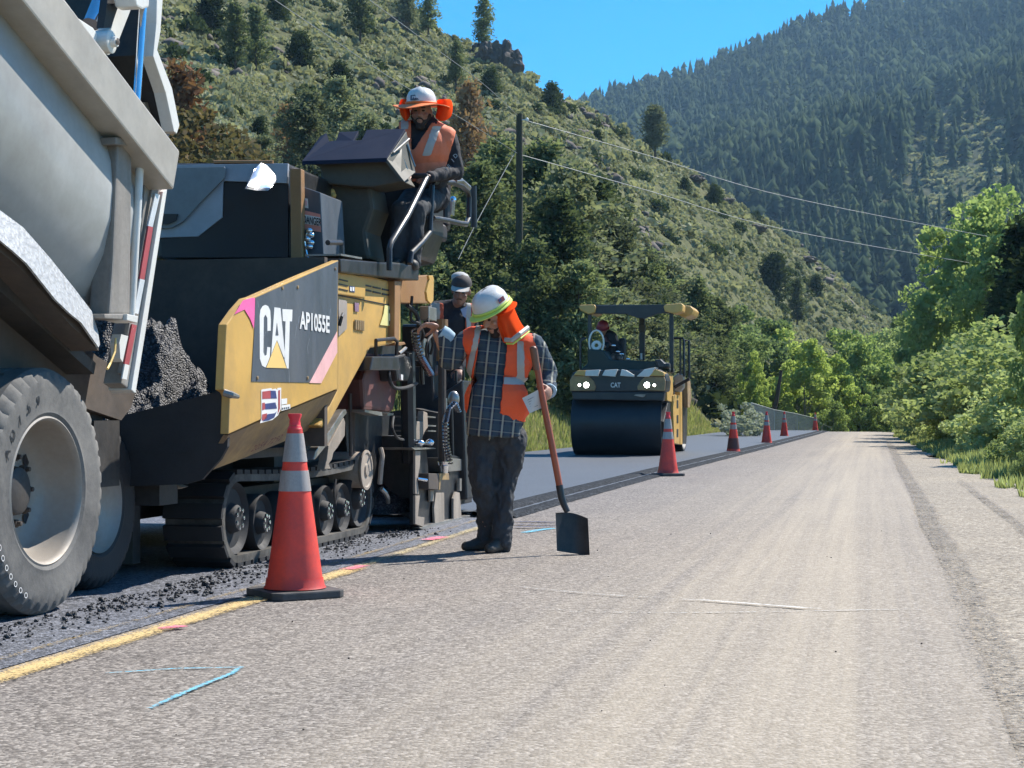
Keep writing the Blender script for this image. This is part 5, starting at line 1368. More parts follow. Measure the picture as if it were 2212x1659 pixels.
# --- screed: end gate, ski, screw jacks, walkway, cable coils
TE = -3.50
screed = thing('screed', 'screed dragged behind the paver, end gate and screw jack beside the yellow line', 'screed', RD(13.9, -5.0, 0))
mb = MB(); a, b_ = onG(908, 1150), onG(1040, 1124)
slabT([(916, 1148), (1037, 1123), (1038, 1116), (1020, 1112), (930, 1132), (908, 1140)], TE, 0.08, mb); mb.build('end_ski', m_steel, screed, bevel=0.008)
slabT([z9(*p) for p in [(1262, 600), (1380, 580), (1400, 830), (1620, 850), (1640, 640), (1830, 680), (1845, 820), (1700, 1310), (1350, 1400), (1262, 1380)]], TE - 0.04, 0.05).build('end_gate', m_black, screed, bevel=0.006)
for pts in [[(1262, 600), (1318, 600), (1310, 760), (1285, 900), (1300, 1060), (1262, 1050)], [(1262, 1070), (1310, 1070), (1290, 1290), (1360, 1300), (1350, 1400), (1262, 1370)],
            [(1480, 1040), (1565, 1040), (1570, 1360), (1470, 1390), (1460, 1200)], [(1690, 1030), (1730, 1040), (1750, 1300), (1665, 1330), (1665, 1100)], [(1420, 1010), (1460, 1010), (1455, 1130), (1425, 1130)]]:
    slabT([z9(*p) for p in pts], TE - 0.005, 0.02).build('gate_lit_patch', m_tan, screed, bevel=0.003)  # tan patches put the sunlit areas of the end gate into the colour
slabT([z9(*p) for p in [(1560, 670), (1820, 690), (1845, 800), (1620, 820)]], TE - 0.02, 0.25).build('screed_cover', m_steel, screed, bevel=0.008)
slabT([z9(*p) for p in [(1650, 830), (1820, 815), (1740, 1010), (1690, 1020)]], TE - 0.06, 0.05).build('deflector', m_black, screed)
slabT([z9(*p) for p in [(1730, 890), (1750, 890), (1750, 1020), (1730, 1020)]], TE, 0.02).build('gate_rod', m_steel, screed)
bx = slabT([z9(*p) for p in [(1402, 835), (1520, 840), (1520, 1010), (1402, 1000)]], TE + 0.04, 0.1).build('jack_block', m_brown, screed, bevel=0.004)
slabT([z9(*p) for p in [(1520, 835), (1615, 835), (1620, 905), (1530, 905), (1525, 1010), (1510, 1010)]], TE + 0.045, 0.06).build('jack_block_side', m_catd, screed, bevel=0.004)
def up(px, y0, y1, t, r, mat, name='jack_post', parent=screed, n=10):
    a, b = onT(px, y0, t), onT(px, y1, t); b = Vector((a.x, a.y, onT(px, y1, t).z)); mb = MB(); mb.tube([a, b], r, n); return mb.build(name, mat, parent, smooth=True)
up(955, 1020, 720, TE + .03, 0.034, m_brown)
up(963, 1020, 860, TE + .05, 0.012, m_steel, 'jack_screw')
up(955, 780, 690, TE + .03, 0.05, m_catrust, 'jack_sleeve')
mb = MB(); mb.lathe(onT(959, 1000, TE + .05), Z_, [(-.02, .05), (0, .055), (.012, .055), (.012, 0)], 16); mb.lathe(onT(960, 1014, TE + .06), Z_, [(-.03, .03), (.03, .035), (.03, 0)], 12); mb.build('jack_nut', m_chrome, screed, smooth=True)
tubeT([(902, 1034, TE), (922, 1037, TE + .05)], 0.012, 8).build('gate_pin', m_chrome, screed)
slabT([z9(*p) for p in [(1220, 565), (1450, 565), (1480, 575), (1260, 590)]], TE + 0.02, 0.25).build('gate_shelf', m_steel, screed)
mb = MB(); mb.ellipsoid(onT(*z9(1300, 515), TE), .045, .03, .025); mb.ellipsoid(onT(*z9(1415, 510), TE), .035, .03, .03); mb.tube([onT(*z9(1300, 520), TE), onT(*z9(1415, 520), TE)], .015, 6); mb.build('turnbuckle', m_chrome, screed, smooth=True)
slabT([z9(*p) for p in [(1280, 290), (1340, 290), (1350, 180), (1390, 200), (1395, 350), (1360, 400), (1330, 480), (1260, 480)]], TE - .1, 0.05).build('tow_link', m_tan, screed, bevel=0.004)
for (x0, y0, x1, y1) in [(1390, 230, 1475, 240), (1390, 325, 1480, 330), (1395, 380, 1480, 385)]: slabT([z9(x0, y0), z9(x1, y1), z9(x1, y1 + 14), z9(x0, y0 + 14)], TE - .1, 0.3).build('step_tread', m_steel, screed)
mb = MB(); slabS([z9(*p) for p in [(900, 200), (1250, 150), (1500, 200), (1500, 900), (1260, 1350), (900, 1150)]], 13.9, 0.4, mb); mb.build('screed_body', m_tarry, screed)
mb = MB(); slabS([(868, 700), (930, 700), (938, 860), (1000, 820), (1010, 1080), (868, 1080)], 14.2, 0.3, mb); mb.build('screed_rear', m_black, screed, bevel=0.02)
slabS([(868, 704), (928, 704), (928, 792), (868, 792)], 13.0, 0.1).build('tool_box', m_black, screed, bevel=0.01)
mb = MB(); mb.rbox(14.22, 14.75, -6.2, -3.56, 0.12, 0.36); mb.build('walkway', m_tarry, screed, bevel=.01)
# coiled cables
def coil(path, turns, R, r, name, mat, parent=screed):
    pts = []; N = turns * 8; path = [Vector(p) for p in path]
    seg = [(b - a).length for a, b in zip(path[:-1], path[1:])]; Lt = sum(seg)
    for i in range(N + 1):
        d = Lt * i / N; k = 0
        while k < len(seg) - 1 and d > seg[k]: d -= seg[k]; k += 1
        p = path[k].lerp(path[k + 1], d / seg[k]); a = 2 * math.pi * i / 8
        pts.append(p + R_ * R * math.cos(a) * 0.8 - D_ * 0.2 * R * math.cos(a) + (D_ * 0.9 + Z_ * 0.35) * R * math.sin(a))
    mb = MB(); mb.tube(pts, r, 5); return mb.build(name, mat, parent, smooth=True)
m_cable = M('coiled_cable_black', (0.05, 0.048, 0.055), 0.18, var=0.2, scale=10, spec=1.0, coat=0.8)
coil([onT(896, 712, TE + .04), onT(899, 740, TE + .06), onT(908, 770, TE + .08), onT(930, 808, TE + .08)], 20, 0.036, 0.008, 'coiled_cable', m_cable)
coil([onT(968, 880, TE + .06), onT(962, 910, TE + .1), onT(964, 960, TE + .1), onT(972, 1000, TE + .1)], 22, 0.03, 0.008, 'coiled_cable', m_cable)
coil([onT(966, 885, TE + .06), onT(982, 870, TE + .1), onT(990, 888, TE + .1)], 8, 0.03, 0.008, 'coiled_cable', m_cable)
def hose(pts, r, name='hydraulic_hose', mat=m_rubber, parent=paver):
    P = [onT(*p) for p in pts]; out = []
    for i in range(len(P) - 1):
        p0 = P[max(0, i - 1)]; p1 = P[i]; p2 = P[i + 1]; p3 = P[min(len(P) - 1, i + 2)]
        for k in range(6):
            u = k / 6; out.append(0.5 * ((2 * p1) + (p2 - p0) * u + (2 * p0 - 5 * p1 + 4 * p2 - p3) * u * u + (3 * p1 - p0 - 3 * p2 + p3) * u ** 3))
    out.append(P[-1]); mb = MB(); mb.tube(out, r, 7); return mb.build(name, mat, parent, smooth=True)
hose([(872, 768, -3.5), (846, 778, -3.48), (840, 810, -3.46), (850, 836, -3.45), (875, 838, -3.46), (900, 828, -3.5)], 0.014)
hose([(850, 900, -3.6), (848, 925, -3.55), (858, 945, -3.55), (872, 950, -3.6)], 0.01)
hose([(890, 640, -3.5), (888, 690, -3.5), (905, 700, -3.45), (915, 725, -3.45), (905, 740, -3.5)], 0.012)
hose([(880, 660, -3.5), (900, 680, -3.48), (905, 715, -3.46), (900, 760, -3.48)], 0.018)
hose([(930, 660, -3.5), (925, 700, -3.46), (935, 740, -3.45), (930, 765, -3.48)], 0.012)
hose([(938, 720, -3.45), (925, 735, -3.42), (920, 760, -3.44), (930, 790, -3.46)], 0.010)
for (x0, y0, x1, y1, w) in [(905, 690, 912, 830, 0.02), (918, 665, 922, 800, 0.015), (985, 800, 990, 1000, 0.012), (975, 880, 978, 1010, 0.015), (1000, 760, 1004, 1000, 0.012), (880, 760, 884, 1000, 0.06)]:
    tubeT([(x0, y0, TE - .08), (x1, y1, TE - .08)], w, 8).build('frame_tube', m_black, screed)
mb = MB(); mb.box(onT(925, 678, -3.5), D_ * .12, R_ * .04, Z_ * .055); mb.build('junction_box', m_steel, screed, bevel=0.008)
mb = MB(); mb.box(onT(905, 760, -3.52), D_ * .08, R_ * .03, Z_ * .07); mb.box(onT(912, 742, -3.5), D_ * .05, R_ * .03, Z_ * .04); mb.build('control_box', m_steel, screed, bevel=0.008)
mb = MB(); mb.ellipsoid(onT(980, 862, TE + .06), 0.05, 0.04, 0.07); mb.build('sensor_head', m_steel, screed, smooth=True)
slabT([z8(*p) for p in [(860, 1060), (900, 1030), (1000, 1060), (1020, 1160), (980, 1320), (870, 1320), (850, 1180)]], -3.52, 0.15).build('work_lamp', m_dblack, paver, bevel=0.02)
slabT([z8(*p) for p in [(903, 1245), (926, 1250), (924, 1310), (905, 1300)]], -3.505, 0.02).build('lamp_lens', m_dwhite, paver)
tubeT([(862, 764, -3.5), (876, 752, -3.48)], 0.014, 8).build('tank_tap', m_steel, paver)
slabT([z8(*p) for p in [(840, 905), (940, 905), (955, 930), (900, 945), (840, 935)]], -3.5, 0.12).build('rear_lug', m_catrust, paver, bevel=0.006)

# --- hot mix: heap in the hopper, spill by the screed, crumbs along the lane
def heap(name, c, ax, ay, hgt, label, seed, res=110, chunk=0.018):
    v = []; 
    for i in range(res):
        for j in range(res):
            u = i / (res - 1) * 2 - 1; w = j / (res - 1) * 2 - 1; r = math.sqrt(u * u + w * w)
            p = c + ax * u + ay * w
            h = hgt * max(0, 1 - r ** 1.25) 
            nz = mnoise.fractal(Vector((p.x * 3 + seed, p.y * 3, 0)), 0.8, 2.2, 4) * 0.16 * hgt * 2 + mnoise.noise(Vector((p.x * 30, p.y * 30, seed))) * chunk + mnoise.noise(Vector((p.x * 70, p.y * 70, seed))) * chunk * 0.6
            v.append((p.x + mnoise.noise(Vector((i * 3.1, j * 1.7, 1))) * 0.02, p.y, c.z + h + nz * (0.2 + min(1, h / max(hgt, .01) * 3)) if r < 1 else c.z - 0.02))
    i = np.arange(res - 1)[:, None] * res + np.arange(res - 1)[None, :]
    o = link(name, mesh_np(name, v, np.stack([i, i + res, i + res + 1, i + 1], -1).reshape(-1, 4), m_hot)); o['kind'] = 'stuff'; o['label'] = label
    return o
heap('hot_asphalt', RD(9.42, -4.62, 0.74), D_ * 0.86, R_ * 0.98, 0.86, 'heap of fresh black asphalt filling the hopper', 3)
heap('hot_asphalt', RD(13.05, -3.98, 0.16), D_ * 0.5, R_ * 0.35, 0.34, 'small pile of fresh asphalt in front of the screed', 8, 40)
def crumbs(name, label, reg, n, smin, smax, mat):
    base = MB(); bm = bmesh.new(); bmesh.ops.create_icosphere(bm, subdivisions=1, radius=1); bv = np.array([v.co[:] for v in bm.verts]); bf = np.array([[v.index for v in f.verts] for f in bm.faces]); bm.free()
    V = []; F = []; off = 0
    for _ in range(n):
        p = reg(); s = rng.uniform(smin, smax) * (1 if rng.random() < 0.9 else 2.0); q = bv * (1 + rng.uniform(-.3, .3, bv.shape)) * s * np.array([1, 1, 0.7]) + np.array([p.x, p.y, p.z + s * 0.5])
        V.append(q); F.append(bf + off); off += len(bv)
    o = link(name, mesh_np(name, np.concatenate(V), np.concatenate(F), mat)); o['kind'] = 'stuff'; o['label'] = label
def crreg():
    s = rng.uniform(5.5, 13); t = -3.72 + abs(rng.normal()) * 0.16 + 0.12 * mnoise.noise(Vector((s * 2, 0, 0)))
    return RD(s, t, 0.004)
crumbs('asphalt_crumbs', 'loose asphalt crumbs along the edge of the tack coat', crreg, 1300, 0.003, 0.009, m_hot)
def crreg2():
    s = rng.uniform(7.3, 9.2); return RD(s, -3.5 + rng.normal() * 0.1, 0.004)
crumbs('asphalt_crumbs', 'cluster of larger black crumbs by the yellow line', crreg2, 120, 0.005, 0.013, m_hot)
def crreg3():
    return RD(rng.uniform(4.5, 16), rng.uniform(-2.8, 1.5), 0.001)
crumbs('road_pebbles', 'few stray pebbles scattered on the old road', crreg3, 40, 0.002, 0.006, m_brown)
# ------------------------------------------------------------------ ROLLER
roller = thing('road_roller', 'yellow and black tandem roller with canopy standing on the fresh asphalt', 'road roller', RD(35.3, -5.0, 0.055))
def zr(x, y): return (1191.4 + x * .2308, 638.3 + y * .2308)
def at(s): return st(onS(1332, 900, s))[1]
SR = 33.0; zb = 0.055
tL, tRt = st(onS(1236, 980, SR + .2))[1], st(onS(1430, 980, SR + .2))[1]
m_drum = M('wet_drum_steel', (0.028, 0.031, 0.037), 0.48, metal=0.3, var=0.3, scale=1.5, bump=0.05)
tm = (tL + tRt) / 2; hw = (tRt - tL) / 2
for s_, lb in ((SR + .65, 'front drum facing the camera'), (SR + .65 + 3.55, 'rear drum')):
    mb = MB(); mb.lathe(RD(s_, tm, zb + .64), R_, [(-hw + .1, 0), (-hw + .1, .56), (-hw, .6), (-hw, .64), (hw, .64), (hw, .6), (hw - .1, .56), (hw - .1, 0)], 56)
    mb.build('drum', m_drum, roller, smooth=True, label=lb)
def sx(px, s=SR): return px
# front fascia and hood
fas = slabS([zr(*p) for p in [(165, 800), (200, 720), (240, 705), (1000, 690), (1060, 730), (1080, 800), (1070, 895), (1030, 905), (180, 905)]], SR - .02, 0.7).build('front_fascia', m_black, roller, bevel=0.04, seg=3)
for pts, lb in (([(168, 800), (195, 745), (340, 752), (395, 800), (415, 850), (405, 890), (175, 895)], 'left lamp pod'), ([(1068, 800), (1055, 760), (880, 755), (830, 800), (800, 850), (805, 885), (1060, 895)], 'right lamp pod')):
    slabS([zr(*p) for p in pts], SR - .06, 0.1).build('lamp_pod', m_catd, roller, bevel=0.02, label=lb)
m_lit = emis('lit_headlight', (1.0, 0.98, 0.92), 14)
m_lit2 = emis('lit_side_lamp', (1.0, 0.97, 0.9), 5)
for (x, y, r, mt_) in [(325, 838, .055, m_lit), (893, 838, .055, m_lit), (262, 838, .03, m_lit2), (962, 840, .03, m_lit2)]:
    c = onS(*zr(x, y), SR - .07); mb = MB(); mb.lathe(c + D_ * .01, -D_, [(0, r * 1.15), (.02, r * 1.15), (.02, r)], 20); h = mb.build('headlight', m_chrome, roller, smooth=True)
    mb = MB(); mb.lathe(c, -D_, [(0.0, r), (.012, r * .7), (.016, 0)], 20); mb.build('lamp_lens', mt_, h, smooth=True)
for pts in ([(205, 745), (240, 702), (315, 700), (310, 750)], [(318, 700), (450, 694), (435, 755), (312, 752)], [(470, 750), (500, 697), (615, 690), (595, 760)], [(640, 752), (655, 690), (700, 700), (775, 745), (770, 762)], [(795, 758), (870, 690), (975, 672), (930, 745), (905, 760)], [(915, 752), (975, 690), (1050, 720), (1055, 755)]):
    m_ = m_cat if pts[0][0] in (205, 915) else m_white
    slabS([zr(*p) for p in pts], SR - .10, 0.45).build('hood_panel', m_, roller, bevel=0.012)
text_part('badge_lettering', 'CAT', onS(*zr(600, 838), SR - .035), R_, Z_, 0.1, m_dwhite, fas, width=0.2, bold=0.02)
slabS([zr(*p) for p in [(185, 900), (1060, 905), (1045, 990), (1000, 985), (200, 975)]], SR - .01, 0.25).build('scraper_beam', m_black, roller, bevel=0.02)
slabS([zr(*p) for p in [(770, 935), (790, 925), (880, 925), (868, 945), (850, 952)]], SR - .06, 0.05).build('scraper_tag', m_tan, roller)
tR = tRt + 0.03
def T3(pts, t, th, name, mat, bv=0.01, **k): return slabT([zr(*p) for p in pts], t, th).build(name, mat, roller, bevel=bv, **k)
T3([(1065, 720), (1085, 700), (1110, 705), (1135, 760), (1140, 950), (1130, 1000), (1085, 985), (1080, 850)], tR, 0.1, 'front_yoke', m_cat, .02)
T3([(1095, 985), (1130, 1000), (1120, 1300), (1060, 1330), (1050, 1180)], tR - .02, 0.1, 'yoke_leg', m_black)
yk = T3([(1140, 935), (1160, 928), (1200, 935), (1200, 1395), (1150, 1385), (1140, 1100)], tR + .03, 0.12, 'side_frame', m_cat, .015)
for y in (980, 1120, 1250): 
    mb = MB(); mb.prism([onT(*zr(*p), tR + .034) for p in [(1172, y), (1188, y), (1188, y + 75), (1172, y + 75)]], -R_ * .002); mb.build('frame_slot', m_dblack, yk)
T3([(1205, 900), (1222, 895), (1226, 1395), (1206, 1395)], tR + .03, 0.12, 'side_frame', m_cat, .01)
T3([(1228, 890), (1270, 870), (1272, 1100), (1262, 1390), (1230, 1390)], tR, 0.12, 'side_cover', m_black)
T3([(1272, 790), (1300, 800), (1310, 960), (1295, 1050), (1276, 1050)], tR + .1, 0.1, 'rear_bracket', m_catd, .01)
mb = MB(); mb.rbox(SR + .5, SR + 4.6, tL + .1, tRt - .05, 1.15, 1.55); mb.build('machine_frame', m_black, roller, bevel=0.03)
# canopy and posts
slabS([zr(*p) for p in [(330, 92), (1110, 85), (1120, 165), (990, 170), (880, 215), (820, 215), (700, 175), (340, 168)]], SR + 1.0, 0.06).build('canopy_beam', m_black, roller, bevel=0.01)
slabS([zr(*p) for p in [(300, 90), (1200, 84), (1200, 120), (300, 122)]], SR + 1.1, 1.9).build('canopy_roof', m_black, roller, bevel=0.02)
slabS([zr(*p) for p in [(250, 110), (262, 88), (400, 84), (415, 110), (405, 160), (350, 178), (270, 140)]], SR + .92, 1.0).build('canopy_end', m_cat, roller, bevel=0.03)
slabS([zr(*p) for p in [(1045, 100), (1070, 84), (1215, 72), (1230, 90), (1225, 150), (1150, 172), (1060, 150)]], SR + .92, 0.5).build('canopy_end', m_cat, roller, bevel=0.03)
slabS([zr(*p) for p in [(1180, 90), (1300, 96), (1328, 130), (1310, 180), (1250, 205), (1185, 185)]], SR + 1.6, 1.2).build('canopy_end', m_cat, roller, bevel=0.03)
def post(name, x0, x1, y0, y1, s, mat=m_black): slabS([zr(x0, y0), zr(x1, y0), zr(x1, y1), zr(x0, y1)], s, 0.07).build(name, mat, roller, bevel=0.008)
post('canopy_post', 338, 372, 170, 690, SR + 1.05); post('canopy_post', 1102, 1140, 165, 720, SR + 1.05); post('canopy_post', 820, 872, 130, 605, SR + 2.6)
post('post_band', 816, 876, 275, 338, SR + 2.57, m_khaki); post('post_tag', 830, 848, 540, 600, SR + 2.57, m_dwhite)
slabS([zr(*p) for p in [(345, 500), (480, 510), (540, 600), (1060, 620), (1110, 690), (1100, 720), (250, 710), (335, 640)]], SR + .8, 0.9).build('dashboard', M('dark_green_black', (0.015, 0.028, 0.024), 0.5), roller, bevel=0.03)
c = onS(*zr(420, 440), SR + .9); mb = MB()
pts = [c + R_ * .17 * math.cos(a) * .9 + Z_ * .25 * math.sin(a) for a in [2 * math.pi * i / 20 for i in range(21)]]
mb.tube(pts, 0.02, 6, caps=False); mb.build('steering_wheel', m_white, roller, smooth=True)
mb = MB(); mb.lathe(c - Z_ * .06, (-D_ + Z_ * .3), [(0, .11), (.02, .1), (.02, .05), (0, .04)], 16); mb.build('steering_hub', m_white, roller)
def rl(pts, s, r=0.02): 
    mb = MB(); mb.tube([onS(*zr(x, y), s) for x, y in pts], r, 8); mb.build('grab_rail', m_black, roller, smooth=True)
rl([(270, 690), (270, 440), (290, 405), (325, 400)], SR + .9, .025)
rl([(1130, 400), (1230, 400), (1238, 420), (1240, 760)], SR + 2.2, .025); rl([(1205, 410), (1205, 740)], SR + 2.2, .02); rl([(1240, 420), (1285, 425), (1290, 780)], SR + 2.6, .025)
slabS([zr(*p) for p in [(1140, 760), (1180, 730), (1240, 740), (1235, 860), (1200, 905), (1145, 900)]], SR + 2.4, .3).build('side_tank', m_steel, roller, bevel=.02)
mb = MB(); mb.tube([onS(*zr(1150, 860), SR + 2), onS(*zr(1200, 830), SR + 2), onS(*zr(1290, 780), SR + 2)], .035, 8); mb.build('side_hose', m_rubber, roller, smooth=True)
slabS([zr(*p) for p in [(960, 600), (1020, 595), (1060, 640), (1100, 630), (1105, 680), (1000, 680)]], SR + .5, .3).build('console_box', m_black, roller, bevel=.03)
slabS([zr(*p) for p in [(630, 395), (690, 400), (680, 600), (560, 600), (600, 480)]], SR + 2.0, .25).build('seat', m_seat, roller, bevel=.05)
for (x, y) in [(580, 468), (620, 525), (655, 548), (715, 595)]:
    mb = MB(); mb.ellipsoid(onS(*zr(x, y), SR + .78), .05, .03, .025); mb.build('control_knob', m_chrome, roller, smooth=True)

# ------------------------------------------------------------------ CONES
m_cone = M('faded_red_orange_plastic', (0.85, 0.065, 0.035), 0.5, var=0.1, scale=7, dirt=(0.28, 0.04, 0.045), dirt_amt=0.5, bump=0.05)
_nt = m_cone.node_tree; _b = _nt.nodes['Principled BSDF']; _b.inputs['Subsurface Weight'].default_value = 0.0
m_cone_top = M('bright_red_plastic', (0.85, 0.04, 0.06), 0.45, var=0.1, scale=7, bump=0.05)
m_collar = M('scuffed_reflective_collar', (0.5, 0.46, 0.43), 0.5, var=0.25, scale=9, dirt=(0.2, 0.16, 0.15), dirt_amt=0.7, streak=True)
m_base = M('black_cone_base', (0.035, 0.035, 0.038), 0.7, var=0.4, scale=9, dirt=(0.2, 0.18, 0.16), dirt_amt=0.35)
m_brownc = M('muddy_cone_plastic', (0.13, 0.05, 0.045), 0.6, var=0.3, scale=7)
def make_cone():
    o = thing('traffic_cone', 'x', 'traffic cone', (0, 0, 0), 'traffic cones along the seam')
    mb = MB(); z0 = 0.045; pr = [(z0, .160), (z0 + .012, .152), (z0 + .05, .145)]
    def r(z): return lerp(.142, .031, (z - .09) / .82)
    mb.lathe((0, 0, 0), Z_, pr + [(z, r(z)) for z in (.09, .3, .55)] + [(.557, r(.557) ), (.62, r(.62)), (.68, r(.68)), (.74, r(.74)), (.86, r(.86))] + [(.865, r(.865) - .004), (.90, .024)], 40)
    mb.build('body', m_cone, o, smooth=True)
    mb = MB(); mb.lathe((0, 0, 0), Z_, [(.855, r(.855) + .001), (.875, .030), (.905, .027), (.925, .035), (.935, .035), (.936, .022), (.9, .018)], 32); mb.build('tip', m_cone_top, o, smooth=True)
    for z1, z2 in ((.540, .645), (.690, .835)):
        mb = MB(); mb.lathe((0, 0, 0), Z_, [(z1, r(z1)), (z1, r(z1) + .003), (z2, r(z2) + .003), (z2, r(z2))], 40); mb.build('reflective_collar', m_collar, o, smooth=True)
    mb = MB(); a = .2; c = .04
    p = [(a, -a + c), (a, a - c), (a - c, a), (-a + c, a), (-a, a - c), (-a, -a + c), (-a + c, -a), (a - c, -a)]
    mb.prism([(x, y, 0) for x, y in p], (0, 0, .04)); b_ = mb.build('base', m_base, o, bevel=.008)
    return o
cone0 = make_cone()
def copy_tree(o, parent=None):
    c = o.copy(); COL.objects.link(c); c.parent = parent
    for ch in [x for x in bpy.data.objects if x.parent == o]: copy_tree(ch, c)
    return c
cones = [(637, 1288, 'big orange cone nearest the camera with scuffed collars, standing in front of the paver tracks', .35), (1443, 1028, 'orange cone standing in front of the roller', .1), (1584, 979, 'orange cone with a dark muddy lower half, first beyond the roller', .2), (1656, 960, 'orange cone, second beyond the roller', .15), (1694, 945, 'orange cone, third beyond the roller', .1), (1761, 930, 'small farthest orange cone half hidden by the crest of the road', .1)]
hts = [0.95, .95, .95, .93, .9, .95]
for i, (px, py, lb, rz) in enumerate(cones):
    o = cone0 if i == 0 else copy_tree(cone0)
    v = onG(px, py); s, t = st(v)
    o.location = (v.x, v.y, valley(s) + .001); o.rotation_euler = (0, 0, rz + TH); o['label'] = lb; o['group'] = 'traffic cones along the seam'
    if i == 2:
        mb = MB(); mb.lathe(Vector(o.location), Z_, [(.1, .1425), (.3, .1155), (.34, .110)], 40); mb.build('muddy_sleeve', m_brownc, o, smooth=True)

# ------------------------------------------------------------------ POLE, WIRES, FENCE
m_pole = M('creosote_pole', (0.05, 0.046, 0.03), 0.85, var=0.35, scale=6, streak=True, bump=0.4)
YP = 52.0; pb = onY(1121, 660, YP); pt_ = onY(1122, 246, YP)
pole = thing('power_pole', 'dark wooden power pole rising behind the two workers', 'power pole', (pb.x, YP, ground_z(pb.x, YP)))
mb = MB(); mb.tube([(pb.x, YP, ground_z(pb.x, YP) - .3), (pt_.x, YP, pt_.z)], [.14, .1], 14); mb.build('shaft', m_pole, pole, smooth=True)
mb = MB(); mb.tube([pt_ + Vector((.08, -.05, -.2)), pt_ + Vector((.22, -.1, -.2))], .02, 6); mb.ellipsoid(pt_ + Vector((.24, -.1, -.2)), .05, .05, .07); mb.build('insulator', m_dwhite, pole, smooth=True)
m_wire = M('aged_wire', (0.27, 0.28, 0.27), 0.6, metal=0.1, var=0.1, bump=0)
m_wired = M('dark_wire', (0.2, 0.21, 0.2), 0.5, metal=0.3, var=0.1, bump=0)
def wire(name, pts, r, label, mat=None):
    P = [onY(*p) for p in pts]; out = []
    for i in range(len(P) - 1):
        p0 = P[max(0, i - 1)]; p1 = P[i]; p2 = P[i + 1]; p3 = P[min(len(P) - 1, i + 2)]
        for k in range(8):
            u = k / 8; out.append(0.5 * ((2 * p1) + (p2 - p0) * u + (2 * p0 - 5 * p1 + 4 * p2 - p3) * u * u + (3 * p1 - p0 - 3 * p2 + p3) * u ** 3))
    out.append(P[-1]); mb = MB(); mb.tube(out, r, 5)
    return tag(mb.build(name, mat or m_wire, None, smooth=True), label, 'power line')
wire('power_line', [(1127, 258, YP), (1400, 336, 60), (1700, 425, 70), (2150, 514, 88)], .014, 'upper pale wire running from the pole top down to the cottonwoods')
wire('power_line', [(1127, 335, YP), (1400, 412, 60), (1700, 497, 70), (2130, 574, 88)], .014, 'lower pale wire running from the pole to the right')
wire('power_line', [(1119, 250, YP), (1040, 178, 46), (920, 90, 38), (790, -6, 32)], .009, 'wire from the pole top up across the sky corner')
wire('power_line', [(1119, 332, YP), (1000, 258, 44), (850, 172, 36), (700, 72, 30), (585, -6, 26)], .008, 'lower wire crossing the slope above the operator')
wire('guy_wire', [(1114, 326, YP), (1035, 470, 48), (990, 560, 46)], .012, 'guy wire slanting down left of the pole', m_wired)
fence = thing('chain_link_fence', 'chain link fence descending beside the road where it dips away', 'fence', onY(1700, 930, 92))
fp = [(1622, 870, 74), (1672, 885, 86), (1722, 894, 97), (1770, 906, 106), (1812, 917, 114), (1842, 926, 121)]
tops = [onY(*p) for p in fp]; bots = [Vector((p.x, p.y, p.z - 1.75)) for p in tops]
m_gal = M('galvanised_wire', (0.36, 0.4, 0.38), 0.5, metal=0.3, var=0.15, bump=0)
for a, b_ in zip(tops, bots):
    mb = MB(); mb.tube([b_, a], .035, 8); mb.build('fence_post', m_gal, fence, smooth=True)
mb = MB(); mb.tube(tops, .022, 6); mb.build('top_rail', m_gal, fence, smooth=True)
mb = MB()
for (a, c), (b_, d_) in zip(zip(tops[:-1], bots[:-1]), zip(tops[1:], bots[1:])):
    L = (b_ - a).length; n = int(L / .16)
    for i in range(n):
        u = i / n; k = 1.75 / L
        for sg in (1, -1):
            u2 = u + sg * k
            e = min(max(u2, 0), 1); fr = (e - u) / (u2 - u)
            p = a.lerp(b_, u); q = a.lerp(b_, e) + Vector((0, 0, -1.75 * fr))
            mb.tube([p, q], .006, 3, caps=False)
w_ = mb.build('wire_mesh', m_gal, fence); w_['kind'] = 'stuff'
# dark damp patch with wet grid marks beside the seam
m_patch = paint_mat('blue_black_spray', (0.03, 0.04, 0.1), 0.4, 28, 0.2, 0.3)
for i in range(3):
    ribbon('dark_patch', gline([(1098, 1128 + i * 7), (1160, 1129 + i * 6), (1208, 1130 + i * 5)]), .10, .008 + .003 * i, m_patch, 'dark blue black patch on the road behind the shovel')
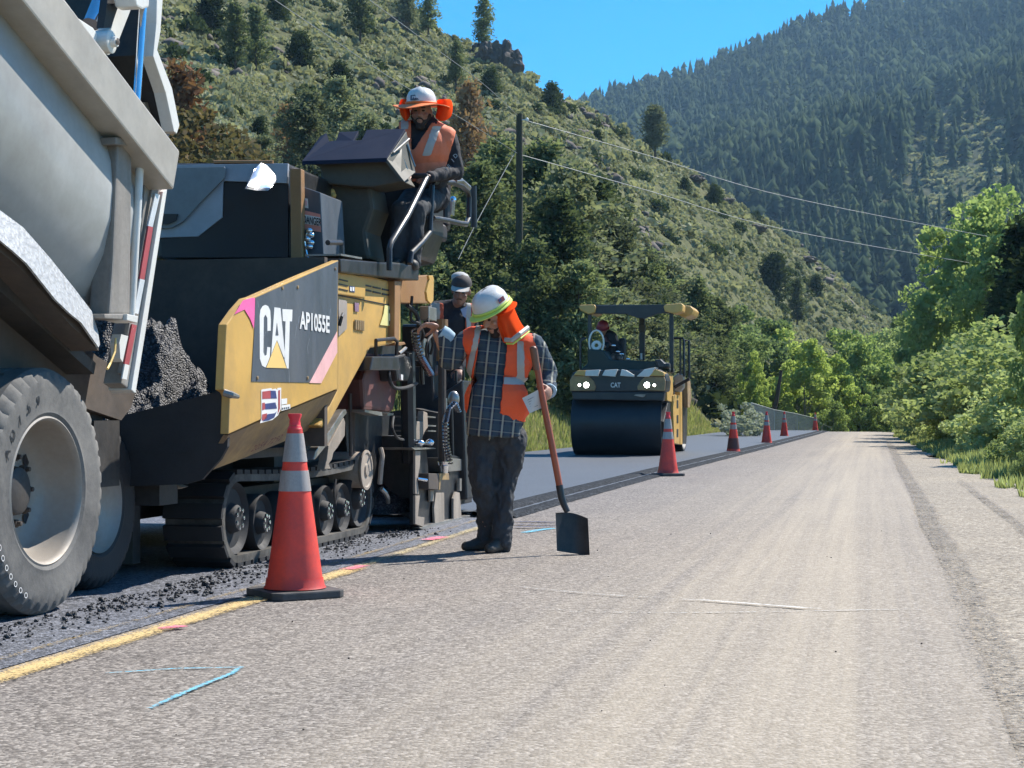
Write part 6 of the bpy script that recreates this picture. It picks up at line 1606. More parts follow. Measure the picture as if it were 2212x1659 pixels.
# ------------------------------------------------------------------ PEOPLE
def remesh(mb, name, voxel, mat, parent, smooth=4, factor=0.5, inflate=0.0, crease=0.0, cseed=0):
    """one continuous skin over all the given volumes"""
    me = bpy.data.meshes.new('tmp'); me.from_pydata(mb.v, [], mb.f)
    bm = bmesh.new(); bm.from_mesh(me); bmesh.ops.recalc_face_normals(bm, faces=bm.faces); bm.to_mesh(me); bm.free()
    o = bpy.data.objects.new('tmp', me); COL.objects.link(o)
    r = o.modifiers.new('r', 'REMESH'); r.mode = 'VOXEL'; r.voxel_size = voxel; r.adaptivity = 0
    s = o.modifiers.new('s', 'SMOOTH'); s.iterations = smooth; s.factor = factor
    dg = bpy.context.evaluated_depsgraph_get(); dg.update()
    out = bpy.data.meshes.new_from_object(o.evaluated_get(dg)); out.name = name
    bpy.data.objects.remove(o)
    org = root_loc(parent)
    n = len(out.vertices); co = np.empty(n * 3, dtype=np.float32); out.vertices.foreach_get('co', co); co = co.reshape(-1, 3)
    if inflate or crease:
        nr = np.empty(n * 3, dtype=np.float32); out.vertices.foreach_get('normal', nr); nr = nr.reshape(-1, 3)
        if crease:
            cz = np.array([mnoise.fractal(Vector((float(p[0]) * 9 + cseed, float(p[1]) * 9, float(p[2]) * 5)), 0.7, 2.2, 4) for p in co]); co = co + nr * (cz[:, None] * crease)
        co = co + nr * inflate
    co = co - np.array(org); out.vertices.foreach_set('co', co.astype(np.float32).ravel())
    out.materials.clear(); out.materials.append(mat)
    out.polygons.foreach_set('use_smooth', [True] * len(out.polygons)); out.update()
    return link(name, out, parent)
def cap(mb, p0, r0, p1, r1, fl=None, n=14):
    """tapered limb with rounded ends"""
    p0 = Vector(p0); p1 = Vector(p1); d = (p1 - p0); L = d.length; d.normalize(); pts = []; rs = []
    for a in (-80, -50, -20): pts.append(p0 + d * r0 * math.sin(math.radians(a))); rs.append(r0 * math.cos(math.radians(a)))
    pts.append(p0); rs.append(r0); pts.append(p1); rs.append(r1)
    for a in (20, 50, 80): pts.append(p1 + d * r1 * math.sin(math.radians(a))); rs.append(r1 * math.cos(math.radians(a)))
    mb.tube(pts, rs, n)
def basis(f, up=Z_):
    f = Vector(f).normalized(); r = f.cross(up).normalized(); u = r.cross(f).normalized()
    return Matrix((r, f, u)).transposed()                      # columns: right, forward, up
m_skin = M('tanned_skin', (0.42, 0.22, 0.15), 0.55, var=0.12, scale=20, bump=0.05)
m_skin2 = M('tanned_skin_dark', (0.3, 0.155, 0.11), 0.55, var=0.12, scale=20, bump=0.05)
m_beard = M('dark_beard', (0.03, 0.02, 0.016), 0.85, var=0.4, scale=60, bump=0.6)
m_jeans = M('charcoal_work_trousers', (0.042, 0.045, 0.052), 0.85, var=0.4, scale=12, dirt=(0.06, 0.058, 0.055), dirt_amt=0.35, bump=0.3)
m_boot = M('black_work_boots', (0.03, 0.027, 0.024), 0.6, var=0.4, scale=14, dirt=(0.12, 0.1, 0.08), dirt_amt=0.35)
m_vest = leafless = M('orange_hi_vis_vest', (0.88, 0.11, 0.03), 0.75, var=0.08, scale=7, bump=0.15)
m_vest2 = M('orange_hi_vis_vest_faded', (0.8, 0.2, 0.09), 0.75, var=0.1, scale=7, bump=0.15)
m_silver = M('silver_reflective_tape', (0.44, 0.42, 0.38), 0.45, var=0.1, scale=15, bump=0.05)
m_lime = M('lime_trim', (0.62, 0.75, 0.14), 0.6, var=0.08, scale=10, bump=0.05)
m_hat = M('scuffed_white_hard_hat', (0.7, 0.69, 0.66), 0.38, var=0.1, scale=9, dirt=(0.42, 0.36, 0.32), dirt_amt=0.32, bump=0.03)
m_hood_ = M('black_hoodie', (0.022, 0.022, 0.028), 0.85, var=0.3, scale=9, bump=0.2)
def flap_mat():
    m = bpy.data.materials.new('orange_neck_shade'); m.use_nodes = True; nt = m.node_tree; nt.nodes.clear()
    out = nt.nodes.new('ShaderNodeOutputMaterial'); d = nt.nodes.new('ShaderNodeBsdfDiffuse'); t = nt.nodes.new('ShaderNodeBsdfTranslucent'); mx = nt.nodes.new('ShaderNodeMixShader')
    d.inputs[0].default_value = (0.95, 0.13, 0.03, 1); t.inputs[0].default_value = (1.0, 0.16, 0.04, 1); mx.inputs[0].default_value = 0.45
    nt.links.new(d.outputs[0], mx.inputs[1]); nt.links.new(t.outputs[0], mx.inputs[2]); nt.links.new(mx.outputs[0], out.inputs[0]); return m
m_flap = flap_mat()
def plaid_mat():
    m, nt, b = new_mat('navy_plaid_flannel')
    co = texco(nt); sx = nt.nodes.new('ShaderNodeSeparateXYZ'); nt.links.new(mapping(nt, co, rot=(0, math.radians(-6), 0)), sx.inputs[0])
    def lines(v, per, w, off=0.0):
        f = math_n(nt, 'FRACT', math_n(nt, 'ADD', math_n(nt, 'MULTIPLY', v, 1 / per), off)); return math_n(nt, 'LESS_THAN', f, w)
    base = (0.022, 0.032, 0.062)
    c = mix(nt, math_n(nt, 'MULTIPLY', lines(sx.outputs[0], .075, .5), .5), base, (0.05, 0.09, 0.12))
    c = mix(nt, math_n(nt, 'MULTIPLY', lines(sx.outputs[2], .075, .5), .5), c, (0.055, 0.085, 0.1))
    c = mix(nt, math_n(nt, 'MULTIPLY', lines(sx.outputs[2], .075, .1, .2), .45), c, (0.3, 0.3, 0.24))
    c = mix(nt, math_n(nt, 'MULTIPLY', lines(sx.outputs[0], .075, .16, .3), .75), c, (0.42, 0.4, 0.32))
    nt.links.new(c, b.inputs['Base Color']); b.inputs['Roughness'].default_value = 0.9
    return m
m_plaid = plaid_mat()
def hand(mb, palm, fdir, pdir, curl=1.2, size=1.0, grip=None):
    """palm centre, finger direction, palm-facing direction; fingers bend towards pdir"""
    f = Vector(fdir).normalized(); p = Vector(pdir); p = (p - f * p.dot(f)).normalized(); w = f.cross(p)
    S = size
    B = Matrix((w, f, p)).transposed(); mb.ellipsoid(palm, .042 * S, .048 * S, .017 * S, B)
    for i, (o, L) in enumerate(((-.030, .075), (-.010, .084), (.010, .078), (.030, .062))):
        a = palm + f * .035 * S + w * o * S; d = f; ang = 0
        r = .0092 * S
        for j, fr in enumerate((.45, .33, .25)):
            ang += curl * (0.6 if j == 0 else 0.75); d = f * math.cos(ang) + p * math.sin(ang); b = a + d * L * S * fr; cap(mb, a, r, b, r * .92, n=8); a = b; r *= .93
    a = palm - f * .018 * S - w * .036 * S + p * .008 * S; d = (-w * .75 + f * .5 + p * .6).normalized(); b = a + d * .04 * S; cap(mb, a, .012 * S, b, .010 * S, n=8)
    d2 = (f * .75 + p * .7 * (1 if curl > .5 else .3) + w * .2).normalized(); cap(mb, b, .010 * S, b + d2 * .032 * S, .009 * S, n=8)
def head_prims(mb, c, f, up, S=1.0):
    B = basis(f, up); r, fw, u = B.col[0], B.col[1], B.col[2]
    def P(x, y, z): return c + (r * x + fw * y + u * z) * S
    mb.ellipsoid(P(0, -.01, .03), .076 * S, .098 * S, .098 * S, B); mb.ellipsoid(P(0, .022, -.035), .060 * S, .070 * S, .082 * S, B)
    mb.ellipsoid(P(0, .060, -.095), .030 * S, .028 * S, .024 * S, B)                                  # chin
    mb.ellipsoid(P(0, .075, .022), .052 * S, .020 * S, .012 * S, B)                                    # brow
    cap(mb, P(0, .086, .008), .011 * S, P(0, .108, -.030), .015 * S, n=10)                             # nose
    for x in (-1, 1):
        mb.ellipsoid(P(.013 * x, .098, -.032), .009 * S, .010 * S, .008 * S, B)
        mb.ellipsoid(P(.044 * x, .066, -.030), .022 * S, .020 * S, .018 * S, B)                        # cheek
        mb.ellipsoid(P(.078 * x, -.012, -.012), .010 * S, .020 * S, .032 * S, B)                       # ear
    mb.ellipsoid(P(0, .086, -.064), .026 * S, .012 * S, .008 * S, B); mb.ellipsoid(P(0, .083, -.076), .022 * S, .012 * S, .008 * S, B)
    return P, B
m_eye = M('dark_eye', (0.02, 0.015, 0.012), 0.2, var=0.1)
def eyes(P, B, parent, S=1.0):
    for x in (-1, 1):
        mb = MB(); mb.ellipsoid(P(.031 * x, .083, .004), .014 * S, .008 * S, .007 * S, B, n=10); mb.build('eye', m_eye, parent, smooth=True)
        mb = MB(); mb.ellipsoid(P(.032 * x, .092, .026), .020 * S, .007 * S, .005 * S, B, n=10); mb.build('eyebrow', m_beard, parent, smooth=True)
def beard(P, B, parent, S=1.0, full=True):
    mb = MB()
    if full:
        for a in range(-7, 8):
            w = a / 7; mb.ellipsoid(P(.066 * w, .070 - .075 * abs(w) ** 1.8, -.088 + .060 * abs(w) ** 1.6), .018 * S, .020 * S, .030 * S, B, n=10)
        mb.ellipsoid(P(0, .06, -.115), .04 * S, .035 * S, .03 * S, B)
    for a in range(-3, 4): mb.ellipsoid(P(.009 * a, .100 - .0014 * a * a, -.053 - .0012 * a * a), .008 * S, .008 * S, .006 * S, B, n=8)
    remesh(mb, 'beard', .006, m_beard, parent, 2, crease=.004)
def hard_hat(P, B, parent, S=1.0, brim_mat=None, full_brim=.0, hat=m_hat, vis=True):
    c = P(0, -.005, .055); r, f, u = B.col[0], B.col[1], B.col[2]
    N = 40; vs = []; fs = []
    prof = [(0.0, 1.0), (.25, .985), (.5, .93), (.72, .8), (.88, .6), (.97, .32), (1.0, .0)]
    for h, q in prof:
        for k in range(N):
            a = 2 * math.pi * k / N; rx, ry = .118 * S, .138 * S
            ridge = 1 + .035 * max(0, math.cos(a * 1) ** 8) * 0
            vs.append(c + r * rx * q * math.cos(a) + f * ry * q * math.sin(a) + u * (.135 * S * h + (.006 * S if abs(math.cos(a)) < .16 and h > .4 else 0)))
    for i in range(len(prof) - 1):
        for k in range(N): fs.append((i * N + k, i * N + (k + 1) % N, (i + 1) * N + (k + 1) % N, (i + 1) * N + k))
    mb = MB(); mb.add(vs, fs); h_ = mb.build('hard_hat', hat, parent, smooth=True, angle=60)
    vs = []; fs = []
    for j, off in enumerate((.0, .5, 1.0)):
        for k in range(N):
            a = 2 * math.pi * k / N; e = (.018 + (.03 * max(0, math.sin(a)) ** 2 if vis else 0) + full_brim) * off * S
            wv = .012 * math.sin(3 * a + 1) * off * (1 if full_brim > .03 else 0)
            vs.append(c + r * (.118 * S + e) * math.cos(a) + f * (.138 * S + e) * math.sin(a) + u * (.004 - .012 * off * S + wv - (.02 * off * max(0, math.sin(a)) if full_brim > .03 else 0)))
    top_n = len(vs); vs += [v - u * .006 for v in vs[:]]
    for j in range(2):
        for k in range(N): 
            q = (j * N + k, j * N + (k + 1) % N, (j + 1) * N + (k + 1) % N, (j + 1) * N + k); fs.append(q); fs.append(tuple(x + top_n for x in reversed(q)))
    for k in range(N): fs.append((2 * N + k, 2 * N + (k + 1) % N, top_n + 2 * N + (k + 1) % N, top_n + 2 * N + k))
    mb = MB(); mb.add(vs, fs); mb.build('brim', brim_mat or hat, h_, smooth=True)
    mb = MB(); pts = [c + r * .121 * S * math.cos(a) + f * .141 * S * math.sin(a) + u * .012 for a in [2 * math.pi * k / 32 for k in range(33)]]
    mb.tube(pts, .009 * S, 6, caps=False); mb.build('hat_band', brim_mat or hat, h_, smooth=True)
    return h_, c
def cloth(name, rows, mat, parent, th=.006, fold=0.0):
    """draped sheet: rows of points from top to hem"""
    m = len(rows[0]); vs = [Vector(p) for row in rows for p in row]; n = len(rows)
    fs = [(i * m + k, i * m + k + 1, (i + 1) * m + k + 1, (i + 1) * m + k) for i in range(n - 1) for k in range(m - 1)]
    mb = MB(); mb.add(vs, fs); o = mb.build(name, mat, parent, smooth=True, angle=180)
    s = o.modifiers.new('sub', 'SUBSURF'); s.levels = 2; s.render_levels = 2
    t = o.modifiers.new('th', 'SOLIDIFY'); t.thickness = th
    return o
def vest_from(shirt_mb, name, voxel, mat, parent, keep, stripes, inflate=.016, cs=0):
    """vest = outer layer of the torso volume; keep(pt, n) says where cloth is, stripes(pt, n) where tape is sewn on"""
    tmp = remesh(shirt_mb, name, voxel, mat, parent, 5, inflate=inflate, crease=.006, cseed=cs)
    me = tmp.data; org = root_loc(parent)
    bm = bmesh.new(); bm.from_mesh(me); dele = []
    tape = []
    for f in bm.faces:
        p = f.calc_center_median() + org
        if not keep(p, f.normal): dele.append(f)
    bmesh.ops.delete(bm, geom=dele, context='FACES'); bm.normal_update()
    for _ in range(3):
        bnd = [v for v in bm.verts if v.is_boundary]
        new = {v: sum(((e.other_vert(v)).co for e in v.link_edges if e.is_boundary), Vector()) / max(1, sum(1 for e in v.link_edges if e.is_boundary)) for v in bnd}
        for v, c in new.items(): v.co = v.co.lerp(c, .5)
    b2 = bm.copy()
    b2.faces.ensure_lookup_table(); dele = [f for f in b2.faces if not stripes(f.calc_center_median() + org, f.normal)]
    bmesh.ops.delete(b2, geom=dele, context='FACES'); b2.normal_update()
    for _ in range(3):
        bnd = [v for v in b2.verts if v.is_boundary]
        new = {v: sum(((e.other_vert(v)).co for e in v.link_edges if e.is_boundary), Vector()) / max(1, sum(1 for e in v.link_edges if e.is_boundary)) for v in bnd}
        for v, c in new.items(): v.co = v.co.lerp(c, .5)
    for v in b2.verts: v.co += v.normal * .005
    b2.faces.index_update(); b2.verts.index_update(); seen = set(); groups = []
    for f0 in b2.faces:
        if f0.index in seen: continue
        stack = [f0]; seen.add(f0.index); g = []
        while stack:
            f = stack.pop(); g.append(f)
            for e in f.edges:
                for f2 in e.link_faces:
                    if f2.index not in seen: seen.add(f2.index); stack.append(f2)
        groups.append([[v.index for v in f.verts] for f in g])
    b2.verts.ensure_lookup_table(); cos = [v.co.copy() for v in b2.verts]; b2.free()
    for g in groups:
        if len(g) < 25: continue
        ids = sorted({i for f in g for i in f}); mp = {i: k for k, i in enumerate(ids)}
        m2 = bpy.data.meshes.new('reflective_stripe'); m2.from_pydata([cos[i] for i in ids], [], [[mp[i] for i in f] for f in g]); m2.materials.append(m_silver)
        m2.polygons.foreach_set('use_smooth', [True] * len(m2.polygons)); link('reflective_stripe', m2, tmp)
    bm.to_mesh(me); bm.free(); me.update()
    so = tmp.modifiers.new('th', 'SOLIDIFY'); so.thickness = .007; so.offset = -1
    return tmp
def toD(p):                                                # picture position of a point, used only while modelling
    return CXP + FP * p.x / p.y, HY - FP * (p.z - CAMH) / p.y

# ---------------------------------------------------- the worker in plaid with the shovel
YW = 11.25
def q(px, py, dy=0.0): return onY(px, py, YW + dy)
wk = thing('person', 'worker in white hard hat, orange vest over plaid shirt, leaning on a shovel', 'person', (q(1062, 1190).x, YW, 0))
shL, shR = q(1014, 732), q(1150, 745, .03)                  # shoulders, left and right in the picture
neck = q(1086, 722, .02); chest = q(1078, 790, .02); belly = q(1072, 865, -.02); hips = q(1070, 935, .02)
hc = q(1068, 680, -.06); hf = Vector((-.62, -.55, -.5)); hup = Vector((-.28, -.25, .9))
kL, kR = q(1045, 1045, -.04), q(1095, 1045, .02); aL, aR = q(1052, 1155, .12), q(1082, 1168, -.0)
hipL, hipR = q(1040, 945, .02), q(1104, 945, .02)
elR, haR = q(1184, 806, .10), q(1183, 850, -.12)
elL, haL = q(968, 778, .02), q(936, 707, -.03)
wrL = q(958, 722, -.02)
def torso(mb, g=0.0):
    B = basis((0, -1, 0)); B = Matrix((Vector((1, 0, .06)).normalized(), Vector((0, -1, 0)), Vector((-.06, 0, 1)).normalized())).transposed()
    mb.ellipsoid(chest + Vector((0, 0, .04)), .205 + g, .135 + g, .20 + g, B); mb.ellipsoid(belly, .195 + g, .158 + g, .19 + g, B); mb.ellipsoid(hips + Vector((0, 0, .04)), .188 + g, .14 + g, .15 + g, B)
    cap(mb, shL + Vector((.02, 0, .0)), .062 + g, neck - Vector((0, 0, .03)), .07 + g); cap(mb, shR - Vector((.03, 0, .01)), .066 + g, neck - Vector((0, 0, .03)), .07 + g)
    cap(mb, shL + Vector((.03, 0, -.02)), .08 + g, shR - Vector((.04, 0, .03)), .085 + g)
mb = MB(); torso(mb, -.03); P, B = head_prims(mb, hc, hf, hup, 1.0); cap(mb, neck - Vector((0, 0, .05)), .062, hc - Vector((-.01, 0, .05)), .055)
cap(mb, shR, .045, elR, .038); cap(mb, elR, .036, haR + Vector((0, .05, .01)), .027)
cap(mb, shL, .045, elL, .038); cap(mb, elL, .038, haL + (elL - haL).normalized() * .05, .027)
for h_, k_, a_ in ((hipL, kL, aL), (hipR, kR, aR)): cap(mb, h_, .06, k_, .042); cap(mb, k_, .042, a_, .032)
hand(mb, haR, (-.35, -.5, -.3), (-.7, .4, 0), 1.25, 1.08)
hand(mb, haL + Vector((-.01, 0, .012)), (-.75, -.1, .1), (.1, -.2, -1), .8, 1.08)
remesh(mb, 'body', .0075, m_skin, wk, 2); eyes(P, B, wk); beard(P, B, wk)
mb = MB(); torso(mb); cap(mb, shL, .078, elL, .066); cap(mb, elL, .062, wrL, .046); cap(mb, elL + Vector((.03, 0, -.0)), .065, q(990, 760), .07)
cap(mb, shR, .082, elR, .066); cap(mb, elR, .062, haR + Vector((.01, .11, .03)), .05)
mb.ellipsoid(q(1068, 912, 0), .2, .15, .1)
mb.tube([q(1068, 880), q(1066, 942)], [.19, .185], 20)
remesh(mb, 'plaid_shirt', .009, m_plaid, wk, 4, crease=.014)
mb = MB(); mb.tube([q(973, 731, -.0), q(962, 722, -.02), q(953, 716, -.025)], [.048, .05, .047], 14); mb.tube([haR + Vector((.012, .15, .035)), haR + Vector((.01, .11, .025)), haR + Vector((.01, .08, .015))], [.052, .055, .052], 14); mb.build('rolled_cuff', M('pale_blue_cuff', (0.35, 0.5, 0.62), 0.8), wk, smooth=True)
mb = MB()
for h_, k_, a_ in ((hipL, kL, aL), (hipR, kR, aR)): cap(mb, h_, .104, k_, .074); cap(mb, k_, .074, a_ + Vector((0, 0, .02)), .058); cap(mb, a_ + Vector((0, 0, .05)), .063, a_ + Vector((0, 0, -.01)), .068)
mb.ellipsoid(hips, .175, .13, .14)
remesh(mb, 'trousers', .01, m_jeans, wk, 3, crease=.03, cseed=4)
for a_, f_, nm in ((aL, Vector((-.93, -.36, 0)), 'left'), (aR, Vector((-.5, -.85, 0)), 'right')):
    f_ = f_.normalized(); mb = MB(); g0 = Vector((a_.x, a_.y, 0)); cap(mb, g0 + Vector((0, 0, .04)) - f_ * .06, .044, g0 + f_ * .15 + Vector((0, 0, .03)), .037); cap(mb, g0 + Vector((0, 0, .07)), .045, g0 + f_ * .09 + Vector((0, 0, .045)), .038); cap(mb, g0 + Vector((0, 0, .05)), .052, g0 + Vector((0, 0, .14)), .055)
    for v_i, v in enumerate(mb.v): mb.v[v_i] = (v[0], v[1], max(v[2], .003))
    remesh(mb, 'boot', .009, m_boot, wk, 2)
def vfront(p): return p.y < YW + .02
def keepW(p, n):
    x, y = toD(p)
    if y < 700 or y > 910: return False
    if n.z > .3 and y < 735 and 1048 < x < 1100: return False
    if p.y < YW + .0 or n.y < -.1:
        l = lerp(1041, 1006, (y - 700) / 200); r = lerp(1098, 1078, (y - 730) / 180)
        if l < x < r: return False
    if x < lerp(1000, 992, (y - 700) / 200) - 4: return False
    if x > lerp(1158, 1172, (y - 730) / 150): return False
    return True
def strW(p, n):
    x, y = toD(p)
    if 816 < y < 831: return True
    if 738 < y < 818 and abs(x - lerp(1124, 1122, 0)) < 8 and n.y < .2: return True
    if 705 < y < 818 and abs(x - lerp(1034, 1012, (y - 705) / 110)) < 6 and n.y < .2: return True
    return False
mb = MB(); torso(mb, .006); mb.ellipsoid(q(1076, 880), .205, .16, .12)
vest_from(mb, 'safety_vest', .008, m_vest, wk, keepW, strW, .02)
hh, hcen = hard_hat(P, B, wk, 1.0, brim_mat=m_lime)
c = hcen; r_, f_, u_ = B.col[0], B.col[1], B.col[2]
st_pl = c + (r_ * -.03 * 0 + f_ * 0 + u_ * .06)
side = -r_ if (-r_).y < r_.y else r_
mb = MB(); mb.box(c + side * .128 + u_ * .05, f_ * .028, u_ * .016, side * .0015); mb.build('flag_sticker', m_dred, hh)
mb = MB(); mb.box(c + side * .1295 + u_ * .055 + f_ * .014, f_ * .012, u_ * .010, side * .001); mb.build('flag_canton', m_dblue, hh)
# neck shade: orange cloth falling from the back of the hat to the shoulder
cols = 9
def shade_row(xs, ys, dys, fold): 
    out = []
    for k in range(cols):
        u = k / (cols - 1); out.append(q(np.interp(u, [0, .3, .6, .8, 1], xs), np.interp(u, [0, .3, .6, .8, 1], ys), np.interp(u, [0, .3, .6, .8, 1], dys) + fold * (1 if k % 2 else -1)))
    return out
DY = [-.11, -.14, -.08, .05, .15]
rows = [shade_row([1064, 1080, 1100, 1112, 1094], [678, 674, 664, 654, 655], DY, 0), shade_row([1074, 1088, 1108, 1118, 1100], [696, 693, 682, 668, 675], DY, .008),
        shade_row([1080, 1094, 1116, 1124, 1108], [714, 712, 700, 684, 692], DY, .016), shade_row([1085, 1100, 1124, 1132, 1114], [728, 727, 713, 698, 706], DY, .024), shade_row([1089, 1106, 1134, 1146, 1122], [741, 743, 728, 712, 722], DY, .03)]
nf = cloth('neck_shade', rows, m_flap, wk)
brim = [shade_row([1068, 1084, 1102, 1106, 1092], [676, 672, 660, 648, 650], [-.12, -.15, -.08, .05, .15], 0), shade_row([1074, 1094, 1114, 1120, 1102], [684, 676, 664, 650, 652], [-.16, -.2, -.12, .07, .2], .004)]
cloth('shade_brim', brim, m_flap, wk)
mb = MB(); mb.tube([q(1092, 734, -.14), q(1106, 735, -.175), q(1122, 722, -.175), q(1140, 708, -.075)], .017, 6); mb.build('shade_tape', m_silver, nf, smooth=True)
mb = MB(); mb.tube([q(1094, 742, -.14), q(1108, 743, -.175), q(1124, 731, -.175), q(1143, 716, -.07)], .007, 6); mb.build('shade_trim', m_lime, nf, smooth=True)
# the shovel and the paper slip
shovel = thing('shovel', 'square shovel with a worn orange handle held upright by the worker in plaid', 'shovel', onG(1237, 1193))
def sv(px, py, dy=0.0): return onY(px, py, 11.06 + dy)
m_ash = M('orange_fibre_handle', (0.4, 0.1, 0.045), 0.5, var=0.15, scale=9, dirt=(0.2, 0.08, 0.05), dirt_amt=0.4)
mb = MB(); mb.tube([sv(1159, 785), sv(1168, 840), sv(1190, 950), sv(1209, 1052)], [.021, .021, .022, .022], 12); mb.build('handle', m_ash, shovel, smooth=True)
mb = MB(); mb.tube([sv(1153, 756), sv(1160, 800)], [.026, .024], 12); mb.ellipsoid(sv(1152, 754), .026, .026, .022); mb.build('grip', M('brown_grip', (0.2, 0.09, 0.05), 0.5), shovel, smooth=True)
mb = MB(); mb.tube([sv(1208, 1048), sv(1213, 1075), sv(1219, 1092), sv(1226, 1106)], [.024, .024, .022, .02], 12); mb.build('socket', m_black, shovel, smooth=True)
G = 9; vs = []; cs = [(1200, 1108), (1270, 1120), (1274, 1201), (1203, 1190)]
for i in range(G):
    for j in range(G):
        u = i / (G - 1); w = j / (G - 1)
        x = lerp(lerp(cs[0][0], cs[1][0], u), lerp(cs[3][0], cs[2][0], u), w); y = lerp(lerp(cs[0][1], cs[1][1], u), lerp(cs[3][1], cs[2][1], u), w) - 6 * math.sin(math.pi * u) * (1 - w) ** 3
        vs.append(sv(x, y, .05 * math.sin(math.pi * u) - .06 * w))
fs = [(i * G + j, (i + 1) * G + j, (i + 1) * G + j + 1, i * G + j + 1) for i in range(G - 1) for j in range(G - 1)]
n = len(vs); vs += [v + Vector((0, .004, 0)) for v in vs]; fs += [tuple(x + n for x in reversed(f)) for f in fs[:]]
mb = MB(); mb.add(vs, fs); mb.build('blade', M('blackened_shovel_steel', (0.04, 0.038, 0.036), 0.5, metal=0.4, var=0.4, scale=9, dirt=(0.1, 0.09, 0.08), dirt_amt=0.4), shovel, smooth=True)
slip = MB(); ps = [q(1128, 860, -.2), q(1166, 840, -.2), q(1178, 878, -.16), q(1144, 893, -.2)]
slip.prism(ps, (0, .002, 0)); slip = tag(slip.build('paper_slip', M('creased_paper', (0.62, 0.61, 0.58), 0.8, var=0.06, scale=14)), 'white paper slip pinched in the hand that holds the shovel', 'paper')
for k in range(5):
    a = ps[0].lerp(ps[3], .25 + k * .13); b_ = ps[1].lerp(ps[2], .25 + k * .13); mb = MB(); mb.tube([a.lerp(b_, .2) - Vector((0, .003, 0)), a.lerp(b_, .62) - Vector((0, .003, 0))], .0014, 4); mb.build('print_line', m_decal, slip)

# ---------------------------------------------------- the operator on the platform
YO = 13.2
def p_(px, py, dy=0.0): return onY(px, py, YO + dy)
op = thing('person', 'paver operator seated high in wide orange brimmed white hard hat and black sleeves', 'person', p_(900, 560))
hc = p_(910, 242, -.05); hf = Vector((-.12, -1, -.1)); hup = Vector((0, 0, 1)); shR, shL = p_(968, 300, .03), p_(872, 290, 0)
neck = p_(918, 278, .03); chest = p_(920, 325, .02); belly = p_(925, 375, .05); hips = p_(925, 425, .1)
elR, haR = p_(984, 372, .06), p_(930, 382, -.26); elL, haL = p_(866, 350, -.05), p_(880, 385, -.28)
def torso(mb, g=0.0):
    B = basis((0, -1, 0)); mb.ellipsoid(chest, .19 + g, .13 + g, .19 + g, B); mb.ellipsoid(belly, .18 + g, .145 + g, .17 + g, B); mb.ellipsoid(hips, .18 + g, .15 + g, .14 + g, B)
    cap(mb, shL, .07 + g, neck, .07 + g); cap(mb, shR - Vector((.02, 0, 0)), .07 + g, neck, .07 + g); cap(mb, shL + Vector((.02, 0, -.03)), .08 + g, shR - Vector((.03, 0, .03)), .08 + g)
mb = MB(); torso(mb, -.03); P, B = head_prims(mb, hc, hf, hup, 1.02); cap(mb, neck, .06, hc - Vector((0, -.02, .05)), .055)
cap(mb, shR, .045, elR, .038); cap(mb, elR, .036, haR, .026); cap(mb, shL, .045, elL, .038); cap(mb, elL, .036, haL, .026)
hand(mb, haR + Vector((-.03, -.03, 0)), (-.7, -.7, 0), (0, 0, -1), .7); hand(mb, haL + Vector((0, -.04, 0)), (0, -1, 0), (0, 0, -1), .7)
knR, knL = p_(900, 455, -.32), p_(865, 455, -.32); ftR, ftL = p_(893, 565, -.35), p_(856, 562, -.35)
for h_, k_, a_ in ((hips + Vector((.06, 0, 0)), knR, ftR), (hips - Vector((.08, 0, 0)), knL, ftL)): cap(mb, h_, .07, k_, .055); cap(mb, k_, .05, a_, .04)
remesh(mb, 'body', .0085, m_skin2, op, 2); eyes(P, B, op, 1.02); beard(P, B, op, 1.02)
mb = MB(); torso(mb, .0); cap(mb, shR, .075, elR, .068); cap(mb, elR, .064, haR, .042); cap(mb, shL, .075, elL, .066); cap(mb, elL, .06, haL, .042)
cap(mb, neck - Vector((0, .01, .01)), .085, neck + Vector((.01, -.01, .05)), .075); mb.ellipsoid(neck + Vector((.05, -.02, .01)), .09, .09, .06)
hd = remesh(mb, 'hoodie', .01, m_hood_, op, 4, crease=.012, cseed=9)
m_arm = M('sleeve_print_grey', (0.35, 0.36, 0.37), 0.7, var=0.1)
for i, ch in enumerate('DIESEL'[::-1] if False else 'OHEID'):
    c = p_([953, 962, 970, 978, 984][i], [378, 368, 360, 348, 338][i], -.105)
    d = Vector((.72, .05, .62)).normalized(); uu = Vector((-.62, 0, .72)).normalized()
    text_part('sleeve_letter', ch, c, d, uu, .032, m_arm, hd, bold=.02, depth=.03)
mb = MB()
for h_, k_, a_ in ((hips + Vector((.06, 0, 0)), knR, ftR), (hips - Vector((.08, 0, 0)), knL, ftL)): cap(mb, h_, .10, k_, .08); cap(mb, k_, .078, a_, .06)
remesh(mb, 'trousers', .012, m_jeans, op, 3, crease=.015)
for a_ in (ftR, ftL):
    mb = MB(); cap(mb, a_ + Vector((0, .02, -.03)), .05, a_ + Vector((0, -.14, -.04)), .045); remesh(mb, 'boot', .01, m_boot, op, 2)
def keepO(p, n):
    x, y = toD(p)
    if y < 258 or y > 392: return False
    if n.y < .2:
        # V neck opening
        hw = lerp(34, 0, (y - 262) / 62)
        if y < 324 and lerp(890, 893, 0) - 2 < x < 893 + hw * 1.25: return False
    if x > lerp(985, 962, (y - 285) / 80) or x < 862: return False
    return True
def strO(p, n):
    x, y = toD(p)
    c = lerp(944, 921, (y - 272) / 64)
    return (272 < y < 336 and abs(x - c) < 9 and n.y < .3) or (262 < y < 280 and abs(x - 874) < 8)
mb = MB(); torso(mb, .008); mb.ellipsoid(neck + Vector((.05, 0, -.01)), .1, .1, .06)
vest_from(mb, 'safety_vest', .009, m_vest2, op, keepO, strO, .022, 5)
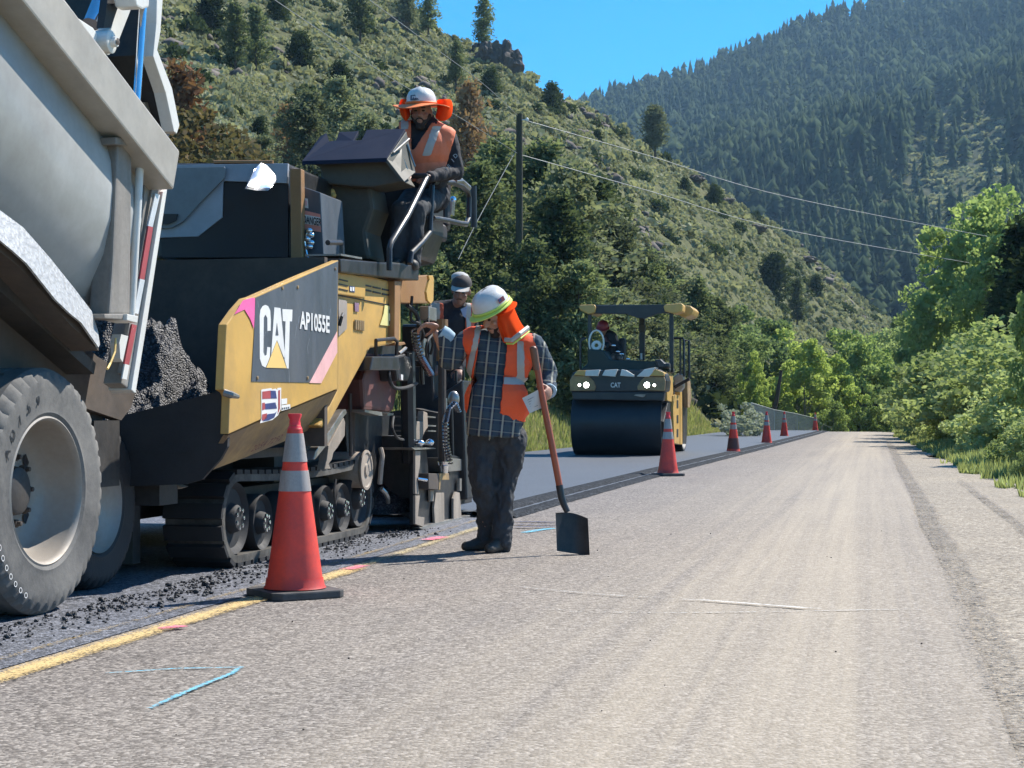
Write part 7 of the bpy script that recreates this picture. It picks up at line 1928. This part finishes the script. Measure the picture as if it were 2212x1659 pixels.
m_brimo = M('orange_sun_brim', (0.95, 0.24, 0.07), 0.6, var=0.08, bump=0.05)
hh, hcen = hard_hat(P, B, op, 1.02, brim_mat=m_brimo, full_brim=.085, vis=False)
c0 = hcen + Vector((-.035, -.135, .035)); mb = MB(); mb.box(c0, Vector((.042, .006, .006)), Vector((0, .008, .022)), Vector((0, .002, 0))); tg_ = mb.build('hat_sticker', m_decal, hh)
text_part('sticker_lettering', 'PMK', c0 - Vector((0, .004, 0)), Vector((1, .1, .12)).normalized(), Vector((0, .3, 1)).normalized(), .022, m_dwhite, tg_, width=.06, bold=.01)
for sg, (x0, x1) in ((-1, (864, 886)), (1, (942, 976))):
    xs = [x0, lerp(x0, x1, .35), lerp(x0, x1, .7), x1]
    dys = [-.02, -.1, -.1, -.02] if sg < 0 else [-.04, -.1, -.08, .05]
    rows = [[p_(x, 214, dy) for x, dy in zip(xs, dys)], [p_(x + sg * 3, 232, dy) for x, dy in zip(xs, dys)], [p_(x + (2 if sg < 0 else 0), 250, dy * .9) for x, dy in zip(xs, dys)], [p_(x + (6 - 3 * i if sg < 0 else -4), 258 + (4 if i in (1, 2) else -4), dy * .8) for i, (x, dy) in enumerate(zip(xs, dys))]]
    cloth('sun_shade_flap', rows, m_flap, op)

# ---------------------------------------------------- the man in the cap behind the controls
YC = 15.0
def c_p(px, py, dy=0.0): return onY(px, py, YC + dy)
cp = thing('person', 'worker in grey cap and orange vest over a black shirt, bending behind the screed controls', 'person', c_p(975, 960))
hc = c_p(996, 628, -.1); hf = Vector((-.12, -.95, -.3)); hup = Vector((.08, -.28, .95)); shL, shR = c_p(940, 668), c_p(1016, 676, .04)
neck = c_p(985, 660, .02); chest = c_p(978, 705, .03); belly = c_p(966, 765, .08); hips = c_p(955, 830, .12)
elL, haL = c_p(936, 740, .05), c_p(940, 790, -.15); elR, haR = c_p(1018, 745, .05), c_p(990, 800, -.2)
def torso(mb, g=0.0):
    B = basis((0, -1, 0)); mb.ellipsoid(chest, .185 + g, .13 + g, .19 + g, B); mb.ellipsoid(belly, .175 + g, .14 + g, .19 + g, B); mb.ellipsoid(hips, .17 + g, .14 + g, .16 + g, B)
    cap(mb, shL, .068 + g, neck, .068 + g); cap(mb, shR, .068 + g, neck, .068 + g); cap(mb, shL + Vector((.02, 0, -.03)), .08 + g, shR - Vector((.02, 0, .03)), .08 + g)
mb = MB(); torso(mb, -.03); P, B = head_prims(mb, hc, hf, hup, 1.0); cap(mb, neck, .06, hc + Vector((0, .04, -.05)), .055)
cap(mb, shR, .045, elR, .038); cap(mb, elR, .036, haR, .026); cap(mb, shL, .045, elL, .038); cap(mb, elL, .036, haL, .026)
hand(mb, haL + Vector((0, -.04, -.01)), (0, -.8, -.4), (0, 0, -1), .7); hand(mb, haR + Vector((0, -.04, -.01)), (0, -.8, -.4), (0, 0, -1), .7)
gz = .36
for x in (-.08, .09): cap(mb, hips + Vector((x, 0, 0)), .07, hips + Vector((x * 1.1, -.03, -.36)), .055); cap(mb, hips + Vector((x * 1.1, -.03, -.36)), .05, Vector((hips.x + x * 1.1, hips.y, gz + .1)), .04)
remesh(mb, 'body', .009, m_skin2, cp, 2); eyes(P, B, cp); beard(P, B, cp, full=False)
mb = MB(); torso(mb); cap(mb, shR, .075, elR, .066); cap(mb, shL, .075, elL, .066); cap(mb, elL, .06, haL, .045); cap(mb, elR, .06, haR, .045); remesh(mb, 'black_shirt', .01, m_hood_, cp, 4, crease=.012)
mb = MB()
for x in (-.08, .09): cap(mb, hips + Vector((x, 0, 0)), .10, hips + Vector((x * 1.1, -.03, -.36)), .08); cap(mb, hips + Vector((x * 1.1, -.03, -.36)), .08, Vector((hips.x + x * 1.1, hips.y, gz + .1)), .065)
remesh(mb, 'trousers', .012, m_jeans, cp, 3)
for x in (-.08, .09):
    mb = MB(); b0 = Vector((hips.x + x * 1.1, hips.y, gz + .05)); cap(mb, b0 + Vector((0, .04, 0)), .05, b0 + Vector((0, -.15, -.005)), .045); remesh(mb, 'boot', .01, m_boot, cp, 2)
def keepC(p, n):
    x, y = toD(p)
    if y < 655 or y > 850: return False
    if n.y < .3 and lerp(958, 962, 0) < x < lerp(1006, 1000, 0): return False
    if n.z > .4 and 965 < x < 1004: return False
    return x > 928
def strC(p, n):
    x, y = toD(p); return (x < 950 and 655 < y < 692) or (abs(x - 1012) < 5 and y < 720) or 770 < y < 784
mb = MB(); torso(mb, .008); vest_from(mb, 'safety_vest', .009, M('brick_orange_vest', (0.6, 0.12, 0.06), 0.8, var=0.12), cp, keepC, strC, .02, 7)
# cap: crown, bill
mb = MB(); c = P(0, -.01, .05); r_, f_, u_ = B.col[0], B.col[1], B.col[2]; vs = []; fs = []; N = 28
for h, qq in [(0, 1.0), (.3, .98), (.6, .85), (.85, .55), (1.0, 0.01)]:
    for k in range(N):
        a = 2 * math.pi * k / N; vs.append(c + r_ * .092 * qq * math.cos(a) + f_ * .112 * qq * math.sin(a) + u_ * .10 * h)
for i in range(4):
    for k in range(N): fs.append((i * N + k, i * N + (k + 1) % N, (i + 1) * N + (k + 1) % N, (i + 1) * N + k))
mb.add(vs, fs); cpn = mb.build('cap', M('dark_grey_cap', (0.06, 0.05, 0.05), 0.8, var=0.2), cp, smooth=True)
mb = MB(); vs = []; fs = []
for j in range(4):
    for k in range(11):
        a = math.radians(30 + 12 * k); e = .075 * j / 3 * math.sin(a) ** 1.2; vs.append(c + r_ * (.093 * math.cos(a)) + f_ * (.112 * math.sin(a) + e) + u_ * (.004 - .018 * j / 3 - .01 * abs(math.cos(a)) * j / 3))
vs2 = [v - u_ * .005 for v in vs]; n = len(vs)
for j in range(3):
    for k in range(10): 
        f0 = (j * 11 + k, j * 11 + k + 1, (j + 1) * 11 + k + 1, (j + 1) * 11 + k); fs.append(f0); fs.append(tuple(x + n for x in reversed(f0)))
mb.add(vs + vs2, fs).build('cap_bill', M('pale_cap_bill', (0.5, 0.46, 0.42), 0.8), cpn, smooth=True)
mb = MB(); mb.ellipsoid(c + u_ * .055 - f_ * .03 + r_ * .02, .085, .08, .055, B); mb.build('cap_lit_panel', M('sunlit_cap_grey', (0.45, 0.44, 0.43), 0.8), cpn, smooth=True)  # pale panel puts the sunlit top of the cap into the colour
mb = MB(); a0 = c_p(995, 668, -.14); mb.prism([a0, a0 + Vector((.06, .0, .03)), a0 + Vector((.045, -.01, -.08)), a0 + Vector((.02, -.01, -.06))], (0, -.01, 0)); mb.build('shirt_print', M('pale_blue_print', (0.4, 0.45, 0.6), 0.8), cp)

# ---------------------------------------------------- the roller driver
YD = SR + 2.2
def d_p(x, y, dy=0.0): return onY(*zr(x, y), YD + dy)
dr = thing('person', 'roller driver in a dark red helmet leaning over the wheel under the canopy', 'person', d_p(520, 600))
mb = MB(); hc = d_p(480, 320, -.1); P, B = head_prims(mb, hc, (-.1, -.9, -.4), (0, -.3, 1), 1.05)
cap(mb, d_p(560, 400), .14, d_p(590, 560, .1), .16); cap(mb, d_p(520, 390), .08, hc + Vector((.03, .05, -.08)), .06); cap(mb, d_p(560, 440), .06, d_p(500, 480, -.3), .045); cap(mb, d_p(500, 480, -.3), .04, d_p(455, 470, -.6), .03)
hand(mb, d_p(450, 468, -.62), (-.6, -.7, 0), (0, 0, -1), 1.0); cap(mb, d_p(590, 570, .1), .09, d_p(560, 590, -.4), .07); cap(mb, d_p(620, 570, .1), .09, d_p(640, 590, -.4), .07)
remesh(mb, 'body', .015, m_skin2, dr, 2)
mb = MB(); cap(mb, d_p(545, 395), .16, d_p(590, 560, .1), .18); cap(mb, d_p(560, 430), .075, d_p(500, 480, -.3), .055); cap(mb, d_p(590, 430), .08, d_p(640, 520, -.1), .06); remesh(mb, 'dark_jacket', .016, m_hood_, dr, 3)
mb = MB(); cap(mb, d_p(500, 400, -.14), .04, d_p(550, 465, -.2), .03); mb.build('red_strap', m_tank, dr, smooth=True)
hard_hat(P, B, dr, 1.05, hat=M('dark_red_hard_hat', (0.3, 0.03, 0.045), 0.4))
# ------------------------------------------------------------------ the air
hm = bpy.data.materials.new('haze_air'); hm.use_nodes = True
hn = hm.node_tree; hn.nodes.remove(hn.nodes['Principled BSDF'])
pv = hn.nodes.new('ShaderNodeVolumePrincipled')
pv.inputs['Color'].default_value = (0.42, 0.7, 1.0, 1)
pv.inputs['Density'].default_value = 0.00014
pv.inputs['Anisotropy'].default_value = 0.2
hn.links.new(pv.outputs[0], hn.nodes['Material Output'].inputs['Volume'])
mb = MB(); mb.box((0, 1000, 265), (3600, 0, 0), (0, 3200, 0), (0, 0, 345))
hz = mb.build('haze', hm); hz['kind'] = 'stuff'; hz['label'] = 'faint blue haze in the valley air'
